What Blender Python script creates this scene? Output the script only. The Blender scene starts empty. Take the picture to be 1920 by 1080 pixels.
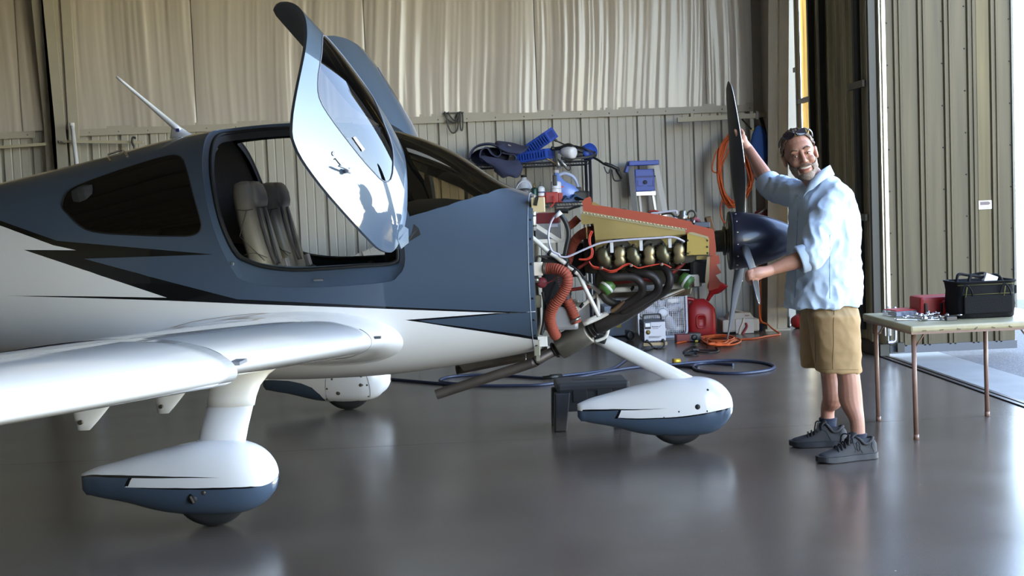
import bpy, bmesh, math, random
from mathutils import Vector, Matrix, noise
from mathutils.geometry import delaunay_2d_cdt
R = math.radians
random.seed(7)
scene = bpy.context.scene
col = scene.collection

# ------------------------------------------------------------------ camera, sky, sun, exposure
FOC, PITCH, ROLL, YAW, CAMH = 2423.606, 0.0670386, 0.0401773, 0.0490874, 1.47664
_f = Vector((math.sin(YAW)*math.cos(PITCH), math.cos(YAW)*math.cos(PITCH), -math.sin(PITCH)))
_r0 = Vector((math.cos(YAW), -math.sin(YAW), 0)); _u0 = _r0.cross(_f)
_r = math.cos(ROLL)*_r0 - math.sin(ROLL)*_u0
_u = math.sin(ROLL)*_r0 + math.cos(ROLL)*_u0
CAM = Vector((0, 0, CAMH))
cd = bpy.data.cameras.new('camera'); cam = bpy.data.objects.new('camera', cd); col.objects.link(cam)
cd.sensor_width = 36; cd.lens = 36*FOC/1920; cd.clip_end = 400; cd.clip_start = .05
mw = Matrix((_r, _u, -_f)).transposed().to_4x4(); mw.translation = CAM
cam.matrix_world = mw
scene.camera = cam

world = bpy.data.worlds.new('sky'); scene.world = world; world.use_nodes = True
wn = world.node_tree; wn.nodes.clear()
sky = wn.nodes.new('ShaderNodeTexSky'); sky.sky_type = 'NISHITA'; sky.sun_disc = False
SUN_EL, SUN_AZ = 42, 250
sky.sun_elevation = R(SUN_EL); sky.sun_rotation = R(SUN_AZ); sky.altitude = 50; sky.air_density = 1.0; sky.dust_density = .35; sky.ozone_density = 1.0
bg = wn.nodes.new('ShaderNodeBackground'); bg.inputs[1].default_value = 1.0
wo = wn.nodes.new('ShaderNodeOutputWorld')
tint = wn.nodes.new('ShaderNodeMix'); tint.data_type = 'RGBA'; tint.blend_type = 'MULTIPLY'; tint.inputs['Factor'].default_value = 1; tint.inputs['B'].default_value = (1.0, .895, .84, 1)
wn.links.new(sky.outputs[0], tint.inputs['A']); wn.links.new(tint.outputs['Result'], bg.inputs[0]); wn.links.new(bg.outputs[0], wo.inputs[0])
sl = bpy.data.lights.new('sun', 'SUN'); sl.energy = 22; sl.angle = R(.6); sl.color = (1, .95, .86)
so = bpy.data.objects.new('sun', sl); col.objects.link(so)
# sun stands beyond the closed left side of the hangar
_sd = Vector((math.sin(R(SUN_AZ))*math.cos(R(SUN_EL)), math.cos(R(SUN_AZ))*math.cos(R(SUN_EL)), math.sin(R(SUN_EL))))
so.rotation_euler = _sd.to_track_quat('Z', 'Y').to_euler(); so.location = (-20, -8, 20)
vs = scene.view_settings
scene.display_settings.display_device = 'sRGB'
vs.view_transform = 'Standard'; vs.look = 'None'; vs.gamma = 1; vs.use_curve_mapping = False
vs.exposure = 1.65
scene.cycles.use_denoising = True
scene.cycles.max_bounces = 10; scene.cycles.diffuse_bounces = 6; scene.cycles.glossy_bounces = 5
scene.cycles.transmission_bounces = 6; scene.cycles.transparent_max_bounces = 12
scene.cycles.caustics_reflective = False; scene.cycles.caustics_refractive = False
scene.cycles.sample_clamp_indirect = 12

# ------------------------------------------------------------------ calibrated survey helpers (photo ray -> true place)
def ray(x, y):
    return _f + _r*((x-960)/FOC) + _u*((540-y)/FOC)
def wy(x, y, Y):                       # on the vertical plane Y (depth in metres)
    d = ray(x, y); return CAM + d*(Y/d.y)
def wz(x, y, z=0.0):                   # on the horizontal plane z
    d = ray(x, y); return CAM + d*((z-CAMH)/d.z)
AO = Vector((-.945, 7.79, 0)); AT = R(-6.6)
AX = Vector((math.cos(AT), math.sin(AT), 0)); AY = Vector((-math.sin(AT), math.cos(AT), 0))
def toA(P): d = P-AO; return Vector((d.dot(AX), d.dot(AY), d.z))
def la(x, y, lat):                     # aeroplane frame, on the plane lat (lateral distance from centreline, - = near side)
    d = ray(x, y); t = (lat-(CAM-AO).dot(AY))/d.dot(AY); return toA(CAM+d*t)

# ------------------------------------------------------------------ materials
MT = {}
def mat(name, rgb, rough=.5, metal=0, coat=0, bump=0, bscale=40, var=0, vscale=6, trans=0, alpha=1, emit=None, ior=1.5, stretch=None, rvar=0, spec=.5, sub=0):
    if name in MT: return MT[name]
    m = bpy.data.materials.new(name); m.use_nodes = True; nt = m.node_tree; b = nt.nodes['Principled BSDF']
    lin = [(c/255/12.92 if c <= 10 else ((c/255+.055)/1.055)**2.4) for c in rgb]
    b.inputs['Base Color'].default_value = (*lin, 1); b.inputs['Roughness'].default_value = rough; b.inputs['Metallic'].default_value = metal
    b.inputs['Coat Weight'].default_value = coat; b.inputs['Coat Roughness'].default_value = .03; b.inputs['IOR'].default_value = ior
    b.inputs['Specular IOR Level'].default_value = spec
    b.inputs['Transmission Weight'].default_value = trans; b.inputs['Alpha'].default_value = alpha
    if sub: b.inputs['Subsurface Weight'].default_value = sub; b.inputs['Subsurface Radius'].default_value = (.01, .004, .002)
    if emit: b.inputs['Emission Color'].default_value = (*lin, 1); b.inputs['Emission Strength'].default_value = emit
    if bump or var or rvar:
        tc = nt.nodes.new('ShaderNodeTexCoord'); src = tc.outputs['Object']
        if stretch:
            mp = nt.nodes.new('ShaderNodeMapping'); mp.inputs['Scale'].default_value = stretch
            nt.links.new(src, mp.inputs[0]); src = mp.outputs[0]
    if bump:
        n = nt.nodes.new('ShaderNodeTexNoise'); n.inputs['Scale'].default_value = bscale; n.inputs['Detail'].default_value = 4
        nt.links.new(src, n.inputs[0]); bp = nt.nodes.new('ShaderNodeBump'); bp.inputs['Strength'].default_value = bump; bp.inputs['Distance'].default_value = .01
        nt.links.new(n.outputs[0], bp.inputs['Height']); nt.links.new(bp.outputs[0], b.inputs['Normal'])
    if var or rvar:
        n = nt.nodes.new('ShaderNodeTexNoise'); n.inputs['Scale'].default_value = vscale; n.inputs['Detail'].default_value = 6; n.inputs['Roughness'].default_value = .6
        nt.links.new(src, n.inputs[0])
        if var:
            rp = nt.nodes.new('ShaderNodeValToRGB'); rp.color_ramp.elements[0].position = .3; rp.color_ramp.elements[1].position = .7
            rp.color_ramp.elements[0].color = (*[max(0, c*(1-var)) for c in lin], 1); rp.color_ramp.elements[1].color = (*[min(1, c*(1+var)) for c in lin], 1)
            nt.links.new(n.outputs[0], rp.inputs[0]); nt.links.new(rp.outputs[0], b.inputs['Base Color'])
        if rvar:
            mr = nt.nodes.new('ShaderNodeMapRange'); mr.inputs['From Min'].default_value = .3; mr.inputs['From Max'].default_value = .7
            mr.inputs['To Min'].default_value = max(0, rough-rvar); mr.inputs['To Max'].default_value = rough+rvar
            nt.links.new(n.outputs[0], mr.inputs[0]); nt.links.new(mr.outputs[0], b.inputs['Roughness'])
    MT[name] = m; return m

def tinted(name, rgb, clear=.6, rough=.02):        # thin tinted glazing: reflection over a coloured clear sheet
    if name in MT: return MT[name]
    m = bpy.data.materials.new(name); m.use_nodes = True; nt = m.node_tree; nt.nodes.clear()
    lin = [((c/255+.055)/1.055)**2.4 for c in rgb]
    t = nt.nodes.new('ShaderNodeBsdfTransparent'); t.inputs[0].default_value = (*[c*clear for c in lin], 1)
    g = nt.nodes.new('ShaderNodeBsdfGlossy'); g.inputs['Roughness'].default_value = rough
    fr = nt.nodes.new('ShaderNodeFresnel'); fr.inputs[0].default_value = 1.5
    mx = nt.nodes.new('ShaderNodeMixShader'); o = nt.nodes.new('ShaderNodeOutputMaterial')
    nt.links.new(fr.outputs[0], mx.inputs[0]); nt.links.new(t.outputs[0], mx.inputs[1]); nt.links.new(g.outputs[0], mx.inputs[2]); nt.links.new(mx.outputs[0], o.inputs[0])
    MT[name] = m; return m

# ------------------------------------------------------------------ mesh builder
class MB:
    def __init__(s): s.v = []; s.f = []; s.m = []; s.sm = []; s.mi = 0
    def add(s, vs_, fs, smooth=False):
        k = len(s.v); s.v += [tuple(v) for v in vs_]
        for f in fs: s.f.append(tuple(k+i for i in f)); s.m.append(s.mi); s.sm.append(smooth)
        return s
    def box(s, c, d, rot=None, bev=0, taper=1):
        hx, hy_, hz = d[0]/2, d[1]/2, d[2]/2
        if bev:
            bm = bmesh.new(); bmesh.ops.create_cube(bm, size=1)
            for v in bm.verts: v.co = Vector((v.co.x*d[0]*(taper if v.co.z > 0 else 1), v.co.y*d[1]*(taper if v.co.z > 0 else 1), v.co.z*d[2]))
            bmesh.ops.bevel(bm, geom=bm.edges[:], offset=bev, segments=2, profile=.6, affect='EDGES')
            bm.verts.index_update(); vs_ = [v.co.copy() for v in bm.verts]; fs = [[v.index for v in f.verts] for f in bm.faces]; bm.free()
        else:
            vs_ = [Vector((sx*hx*(taper if sz > 0 else 1), sy*hy_*(taper if sz > 0 else 1), sz*hz)) for sz in (-1, 1) for sy in (-1, 1) for sx in (-1, 1)]
            fs = [(0, 2, 3, 1), (4, 5, 7, 6), (0, 1, 5, 4), (2, 6, 7, 3), (0, 4, 6, 2), (1, 3, 7, 5)]
        c = Vector(c)
        if rot is not None: vs_ = [rot @ v for v in vs_]
        return s.add([v+c for v in vs_], fs)
    def tube(s, pts, r, n=10, cap=True, closed=False, flat=None):
        pts = [Vector(p) for p in pts]; N = len(pts); rs = r if isinstance(r, (list, tuple)) else [r]*N
        vs_ = []; up = None
        for i, p in enumerate(pts):
            if closed: t = pts[(i+1) % N]-pts[i-1]
            else: t = pts[min(i+1, N-1)]-pts[max(i-1, 0)]
            if t.length < 1e-9: t = Vector((0, 0, 1))
            t.normalize()
            if up is None: up = Vector((0, 0, 1)) if abs(t.z) < .9 else Vector((0, 1, 0))
            a = t.cross(up)
            if a.length < 1e-4: a = t.cross(Vector((1, 0, 0)))
            a.normalize(); b = a.cross(t).normalized(); up = b
            for k in range(n):
                an = 2*math.pi*k/n
                vs_.append(p + a*(rs[i]*math.cos(an)) + b*(rs[i]*math.sin(an)*(flat or 1)))
        fs = []
        for i in range(N if closed else N-1):
            j = (i+1) % N
            for k in range(n): fs.append((i*n+k, i*n+(k+1) % n, j*n+(k+1) % n, j*n+k))
        s.add(vs_, fs, True)
        if cap and not closed:
            k = len(s.v)-len(vs_)
            s.f.append(tuple(k+i for i in range(n))[::-1]); s.m.append(s.mi); s.sm.append(False)
            s.f.append(tuple(k+(N-1)*n+i for i in range(n))); s.m.append(s.mi); s.sm.append(False)
        return s
    def cyl(s, a, b, r, r2=None, n=20): return s.tube([a, b], [r, r if r2 is None else r2], n)
    def lathe(s, prof, c=(0, 0, 0), n=24, M=None, sx=1, sy=1):     # prof: (r, z) list
        vs_ = []; fs = []
        for (r_, z) in prof:
            for k in range(n):
                a = 2*math.pi*k/n; v = Vector((r_*math.cos(a)*sx, r_*math.sin(a)*sy, z))
                if M is not None: v = M @ v
                vs_.append(v+Vector(c))
        for i in range(len(prof)-1):
            for k in range(n): fs.append((i*n+k, i*n+(k+1) % n, (i+1)*n+(k+1) % n, (i+1)*n+k))
        if prof[0][0] > 1e-6: fs.append(tuple(range(n))[::-1])
        if prof[-1][0] > 1e-6: fs.append(tuple((len(prof)-1)*n+k for k in range(n)))
        return s.add(vs_, fs, True)
    def prism(s, poly, fn, t, bev=None):       # poly (u,v) extruded: fn(u,v,w) -> point, w in (0..t)
        n = len(poly)
        vs_ = [fn(u, v, 0) for u, v in poly] + [fn(u, v, t) for u, v in poly]
        fs = [tuple(range(n))[::-1], tuple(range(n, 2*n))] + [(i, (i+1) % n, n+(i+1) % n, n+i) for i in range(n)]
        return s.add(vs_, fs)
    def loft(s, rings, closed=True, cap=False, smooth=True):
        n = len(rings[0]); vs_ = [v for r_ in rings for v in r_]; fs = []
        for i in range(len(rings)-1):
            for k in range(n if closed else n-1): fs.append((i*n+k, i*n+(k+1) % n, (i+1)*n+(k+1) % n, (i+1)*n+k))
        if cap: fs += [tuple(range(n))[::-1], tuple((len(rings)-1)*n+k for k in range(n))]
        return s.add(vs_, fs, smooth)
    def sphere(s, c, r, n=16, m=10, M=None):
        rr = r if isinstance(r, (tuple, list)) else (r, r, r)
        vs_ = []
        for i in range(m+1):
            th = math.pi*i/m
            for k in range(n):
                a = 2*math.pi*k/n; v = Vector((rr[0]*math.sin(th)*math.cos(a), rr[1]*math.sin(th)*math.sin(a), rr[2]*math.cos(th)))
                if M is not None: v = M @ v
                vs_.append(v+Vector(c))
        fs = [(i*n+k, (i+1)*n+k, (i+1)*n+(k+1) % n, i*n+(k+1) % n) for i in range(m) for k in range(n)]
        return s.add(vs_, fs, True)
    def build(s, name, m, parent=None, smooth=None, kind=None, label=None, weld=True, recalc=True):
        me = bpy.data.meshes.new(name); me.from_pydata([tuple(v) for v in s.v], [], s.f)
        ms = m if isinstance(m, (list, tuple)) else [m]
        for x in ms: me.materials.append(x)
        me.polygons.foreach_set('material_index', s.m)
        me.polygons.foreach_set('use_smooth', [bool(x) if smooth is None else smooth for x in s.sm])
        if recalc:
            bm = bmesh.new(); bm.from_mesh(me)
            if weld: bmesh.ops.remove_doubles(bm, verts=bm.verts[:], dist=1e-5)
            bmesh.ops.recalc_face_normals(bm, faces=bm.faces[:]); bm.to_mesh(me); bm.free()
        me.update()
        o = bpy.data.objects.new(name, me); col.objects.link(o)
        if parent is not None: o.parent = parent
        if kind: o['kind'] = kind
        if label: o['label'] = label
        return o
def tag(o, label=None, cat=None, group=None, kind=None):
    if label: o['label'] = label
    if cat: o['category'] = cat
    if group: o['group'] = group
    if kind: o['kind'] = kind
    return o
def empty(name, loc=(0, 0, 0), rz=0, label=None, cat=None, group=None):
    o = bpy.data.objects.new(name, None); o.location = loc; o.rotation_euler = (0, 0, rz); o.empty_display_size = .1; col.objects.link(o)
    return tag(o, label, cat, group)
def inst(src, parent=None, M=None, name=None):
    c = src.copy(); col.objects.link(c)
    if parent is not None: c.parent = parent
    if M is not None: c.matrix_local = M
    return c
def smooth_path(pts, sub=8, closed=False):
    pts = [Vector(p) for p in pts]; n = len(pts); out = []
    for i in range(n if closed else n-1):
        g = (lambda k: pts[k % n]) if closed else (lambda k: pts[max(0, min(n-1, k))])
        a, b, c, d = g(i-1), g(i), g(i+1), g(i+2)
        for k in range(sub):
            t = k/sub
            out.append(.5*((2*b)+(c-a)*t+(2*a-5*b+4*c-d)*t*t+(3*b-a-3*c+d)*t**3))
    if not closed: out.append(pts[-1])
    return out
def bevel_mod(o, w=.004, seg=2, ang=35):
    b = o.modifiers.new('bevel', 'BEVEL'); b.width = w; b.segments = seg; b.limit_method = 'ANGLE'; b.angle_limit = R(ang); return o
def sub_mod(o, lv=1):
    b = o.modifiers.new('sub', 'SUBSURF'); b.levels = lv; b.render_levels = lv; return o
def frame_from(d, up=Vector((0, 0, 1))):           # matrix whose Z looks along d
    return d.normalized().to_track_quat('Z', 'Y').to_matrix()
# ================================================================== the hangar
def wx(x, y, X):                       # on the vertical plane X
    d = ray(x, y); return CAM + d*(X/d.x)
BW = 13.876
m_panel = mat('painted steel panel', (160, 156, 148), .42, bump=.02, bscale=3, var=.04, vscale=2)
m_girt = mat('girt paint', (156, 150, 140), .45, var=.05, vscale=5)
m_liner = mat('vinyl insulation facing', (170, 162, 155), .3, var=.06, vscale=3, stretch=(6, 1, .4), coat=.15)
m_col = mat('column paint', (156, 150, 140), .45, var=.05, vscale=4)
m_dark = mat('dark gap', (20, 20, 19), .8)
m_screw = mat('screw head', (120, 116, 104), .4, .6)

def floor_material():
    m = bpy.data.materials.new('sealed concrete'); m.use_nodes = True; nt = m.node_tree; b = nt.nodes['Principled BSDF']
    tc = nt.nodes.new('ShaderNodeTexCoord')
    n1 = nt.nodes.new('ShaderNodeTexNoise'); n1.inputs['Scale'].default_value = .9; n1.inputs['Detail'].default_value = 8; n1.inputs['Roughness'].default_value = .65
    mp = nt.nodes.new('ShaderNodeMapping'); mp.inputs['Scale'].default_value = (.6, 1.8, 1)
    nt.links.new(tc.outputs['Object'], mp.inputs[0]); nt.links.new(mp.outputs[0], n1.inputs[0])
    rp = nt.nodes.new('ShaderNodeValToRGB'); e = rp.color_ramp.elements
    e[0].position = .32; e[0].color = (.080, .060, .046, 1); e[1].position = .72; e[1].color = (.116, .089, .069, 1)
    nt.links.new(n1.outputs[0], rp.inputs[0])
    # fine pale specks
    vo = nt.nodes.new('ShaderNodeTexVoronoi'); vo.inputs['Scale'].default_value = 7; vo.inputs['Randomness'].default_value = 1
    nt.links.new(tc.outputs['Object'], vo.inputs[0])
    lt = nt.nodes.new('ShaderNodeMath'); lt.operation = 'LESS_THAN'; lt.inputs[1].default_value = .022
    nt.links.new(vo.outputs['Distance'], lt.inputs[0])
    mx = nt.nodes.new('ShaderNodeMix'); mx.data_type = 'RGBA'; mx.inputs['B'].default_value = (.34, .32, .3, 1)
    ml = nt.nodes.new('ShaderNodeMath'); ml.operation = 'MULTIPLY'; ml.inputs[1].default_value = .6
    nt.links.new(lt.outputs[0], ml.inputs[0]); nt.links.new(ml.outputs[0], mx.inputs['Factor']); nt.links.new(rp.outputs[0], mx.inputs['A'])
    nt.links.new(mx.outputs['Result'], b.inputs['Base Color'])
    n2 = nt.nodes.new('ShaderNodeTexNoise'); n2.inputs['Scale'].default_value = 2.2; n2.inputs['Detail'].default_value = 6
    nt.links.new(tc.outputs['Object'], n2.inputs[0])
    mr = nt.nodes.new('ShaderNodeMapRange'); mr.inputs['From Min'].default_value = .2; mr.inputs['From Max'].default_value = .8; mr.inputs['To Min'].default_value = .20; mr.inputs['To Max'].default_value = .27
    nt.links.new(n2.outputs[0], mr.inputs[0]); nt.links.new(mr.outputs[0], b.inputs['Roughness'])
    n3 = nt.nodes.new('ShaderNodeTexNoise'); n3.inputs['Scale'].default_value = 5; n3.inputs['Detail'].default_value = 3
    nt.links.new(tc.outputs['Object'], n3.inputs[0])
    bp = nt.nodes.new('ShaderNodeBump'); bp.inputs['Strength'].default_value = .02; bp.inputs['Distance'].default_value = .01
    nt.links.new(n3.outputs[0], bp.inputs['Height']); nt.links.new(bp.outputs[0], b.inputs['Normal'])
    b.inputs['IOR'].default_value = 1.5; b.inputs['Specular IOR Level'].default_value = .5
    return m
m_floor = floor_material()
XR = 3.70; XL = -9.0; YF = -3.5; HT = 4.9
fl = MB()
YJ = 7.93
for (a, b) in ((YF, YJ-.003), (YJ+.003, BW+.1)):
    fl.box(((XL+XR)/2, (a+b)/2, -.05), (XR-XL, b-a, .1))
floor = tag(fl.build('floor', m_floor), kind='structure')
MB().box(((XL+XR)/2, YJ, -.055), (XR-XL, .02, .1)).build('trim_1', mat('joint filler', (40, 36, 33), .8), kind='structure')

# back wall : ribbed lower panels, girt, wrinkled liner sheets
wall_back = tag(MB().box(((XL+XR)/2, BW+.16, HT/2), (XR-XL+.4, .08, HT)).build('wall_back', m_panel), kind='structure')
RX0 = -.0823
def panel_profile(w0, w1):
    pts = []
    x = w0
    k0 = math.ceil((w0-RX0-.09)/.3048)
    for k in range(k0, k0+8):
        c = RX0+.3048*k
        for dx, d in ((0, 0), (.012, .036), (.044, .036), (.058, 0), (.125, 0), (.131, .006), (.139, .006), (.145, 0), (.215, 0), (.221, .006), (.229, .006), (.235, 0)):
            if w0 <= c+dx < w1-1e-6: pts.append((c+dx, d))
    return [(w0, 0)] + [p for p in pts if p[0] > w0+1e-4] + [(w1, 0)]
k = -30
x = RX0-.05-.9144*9
PY = 13.90
while x < XR-.05:
    w1 = min(x+.9144, XR)
    pr = panel_profile(x, w1-.002)
    mb = MB(); mb.loft([[Vector((a, PY+d, 0)) for a, d in pr], [Vector((a, PY+d, 2.40)) for a, d in pr]], closed=False, smooth=False)
    mb.build('wall_panel', m_panel, wall_back)
    x += .9144
def liner(x0, x1, seed):
    nx = int((x1-x0)/.014); nz = 26; mb = MB(); rings = []
    for j in range(nz+1):
        z = 2.41+(HT-2.41)*j/nz; row = []
        for i in range(nx+1):
            x = x0+(x1-x0)*i/nx
            u = x+.05*math.sin(z*1.3+seed)+.03*noise.noise(Vector((x*2, z*.7, seed)))
            amp = .35+.9*max(0, noise.noise(Vector((x*.9+seed, z*.35, 1.7)))+.25)
            d = amp*(.010*abs(noise.noise(Vector((u*9, z*.12, seed+3))))+.007*abs(noise.noise(Vector((u*23, z*.2, seed+9))))+.012*noise.noise(Vector((u*3.1, z*.3, seed))))
            e = min(i, nx-i)/nx
            row.append(Vector((x, 13.85-d*2.6+.006*math.exp(-e*60), z)))
        rings.append(row)
    mb.loft(rings, closed=False); return mb.build('liner_sheet', m_liner, wall_back, weld=False, recalc=False)
sx = [-9.0, -7.9, -6.1, -4.37, -2.57, -.77, 1.03, 2.85, 3.70]
for i in range(len(sx)-1): liner(sx[i]+.004, sx[i+1]-.004, i*7.3)
g0 = wy(150, 237, BW).x
for (a, b) in ((g0, 3.42), (XL, -4.25)):
    z0, z1 = 2.338, 2.433
    mb = MB(); mb.box(((a+b)/2, 13.852, (z0+z1)/2), (b-a, .008, z1-z0)); mb.box(((a+b)/2, 13.90, z1-.004), (b-a, .1, .008)); mb.box(((a+b)/2, 13.86, z0+.008), (b-a, .02, .008))
    o = mb.build('girt', m_girt, wall_back)
    scr = None; x = a+.1
    while x < b-.05:
        if scr is None: scr = MB().lathe([(.008, 0), (.007, .004), (0, .006)], n=8, M=frame_from(Vector((0, -1, 0)))).build('screw', m_screw, o); s_ = scr
        else: s_ = inst(scr, o)
        s_.location = (x, 13.848, 2.372); x += .3048
# conduit-like bar of the next bay, base angle
MB().box(((XL+XR)/2, 13.885, .05), (XR-XL, .012, .1)).build('baseboard_back', m_girt, kind='structure')

# columns (tapered I sections standing at the back wall)
def column(name, X, w, yb, yt):
    mb = MB(); z1 = HT
    f = lambda z: yb+(yt-yb)*z/3.6
    for (x0, x1, y0, y1) in ((X-w/2, X+w/2, None, None),):
        v = []
        for z in (0, z1):
            for (xx, dy) in ((x0, 0), (x1, 0), (x1, .014), (x0, .014)): v.append((xx, f(z)+dy, z))
        mb.add(v, [(0, 1, 5, 4), (1, 2, 6, 5), (2, 3, 7, 6), (3, 0, 4, 7), (4, 5, 6, 7), (0, 3, 2, 1)])
        v = []
        for z in (0, z1):
            for (xx, yy) in ((X-.006, f(z)), (X+.006, f(z)), (X+.006, 13.8), (X-.006, 13.8)): v.append((xx, yy, z))
        mb.add(v, [(0, 1, 5, 4), (1, 2, 6, 5), (2, 3, 7, 6), (3, 0, 4, 7), (4, 5, 6, 7), (0, 3, 2, 1)])
    mb.box((X, 13.80, z1/2), (w, .014, z1)); mb.box((X, (yb+13.8)/2, .01), (w+.06, 13.85-yb+.03, .02))
    return tag(mb.build(name, m_col), kind='structure')
XC = -4.03
ytop = wx(79, 0, XC).y; ybot = wx(108, 300, XC).y
zt_, zb_ = wx(79, 0, XC).z, wx(108, 300, XC).z
sl_ = (ytop-ybot)/(zt_-zb_)
cl = column('trim_2', XC, .215, ybot-sl_*zb_, ybot-sl_*zb_+sl_*3.6)
for (bx, by) in ((98, 266), (111, 266)):
    P = wx(bx, by, XC+(.04 if bx > 100 else -.03)); MB().lathe([(.013, 0), (.013, .008), (.006, .012), (0, .012)], n=6, c=(P.x, P.y-.003, P.z), M=frame_from(Vector((0, -1, 0)))).build('bolt', m_girt, cl)
# box-like light trim right of the column
mb = MB(); P0 = wy(146, 200, 13.85).x
mb.box((P0-.05, 13.83, HT/2), (.1, .03, HT)); mb.build('trim_3', m_girt, kind='structure')
P = wx(1463, 0, 3.45); Q = wx(1454, 620, 3.43)
column('trim_4', 3.45, .21, Q.y, Q.y-(Q.y-P.y)*.93)

# side walls, ceiling, wall behind the camera
m_wall2 = mat('far panel paint', (118, 114, 108), .5, var=.1, vscale=1.5)
m_ceil = mat('ceiling insulation', (160, 154, 148), .55, var=.06, vscale=1)
MB().box((XL-.05, (YF+BW)/2, HT/2), (.1, BW-YF+.3, HT)).build('wall_left', m_wall2, kind='structure')
MB().box(((XL+XR)/2, YF-.05, HT/2), (XR-XL+.4, .1, HT)).build('wall_front', m_wall2, kind='structure')
ce = MB().box(((XL+XR)/2, (YF+BW)/2, HT+.05), (XR-XL+.5, BW-YF+.4, .1)).build('ceiling', m_ceil, kind='structure')
pur = None
for i in range(11):
    if pur is None: pur = MB().box((0, 0, 0), (XR-XL, .07, .2)).build('purlin', m_girt, ce); p_ = pur
    else: p_ = inst(pur, ce)
    p_.location = ((XL+XR)/2, YF+.8+i*1.5, HT-.1)
# right wall: header over the big opening + jamb behind the camera
hd = MB(); hd.box((XR+.08, (YF+BW)/2, HT-.16), (.16, BW-YF+.3, .34)); hd.build('wall_right', m_wall2, kind='structure')
MB().box((XR+.08, YF+.6, HT/2), (.16, 1.2, HT)).build('trim_5', m_wall2, kind='structure')

# ------------------------------------------------------------------ door leaves of ribbed fibreglass
def fibreglass(name, rgb, tr, bands):
    m = bpy.data.materials.new(name); m.use_nodes = True; nt = m.node_tree; nt.nodes.clear()
    lin = [((c/255+.055)/1.055)**2.4 for c in rgb]
    tc = nt.nodes.new('ShaderNodeTexCoord'); mp = nt.nodes.new('ShaderNodeMapping'); mp.inputs['Scale'].default_value = (5, 5, .25)
    n = nt.nodes.new('ShaderNodeTexNoise'); n.inputs['Scale'].default_value = 3; n.inputs['Detail'].default_value = 5
    nt.links.new(tc.outputs['Object'], mp.inputs[0]); nt.links.new(mp.outputs[0], n.inputs[0])
    rp = nt.nodes.new('ShaderNodeValToRGB'); e = rp.color_ramp.elements
    e[0].position = .35; e[0].color = (*[c*.72 for c in lin], 1); e[1].position = .7; e[1].color = (*[min(1, c*1.15) for c in lin], 1)
    nt.links.new(n.outputs[0], rp.inputs[0])
    b = nt.nodes.new('ShaderNodeBsdfPrincipled'); b.inputs['Roughness'].default_value = .45; b.inputs['Specular IOR Level'].default_value = .3
    t = nt.nodes.new('ShaderNodeBsdfTranslucent'); mx = nt.nodes.new('ShaderNodeMixShader'); mx.inputs[0].default_value = tr
    o = nt.nodes.new('ShaderNodeOutputMaterial')
    nt.links.new(rp.outputs[0], b.inputs['Base Color']); nt.links.new(rp.outputs[0], t.inputs[0])
    nt.links.new(b.outputs[0], mx.inputs[1]); nt.links.new(t.outputs[0], mx.inputs[2]); nt.links.new(mx.outputs[0], o.inputs[0])
    return m
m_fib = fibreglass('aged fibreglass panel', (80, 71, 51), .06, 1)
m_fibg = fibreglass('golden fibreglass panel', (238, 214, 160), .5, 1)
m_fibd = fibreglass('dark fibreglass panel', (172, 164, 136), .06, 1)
m_alu = mat('bright aluminium trim', (196, 198, 205), .22, .9, var=.1, vscale=8)
m_steel_dk = mat('dark steel', (50, 49, 46), .5, .3)

def ribbed(p0, p1, z0, z1, nrm, ribs, m, name, parent, depth=.02):
    # ribbed sheet between plan points; ribs are fractions along it
    d = (p1-p0); L = d.length; d.normalize(); pr = [(0, 0)]
    for f in ribs:
        c = f*L
        pr += [(c-.040, 0), (c-.030, depth), (c-.012, depth), (c-.006, depth*.45), (c+.006, depth*.45), (c+.012, depth), (c+.030, depth), (c+.040, 0)]
    pr.append((L, 0))
    mb = MB(); mb.loft([[p0+d*a+nrm*h+Vector((0, 0, z)) for a, h in pr] for z in (z0, z1)], closed=False, smooth=False)
    mb.loft([[p0+d*a-nrm*.03+Vector((0, 0, z)) for a in (0, L)] for z in (z0, z1)], closed=False, smooth=False)
    return mb.build(name, m, parent, recalc=False)
# leaf folded out at right angles, facing the camera
DY = 11.02
xa = wy(1668, 560, DY).x; xb = wy(1902, 560, DY).x
leaf = tag(empty('door_1', (0, 0, 0)), kind='structure')
zb = .02
ribx = [(wy(px_, 300, DY).x-xa)/(xb-xa) for px_ in (1686, 1731, 1779, 1823, 1866)]
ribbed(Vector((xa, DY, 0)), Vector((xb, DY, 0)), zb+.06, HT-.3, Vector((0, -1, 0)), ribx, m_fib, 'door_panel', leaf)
f0_, f1_ = (xa+(xb-xa)*(ribx[3]+.045)), (xa+(xb-xa)*(ribx[4]-.04))
MB().box(((f0_+f1_)/2, DY-.002, HT/2), (f1_-f0_, .003, HT-.44)).build('lit_band', fibreglass('backlit fibreglass band', (104, 92, 62), .2, 1), leaf)  # light passing through the leaf, put into this sheet's lighter yellow colour
MB().box((xa-.03, DY-.01, HT/2), (.055, .05, HT-.36)).build('edge_trim', m_alu, leaf)
MB().box(((xa+xb)/2, DY+.01, zb+.035), (xb-xa+.02, .06, .07)).build('bottom_rail', mat('blue-grey rail', (72, 76, 84), .45, .3), leaf)
MB().box((xb+.005, DY+.01, HT/2), (.02, .06, HT-.36)).build('outer_rail', mat('grey rail', (96, 96, 92), .45, .3), leaf)
rail = None
for py_ in (135, 255, 394, 530):
    z = wy(1790, py_, DY).z
    if rail is None: rail = MB().box((0, 0, 0), (xb-xa, .03, .05)).build('cross_rail', m_steel_dk, leaf); r_ = rail
    else: r_ = inst(rail, leaf)
    r_.location = ((xa+xb)/2, DY+.055, z)
sc0 = None
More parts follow.
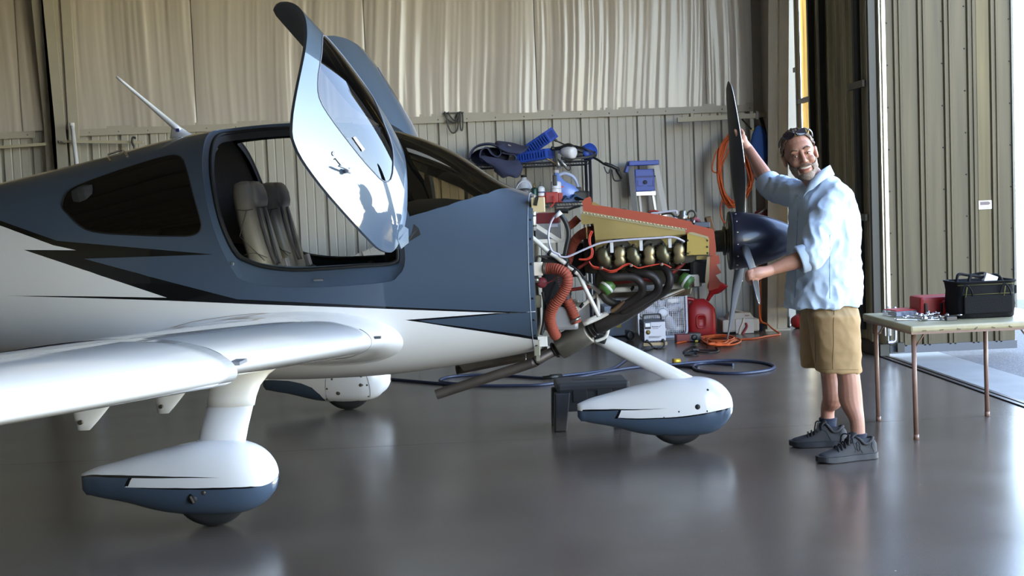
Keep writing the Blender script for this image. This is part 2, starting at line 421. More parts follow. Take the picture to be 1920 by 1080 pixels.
for fx in (.02, .27, .45, .63, .985):
    for q in range(9):
        z = .35+q*.36+(.12 if fx in (.27, .63) else 0)
        if sc0 is None: sc0 = MB().lathe([(.007, 0), (.006, .004), (0, .006)], n=8, M=frame_from(Vector((0, -1, 0)))).build('screw', m_steel_dk, leaf); s_ = sc0
        else: s_ = inst(sc0, leaf)
        s_.location = (xa+(xb-xa)*fx, DY-.002, z)
# maker's plate on the leaf
P = wy(1847, 384, DY-.004)
pt = MB().box((P.x, DY-.005, P.z), (.115, .004, .075)).build('name_plate', mat('plate white', (206, 204, 200), .5), leaf)
mb = MB()
mb.prism([(-.045, -.004), (.03, -.004), (.048, .011), (.03, .026), (-.045, .026)], lambda u, v, w: Vector((P.x+u, DY-.0075-w, P.z+v+.002)), .001)
for q in range(3): mb.box((P.x-.005+.004*q, DY-.008, P.z-.014-.008*q), (.085-.012*q, .001, .0028))
mb.build('plate_print', mat('plate ink', (96, 84, 84), .6), pt)
# downspout-like pipe at the leaf foot
def pipe(pts, r, m, name, parent=None, n=12, sub=6):
    return MB().tube(smooth_path(pts, sub), r, n).build(name, m, parent)
pb = wy(1679, 640, DY-.12)
pipe([pb+Vector((0, 0, .3)), pb+Vector((0, 0, .06)), pb+Vector((-.01, 0, .0)), pb+Vector((-.07, 0, -.01))], .016, m_alu, 'drop_bolt', leaf)
MB().box((xa+.06, DY-.07, .08), (.06, .05, .08)).build('bolt_bracket', m_steel_dk, leaf)

# leaves standing along the side wall behind it
side = tag(empty('door_2', (0, 0, 0)), kind='structure')
XS = XR+.05
y_a = wx(1652, 300, XS).y; y_b = wx(1530, 300, XS).y; y_c = wx(1494, 300, XS).y
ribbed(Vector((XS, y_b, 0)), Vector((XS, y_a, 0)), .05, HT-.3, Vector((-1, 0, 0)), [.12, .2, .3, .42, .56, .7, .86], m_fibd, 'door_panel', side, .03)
for yy in (y_a+.05, y_a+.45, y_b-.08, y_b-.45):
    MB().box((XS-.05, yy, HT/2), (.06, .05, HT-.4)).build('stile', m_steel_dk, side)
for z in (wx(1608, 160, XS-.08).z, wx(1610, 407, XS-.08).z):
    MB().box((XS-.09, wx(1608, 160, XS-.08).y, z), (.03, .42, .06)).build('cross_bar', mat('bar grey', (88, 86, 80), .5, .2), side)
MB().box((XS, (y_a+y_b)/2, .06), (.08, y_b-y_a, .1)).build('bottom_rail', m_steel_dk, side)
# golden backlit leaf and the open slit beside the column
gl = tag(empty('door_3', (0, 0, 0)), kind='structure')
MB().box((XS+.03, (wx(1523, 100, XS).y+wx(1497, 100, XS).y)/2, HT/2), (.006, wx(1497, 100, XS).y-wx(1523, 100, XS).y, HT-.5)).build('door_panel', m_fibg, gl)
MB().box((XS, wx(1495, 100, XS).y, HT/2), (.05, .035, HT-.4)).build('stile', m_steel_dk, gl)
MB().box((XS, wx(1525, 100, XS).y-.01, HT/2), (.06, .06, HT-.4)).build('stile', m_steel_dk, gl)
for py_ in (188, 430, 585):
    MB().box((XS, wx(1508, 100, XS).y, wx(1508, py_, XS).z), (.04, wx(1495, 100, XS).y-wx(1525, 100, XS).y, .05)).build('cross_rail', m_steel_dk, gl)
MB().box((XS+.03, (wx(1495, 100, XS).y+13.86)/2, .27), (.03, 13.86-wx(1495, 100, XS).y, .54)).build('kick_plate', m_steel_dk, gl)
for q_, (zz_, hh_) in enumerate(((.33, .05), (.20, .04))): MB().box((XS+.012, (wx(1495, 100, XS).y+13.86)/2, zz_), (.006, .07, hh_)).build('glimpse', mat('yellow reflector', (220, 206, 90), .4), gl)  # yellow patches added for bits of outdoors showing through the gap
MB().box((XS+.04, wx(1485, 131, XS).y-.03, wx(1485, 131, XS).z), (.03, .18, .05)).build('latch_bar', m_steel_dk, gl)
# track in the floor, apron, gravel, grass, fence
tr = MB()
for dx in (0, .055): tr.box((XR+.03+dx, (YF+BW)/2, -.012), (.035, BW-YF, .04))
tr.box((XR+.06, (YF+BW)/2, -.045), (.16, BW-YF, .03))
tr.build('trim_6', mat('track steel', (58, 50, 44), .45, .5), kind='structure')
m_apron = mat('apron concrete', (120, 118, 114), .75, bump=.1, bscale=60, var=.1, vscale=3)
ap = MB().box((XR+.14+.24, 9, -.06), (.48, 30, .1)).build('apron', m_apron, kind='structure')
m_gravel = mat('gravel', (92, 90, 90), .9, bump=.9, bscale=90, var=.55, vscale=70)
MB().box((XR+.62+4, 9, -.07), (8, 60, .1)).build('gravel_yard', m_gravel, kind='structure')
m_grass = mat('dry grass', (168, 160, 92), .95, bump=.5, bscale=30, var=.3, vscale=9)
MB().box((72, 30, -.09), (130, 220, .1)).build('grass_field', m_grass, kind='structure')
MB().box((-40, 120, -.12), (400, 400, .1)).build('ground', m_grass, kind='structure')
fen = empty('chain_link_fence', (0, 44, 0), 0, 'pale chain link fence far outside past the door leaf', 'fence')
m_galv = mat('galvanised wire', (126, 124, 120), .5, .4)
x0f, x1f, hf = 16, 32, 1.5
mb = MB(); s_ = .16
n_ = int((x1f-x0f+hf)/s_)
for i in range(n_):
    for sg in (1, -1):
        a = x0f+i*s_-(hf if sg > 0 else 0); b = a+sg*hf if sg > 0 else a-hf
        mb.tube([(a, 0, .05), (a+hf*sg, 0, .05+hf)] if sg > 0 else [(a+hf, 0, .05), (a, 0, .05+hf)], .012, 4, cap=False)
mb.build('wire_mesh', m_galv, fen, kind='stuff')
for i in range(6): MB().cyl((x0f+i*3, 0, 0), (x0f+i*3, 0, hf+.1), .04, n=8).build('post', m_galv, fen)
MB().cyl((x0f-1, 0, hf+.05), (x1f, 0, hf+.05), .03, n=8).build('top_rail', m_galv, fen)
# ================================================================== aeroplane : skins
plane = empty('airplane', AO, AT, 'blue grey and white single propeller airplane with open doors and bare engine', 'airplane')
m_blue = mat('blue grey gloss paint', (64, 77, 94), .35, coat=1.0, var=.02, vscale=2, spec=.1)
m_white = mat('white gloss paint', (222, 221, 222), .3, coat=1.0, spec=.15)
m_black = mat('black stripe paint', (9, 10, 14), .3, coat=1.0, spec=.1)
m_rwin = mat('smoked window', (8, 7, 7), .03, spec=.6)
m_ws = tinted('windshield acrylic', (230, 218, 196), .95)
m_dwin = tinted('door window acrylic', (190, 186, 200), .5)
m_rubber = mat('black rubber seal', (16, 16, 17), .6)
m_lining = mat('cabin lining', (120, 118, 114), .75, bump=.05, bscale=60)
m_lin_dk = mat('dark cabin trim', (38, 38, 40), .7)
m_chrome = mat('polished metal', (200, 200, 200), .15, 1.0)
m_tire = mat('tire rubber', (24, 24, 25), .7, bump=.1, bscale=60)
m_seam = mat('seam line', (96, 94, 92), .6)

def pch(x, xs, ys):
    n = len(xs); i = 0
    while i < n-2 and x > xs[i+1]: i += 1
    h = [xs[k+1]-xs[k] for k in range(n-1)]; d = [(ys[k+1]-ys[k])/h[k] for k in range(n-1)]
    def sl(k):
        if k == 0: return d[0]
        if k == n-1: return d[-1]
        return (d[k-1]*h[k]+d[k]*h[k-1])/(h[k]+h[k-1])
    t = (x-xs[i])/h[i]
    return (2*t**3-3*t**2+1)*ys[i]+(t**3-2*t**2+t)*h[i]*sl(i)+(-2*t**3+3*t**2)*ys[i+1]+(t**3-t**2)*h[i]*sl(i+1)
class Shell:
    def __init__(s, ST, yc=lambda x: 0.0): s.ST = ST; s.xs = [r[0] for r in ST]; s.cols = [[r[k] for r in ST] for k in range(7)]; s.yc = yc; s.cache = {}
    def sec(s, x):
        k = round(x, 5)
        if k not in s.cache: s.cache[k] = [pch(x, s.xs, s.cols[j]) for j in range(1, 7)]
        return s.cache[k]
    def pt(s, x, th, side=-1):
        zt, zb_, hw, zm, pu, pl_ = s.sec(x); q = pu if th >= 0 else pl_
        c, n = max(math.cos(th), 0)**(2/q), abs(math.sin(th))**(2/q)
        return Vector((x, side*hw*c, zm+(zt-zm)*n if th >= 0 else zm-(zm-zb_)*n))
    def g(s, x, y, z):
        zt, zb_, hw, zm, pu, pl_ = s.sec(x); q = pu if z >= zm else pl_
        a = (z-zm)/(zt-zm) if z >= zm else (zm-z)/(zm-zb_)
        return (abs(y)/hw)**q+abs(a)**q
    def nrm(s, P):
        e = 1e-4; x, y, z = P; xm = min(max(x, s.xs[0]+2*e), s.xs[-1]-2*e)
        v = Vector((s.g(xm+e, y, z)-s.g(xm-e, y, z), s.g(x, y+e, z)-s.g(x, y-e, z), s.g(x, y, z+e)-s.g(x, y, z-e)))
        return v.normalized() if v.length > 1e-9 else Vector((0, 0, 1))
    def th_z(s, x, z):
        zt, zb_, hw, zm, pu, pl_ = s.sec(x)
        if z >= zm: return math.asin(min(1, ((z-zm)/(zt-zm)))**(pu/2))
        return -math.asin(min(1, ((zm-z)/(zm-zb_)))**(pl_/2))
    def th_lat(s, x, lat, low=False):
        zt, zb_, hw, zm, pu, pl_ = s.sec(x); t = math.acos(min(1, abs(lat)/hw)**((pl_ if low else pu)/2)); return -t if low else t
    def hit(s, px_, py_, off=0.0, Mi=None):    # photo ray meets the near skin
        d = ray(px_, py_).normalized(); o = toA(CAM); d = Vector((d.dot(AX), d.dot(AY), d.z))
        if Mi is not None: o2 = Mi @ o; d = (Mi @ (o+d))-o2; o = o2
        best = None; t = 3.5
        while t < 9.6:
            P = o+d*t
            if s.xs[0] < P.x < s.xs[-1]:
                gg = s.g(P.x, P.y-off, P.z)-1
                if gg < 0:
                    lo_, hi_ = t-.016, t
                    for _ in range(9):
                        md = (lo_+hi_)/2; Q_ = o+d*md
                        if s.g(Q_.x, Q_.y-off, Q_.z) < 1: hi_ = md
                        else: lo_ = md
                    return o+d*hi_
                if best is None or gg < best[0]: best = (gg, P)
            t += .016
        return best[1]
    def uv(s, item):      # item: ('p',px,py) photo point, (x,z), (x,'lat',v), (x,'th',v)
        if item[0] == 'p': P = s.hit(item[1], item[2], s.off); return (P.x, s.th_z(P.x, P.z))
        if len(item) == 2: return (item[0], s.th_z(item[0], item[1]))
        if item[1] == 'lat': return (item[0], s.th_lat(item[0], item[2], item[2] > 0))
        return (item[0], item[2])
    off = 0.0
SC = .6
def dens(poly, step=.025, closed=True):
    out = []; n = len(poly)
    for i in range(n if closed else n-1):
        a, b = poly[i], poly[(i+1) % n]; L = math.hypot(b[0]-a[0], (b[1]-a[1])*SC); k = max(1, int(L/step))
        out += [(a[0]+(b[0]-a[0])*j/k, a[1]+(b[1]-a[1])*j/k) for j in range(k)]
    return out
def chaikin(poly, it=2, keep=()):
    for _ in range(it):
        o = []
        for i in range(len(poly)):
            a, b = poly[i], poly[(i+1) % len(poly)]
            o += [(a[0]*.75+b[0]*.25, a[1]*.75+b[1]*.25), (a[0]*.25+b[0]*.75, a[1]*.25+b[1]*.75)]
        poly = o
    return poly
def inside(p, poly):
    x, y = p; c = False; n = len(poly); j = n-1
    for i in range(n):
        xi, yi = poly[i]; xj, yj = poly[j]
        if (yi > y) != (yj > y) and x < (xj-xi)*(y-yi)/(yj-yi)+xi: c = not c
        j = i
    return c
def bbox(poly): return (min(p[0] for p in poly), max(p[0] for p in poly), min(p[1] for p in poly), max(p[1] for p in poly))
def cut_shell(sh, xs, ths, regions, default):
    """triangulate the (x, theta) sheet so that every region outline is an exact edge; returns {key: [(a,b,c)]}, uv list"""
    H = math.pi/2; x0, x1 = xs[0], xs[-1]; pts = []; edges = []
    segs = []
    for key, poly in regions:
        poly = [(min(max(u, x0), x1), min(max(t, -H), H)) for u, t in poly]
        k = len(pts); n = len(poly); pts += [(u, t*SC) for u, t in poly]; edges += [(k+i, k+(i+1) % n) for i in range(n)]
        segs += [(poly[i][0], poly[i][1]*SC) for i in range(n)]
    cell = {}
    for (u, v) in segs: cell.setdefault((int(u//.012), int(v//.012)), []).append((u, v))
    def near(u, v):
        a, b = int(u//.012), int(v//.012)
        return any((p[0]-u)**2+(p[1]-v)**2 < .0085**2 for i in (-1, 0, 1) for j in (-1, 0, 1) for p in cell.get((a+i, b+j), ()))
    for u in xs:
        for t in ths:
            edge = u in (x0, x1) or abs(abs(t)-H) < 1e-6
            if edge or not near(u, t*SC): pts.append((u, t*SC))
    vo, eo, fo, *_ = delaunay_2d_cdt([Vector(p) for p in pts], edges, [], 0, 1e-6)
    uv = [(v[0], v[1]/SC) for v in vo]; out = {}
    bbs = [(k, p, bbox(p)) for k, p in regions]
    for f in fo:
        c = (sum(uv[i][0] for i in f)/3, sum(uv[i][1] for i in f)/3); key = default
        for k, p, b in bbs:
            if b[0] <= c[0] <= b[1] and b[2] <= c[1] <= b[3] and inside(c, p): key = k; break
        out.setdefault(key, []).append(tuple(f))
    return out, uv
def shell_obj(name, sh, groups, uv, mats, parent, sides=(-1, 1), off=0.0, yc=0.0, flip=False, label=None):
    """groups: list of (faces, material index)"""
    V = []; N = []; F = []; MI = []
    for sd in sides:
        idx = {}
        for faces, mi in groups:
            for f in faces:
                r_ = []
                for i in f:
                    if i not in idx:
                        P = sh.pt(uv[i][0], uv[i][1], sd); n = sh.nrm(P)
                        if abs(abs(uv[i][1])-math.pi/2) < 1e-5: n.y = 0; n.normalize()
                        idx[i] = len(V); V.append(P+n*off+Vector((0, yc, 0))); N.append(-n if flip else n)
                    r_.append(idx[i])
                a, b, c = (V[k] for k in r_); fn = (b-a).cross(c-a)
                if fn.dot(N[r_[0]]+N[r_[1]]+N[r_[2]]) < 0: r_ = r_[::-1]
                F.append(tuple(r_)); MI.append(mi)
    me = bpy.data.meshes.new(name); me.from_pydata([tuple(v) for v in V], [], F)
    for m in (mats if isinstance(mats, list) else [mats]): me.materials.append(m)
    me.polygons.foreach_set('material_index', MI); me.polygons.foreach_set('use_smooth', [True]*len(F)); me.update()
    me.normals_split_custom_set_from_vertices([tuple(n) for n in N])
    o = bpy.data.objects.new(name, me); col.objects.link(o); o.parent = parent
    if label: o['label'] = label
    return o
def frange(a, b, n): return [a+(b-a)*i/n for i in range(n+1)]

FS = Shell([
 [-4.6, 1.24, 1.02, .07, 1.13, 2.0, 2.0], [-3.4, 1.42, .88, .22, 1.16, 2.0, 2.0], [-1.75, 1.705, .64, .47, 1.17, 2.1, 2.2],
 [-1.1, 1.83, .56, .58, 1.16, 2.3, 2.4], [-.5, 1.95, .50, .635, 1.15, 2.5, 2.6], [.1, 1.988, .475, .65, 1.14, 2.55, 2.7],
 [.65, 1.93, .49, .64, 1.10, 2.4, 2.7], [1.0, 1.79, .525, .61, 1.06, 2.3, 2.6], [1.35, 1.56, .575, .575, 1.04, 2.4, 2.5], [1.49, 1.51, .60, .56, 1.04, 2.5, 2.5]])
HP = math.pi/2
U = FS.uv
def P_(lst, step=22):          # photo polyline, subdivided so straight paint edges stay straight
    out = []
    for i, q in enumerate(lst):
        if i:
            a = lst[i-1]; k = max(1, int(math.hypot(q[0]-a[0], q[1]-a[1])/step))
            out += [U(('p', a[0]+(q[0]-a[0])*j/k, a[1]+(q[1]-a[1])*j/k)) for j in range(1, k)]
        out.append(U(('p', *q)))
    return out
z4 = lambda x, y: (x/2.7, 300+y/2.7)          # readings from the enlarged left side
z6 = lambda x, y: (480+x/3, 520+y/3)          # readings from the enlarged centre
up_edge = [z4(0, 307), z4(288, 409), z4(1080, 478), z4(425, 500), z4(840, 612), z4(1200, 705), z6(0, 128), z6(400, 148), z6(800, 168), z6(1340, 190), z6(1518, 196)]
low_edge = [z6(1352, 199), z6(1100, 191), z6(800, 180), z6(400, 165), z6(0, 152), z4(850, 712), z4(440, 699), z4(30, 687), z4(440, 690), z4(845, 697), z4(120, 455), z4(385, 457), z4(270, 432), z4(0, 332)]
ue = P_(up_edge); le = P_(low_edge)
def ext(a, b, x):     # continue a paint line aft of the frame
    return (x, a[1]+(a[1]-b[1])/(a[0]-b[0])*(x-a[0]))
black1 = ue + [U(('p', *z6(1420, 201)))] + le + [ext(le[-1], le[-2], -2.9), ext(ue[0], ue[1], -2.9)]
blue1 = [(1.49, HP), (-4.6, HP), (-4.6, 1.2), ext(ue[0], ue[1], -2.9)] + ue + [(1.49, ue[-1][1])]
chev_out = P_([z6(838, 240), z6(1100, 220), z6(1352, 201), z6(1430, 201), z6(1518, 196)]) + [(1.49, ue[-1][1]-.012)] + [(1.49, P_([z6(1588, 347)])[0][1])] + P_([z6(1480, 336), z6(1300, 309), z6(1100, 280), z6(950, 256)])
chev_in = P_([z6(915, 244), z6(1150, 226), z6(1390, 205), z6(1500, 200)]) + [(1.49, ue[-1][1]-.014), (1.49, P_([z6(1588, 330)])[0][1])] + P_([z6(1480, 320), z6(1300, 296), z6(1100, 270)])
#black2 = [U(('p', 0, 505)), U(('p', 7, 508)), U(('p', 0, 506.5)), (-2.4, U(('p', 0, 500))[1])]
DOOR = [(.74, 1.11), (.70, 1.088), (.584, 1.075), (.393, 1.066), (.208, 1.066), (.064, 1.077), (-.028, 1.093), (-.094, 1.12), (-.144, 1.162), (-.192, 1.244), (-.241, 1.364), (-.276, 1.484), (-.302, 1.6), (-.329, 1.723), (-.352, 'lat', -.40), (-.365, 'lat', -.26), (-.36, 'lat', -.14), (-.32, 'lat', -.075), (-.2, 'lat', -.065), (.1, 'lat', -.065), (.34, 'lat', -.065), (.44, 'lat', -.10), (.51, 'lat', -.20), (.56, 'lat', -.34), (.62, 1.685), (.678, 1.532), (.744, 1.394), (.774, 1.30), (.785, 1.2), (.775, 1.14)]
door_uv = [U(q) for q in DOOR]
def grow(poly, d):
    cx = sum(p[0] for p in poly)/len(poly); cy = sum(p[1] for p in poly)/len(poly); n = len(poly); out = []
    ar = sum(poly[i][0]*poly[(i+1) % n][1]-poly[(i+1) % n][0]*poly[i][1] for i in range(n)); sg = 1 if ar > 0 else -1
    for i in range(n):
        a, b, c = poly[i-1], poly[i], poly[(i+1) % n]
        t = Vector((c[0]-a[0], (c[1]-a[1])*SC)).normalized(); nn = Vector((t.y, -t.x))*sg*d
        out.append((b[0]+nn.x, b[1]+nn.y/SC))
    return out
door_uv = dens(chaikin(door_uv, 1), .03)
open_uv = grow(door_uv, .010)
WIN = [(116, 383), (122, 365), (135, 352), (170, 338), (220, 320), (270, 304), (310, 293), (330, 290), (342, 296), (350, 318), (362, 365), (375, 410), (378, 425), (372, 437), (355, 443), (280, 442), (200, 438), (165, 433), (145, 420), (128, 402), (118, 392)]
win_uv = dens(chaikin(P_(WIN), 1), .03)
ws_uv = P_([(768, 406), (800, 397), (840, 385.5), (880, 373), (915, 363)])
ws_uv += [(1.345, FS.th_lat(1.345, -.16)), (1.375, HP), (.60, HP), (.635, FS.th_lat(.635, -.30)), (.70, FS.th_lat(.70, -.47)), (.76, FS.th_z(.76, 1.62)), (.795, FS.th_z(.795, 1.50))]
ws_uv = dens(ws_uv, .03)
flange = [(1.462, -HP), (1.49, -HP), (1.49, HP), (1.462, HP)]
regions = [('door', open_uv), ('rwin', win_uv), ('ws', ws_uv), ('chin', dens(chev_in)), ('black', dens(chev_out)), ('black', dens(black1)), ('blue', dens(blue1, .04))]
xs = frange(-4.6, -2.0, 26)+frange(-1.95, 1.49, 92)
ths = frange(-HP, HP, 64)
parts, uvs = cut_shell(FS, xs, ths, regions, 'white')
hull = shell_obj('fuselage', FS, [(parts['white'], 0), (parts['blue'], 1), (parts['chin'], 1), (parts['black'], 2)], uvs, [m_white, m_blue, m_black], plane)
shell_obj('side_window', FS, [(parts['rwin'], 0)], uvs, m_rwin, plane, sides=(-1,), off=.001, label='smoked rear side window')
shell_obj('side_window', FS, [(parts['rwin'], 0)], uvs, m_rwin, plane, sides=(1,), off=.001)
shell_obj('windshield', FS, [(parts['ws'], 0)], uvs, m_ws, plane, label='tinted acrylic windshield')
# cabin lining : the same sheet set inwards
keep = []
for k in ('white', 'blue', 'rwin'):
    keep += [f for f in parts[k] if -1.35 < uvs[f[0]][0] < .98 and uvs[f[0]][1] > -.9]
shell_obj('cabin_lining', FS, [(keep, 0)], uvs, m_lining, plane, off=-.028, flip=True)
# door frame: recessed painted step + rubber seal, both sides
def rim(poly, steps, side, name, m, par):
    rings = []
    for d, dep in steps:
        q = grow(poly, d); rings.append([(lambda P: P-FS.nrm(P)*dep)(FS.pt(u, min(t, HP-.001), side)) for u, t in q])
    mb = MB(); mb.loft(rings, closed=True); return mb.build(name, m, par, recalc=False)
for sd in (-1, 1):
    rim(open_uv, ((0, 0), (-.002, .014), (-.028, .016), (-.030, .03), (-.046, .032)), sd, 'door_frame', m_blue, plane)
    q = grow(open_uv, -.040)
    MB().tube([(lambda P: P-FS.nrm(P)*.028)(FS.pt(u, min(t, HP-.001), sd)) for u, t in q], .011, 8, closed=True).build('door_seal', m_rubber, plane)
    q2 = grow(open_uv, -.044)
    rings = [[(lambda P: P-FS.nrm(P)*dep)(FS.pt(u, min(t, HP-.001), sd)) for u, t in q2] for dep in (.03, .075)]
    mb = MB(); mb.loft(rings, closed=True); mb.build('door_frame', m_lin_dk, plane, recalc=False)
# window rubber line, seam tubes on the skin
def on_skin(sh, pts, r, name, m, parent, off=0, yc=0.0, closed=False, n=6, side=-1):
    V = [(lambda P: P+sh.nrm(P)*off+Vector((0, yc, 0)))(sh.pt(u, t, side)) for u, t in pts]
    return MB().tube(V, r, n, closed=closed).build(name, m, parent)
on_skin(FS, win_uv, .0035, 'window_seal', m_rubber, plane, .001, closed=True)
on_skin(FS, dens(ws_uv[:80], .03, False), .004, 'windshield_seal', m_rubber, plane, .0, closed=False) if False else None
# cowl flange: thin bright joint line and screws around the nose edge
for ux, rr, mm_ in ((1.462, .0022, mat('joint line', (150, 158, 168), .4)),):
    MB().tube([(lambda P: P+FS.nrm(P)*.0008)(FS.pt(ux, t, -1)) for t in frange(-HP, HP, 50)], rr, 6).build('cowl_joint', mm_, plane)
    MB().tube([(lambda P: P+FS.nrm(P)*.0008)(FS.pt(ux, t, 1)) for t in frange(-HP, HP, 50)], rr, 6).build('cowl_joint', mm_, plane)
scw = None
for t in frange(-1.0, 1.25, 8):
    P = FS.pt(1.477, t, -1); n = FS.nrm(P)
    if scw is None: scw = MB().lathe([(.0075, 0), (.006, .003), (0, .0035)], n=8).build('flange_screw', mat('dark screw', (30, 32, 36), .4, .5), plane); s_ = scw
    else: s_ = inst(scw, plane)
    s_.matrix_local = Matrix.Translation(P) @ frame_from(n).to_4x4()
# firewall
mb = MB(); ring = [FS.pt(1.485, t, -1) for t in frange(-HP, HP, 40)]+[FS.pt(1.485, t, 1) for t in frange(HP, -HP, 40)[1:-1]]
mb.add([v*1 for v in ring], [tuple(range(len(ring)))]); mb.build('firewall', mat('firewall metal', (128, 126, 120), .5, .5, var=.1), plane, recalc=False)

# ------------------------------------------------------------------ cabin doors (swung up and forward)
def rodr(w):
    w = Vector(w); return Matrix.Rotation(w.length, 3, w.normalized())
DH = Vector((.8318251, -.6067378, 1.315864)); DT = Vector((-.0038884, -.0502054, .000716)); DR = rodr((-.380868, .687937, .880844))
M_open = Matrix.Translation(DH+DT) @ DR.to_4x4() @ Matrix.Translation(-DH)
Mi_ = M_open.inverted()
DWIN = [(603, 75), (597, 130), (595, 165), (600, 190), (620, 222), (650, 262), (680, 300), (700, 322), (715, 338), (726, 342), (735, 335), (738, 300), (735, 270), (715, 220)]
dw_uv = []
for q in DWIN:
    P = FS.hit(q[0], q[1], 0, Mi_); dw_uv.append((P.x, FS.th_z(P.x, P.z)))
dw_uv += [(.25, FS.th_lat(.25, -.41)), (.05, FS.th_lat(.05, -.40)), (-.12, FS.th_lat(-.12, -.42)), (-.19, FS.th_lat(-.19, -.45))]
dw_uv = dens(chaikin(dw_uv, 1), .03)
dparts, duv = cut_shell(FS, frange(-.45, .85, 36), frange(-.3, HP, 48), [('dwin', dw_uv), ('door', door_uv)], 'none')
m_edge_p = mat('door edge paint', (70, 78, 90), .4)
m_dlin = mat('door lining', (92, 88, 82), .7, bump=.05, bscale=80)
for sd in (-1, 1):
    dr = empty('cabin_door'); dr.parent = plane
    if sd == -1: dr.matrix_local = M_open
    else:
        S = Matrix.Scale(-1, 4, Vector((0, 1, 0))); dr.matrix_local = S @ M_open @ S
    dr['label'] = 'cabin door swung up on the near side' if sd == -1 else 'cabin door swung up on the far side'
    shell_obj('door_skin', FS, [(dparts['door'], 0)], duv, m_blue, dr, sides=(sd,))
    shell_obj('door_lining', FS, [(dparts['door'], 0)], duv, m_dlin, dr, sides=(sd,), off=-.022, flip=True)
    shell_obj('door_window', FS, [(dparts['dwin'], 0)], duv, m_dwin, dr, sides=(sd,), off=-.002)
    rings = [[(lambda P: P-FS.nrm(P)*dep)(FS.pt(u, min(t, HP-.001), sd)) for u, t in door_uv] for dep in (0, .022)]
    mb = MB(); mb.loft(rings, closed=True); mb.build('door_edge', m_edge_p, dr, recalc=False)
    rings = [[(lambda P: P-FS.nrm(P)*dep)(FS.pt(u, min(t, HP-.001), sd)) for u, t in dw_uv] for dep in (0, .022)]
    mb = MB(); mb.loft(rings, closed=True); mb.build('window_edge', m_rubber, dr, recalc=False)
    on_skin(FS, dw_uv, .004, 'window_seal', mat('seal grey', (96, 100, 116), .5), dr, 0, closed=True, side=sd)
    if sd == -1:
        def dp(px_, py_, o=0.0):
            P = FS.hit(px_, py_, 0, Mi_); return P+FS.nrm(P)*o
        a, b = dp(648, 321, .03), dp(627, 312, .035)
        mb = MB(); d_ = (a-b).normalized(); w_ = Vector((0, 0, 1)).cross(d_)
        mb.tube([b, (a+b)/2+FS.nrm(b)*.004, a], [.010, .011, .009], 8, flat=.45); mb.sphere(a, (.016, .012, .016), 12, 8); mb.cyl(dp(648, 321), a, .011, n=10)
        mb.build('door_handle', mat('satin silver', (216, 216, 222), .35, .3), dr)
        c_ = dp(625, 288, 0); mb = MB(); mb.lathe([(.012, 0), (.012, .004), (.008, .006), (.006, .003), (0, .003)], c=c_, n=14, M=frame_from(FS.nrm(c_))); mb.build('door_lock', m_chrome, dr)
        MB().tube([dp(626, 299, .001), dp(628, 297, .001), dp(640, 312, .001)], .003, 6).build('handle_recess', m_rubber, dr)
        mb = MB(); pk = [dp(*q, .004) for q in ((661, 258), (665, 256), (683, 280), (679, 284))]; mb.add(pk, [(0, 1, 2, 3)]); mb.build('window_placard', mat('placard', (214, 214, 222), .5), dr)
        # hinge arm reaching down into the slot by the windshield
    arm = [(.72, 1.30), (.80, 1.33), (.845, 1.27), (.815, 1.20), (.76, 1.22)]
    mb = MB(); rr = [(lambda P: P)(FS.pt(u, FS.th_z(u, z), sd)) for u, z in arm]
    nn = FS.nrm(rr[0]); mb.add([v+nn*.002 for v in rr]+[v-nn*.03 for v in rr], [tuple(range(5)), tuple(range(9, 4, -1))]+[(i, (i+1) % 5, 5+(i+1) % 5, 5+i) for i in range(5)]); mb.build('hinge_arm', m_blue, dr)
slot = P_([(776, 420), (785, 428), (789, 440), (764, 455), (758, 452), (772, 440)])
mb = MB(); mb.add([(lambda P: P+FS.nrm(P)*.0015)(FS.pt(u, t, -1)) for u, t in slot], [tuple(range(len(slot)))]); mb.build('hinge_slot', m_rubber, plane, recalc=False)

# ------------------------------------------------------------------ wings
def airfoil(n=46, tk=.15, cam_=.02, droop=0.0):
    up, lo = [], []
    for i in range(n+1):
        x = .5*(1-math.cos(math.pi*i/n)); yt = 5*tk*(.2969*math.sqrt(x)-.126*x-.3516*x*x+.2843*x**3-.1036*x**4)
        yc_ = cam_*(1-(2*(x-.42))**2*.9) if x < .42 else cam_*(1-((x-.42)/.58)**2)
        yc_ -= droop*max(0, 1-x/.2)**2
        up.append((x, yc_+yt)); lo.append((x, yc_-yt))
    return up[::-1]+lo[1:-1]            # from TE over the top to LE and back underneath
def wing_ring(y, xle, xte, zle, tk, droop=0, sd=-1, inc=0):
    c = xle-xte
    return [Vector((xle-a*c, sd*y, zle+h*c+inc*a*c)) for a, h in airfoil(tk=tk, droop=droop)]
DI = math.tan(R(4.5))
def zl(y): return .735+(y-.6)*DI
wing_st = [(.30, .86, -1.02, .20), (.48, .80, -.98, .195), (.56, .755, -.93, .185), (.64, .715, -.88, .175), (.75, .685, -.83, .168), (.95, .66, -.79, .16), (1.3, .64, -.76, .155), (2.0, .612, -.68, .15), (2.7, .585, -.60, .15), (3.28, .562, -.535, .15)]
cuff_st = [(3.285, .575, -.535, .16), (3.32, .60, -.53, .165), (3.5, .598, -.51, .16), (4.4, .555, -.41, .155), (5.3, .50, -.30, .15), (5.6, .46, -.24, .13), (5.75, .38, -.18, .10), (5.82, .25, -.10, .06)]
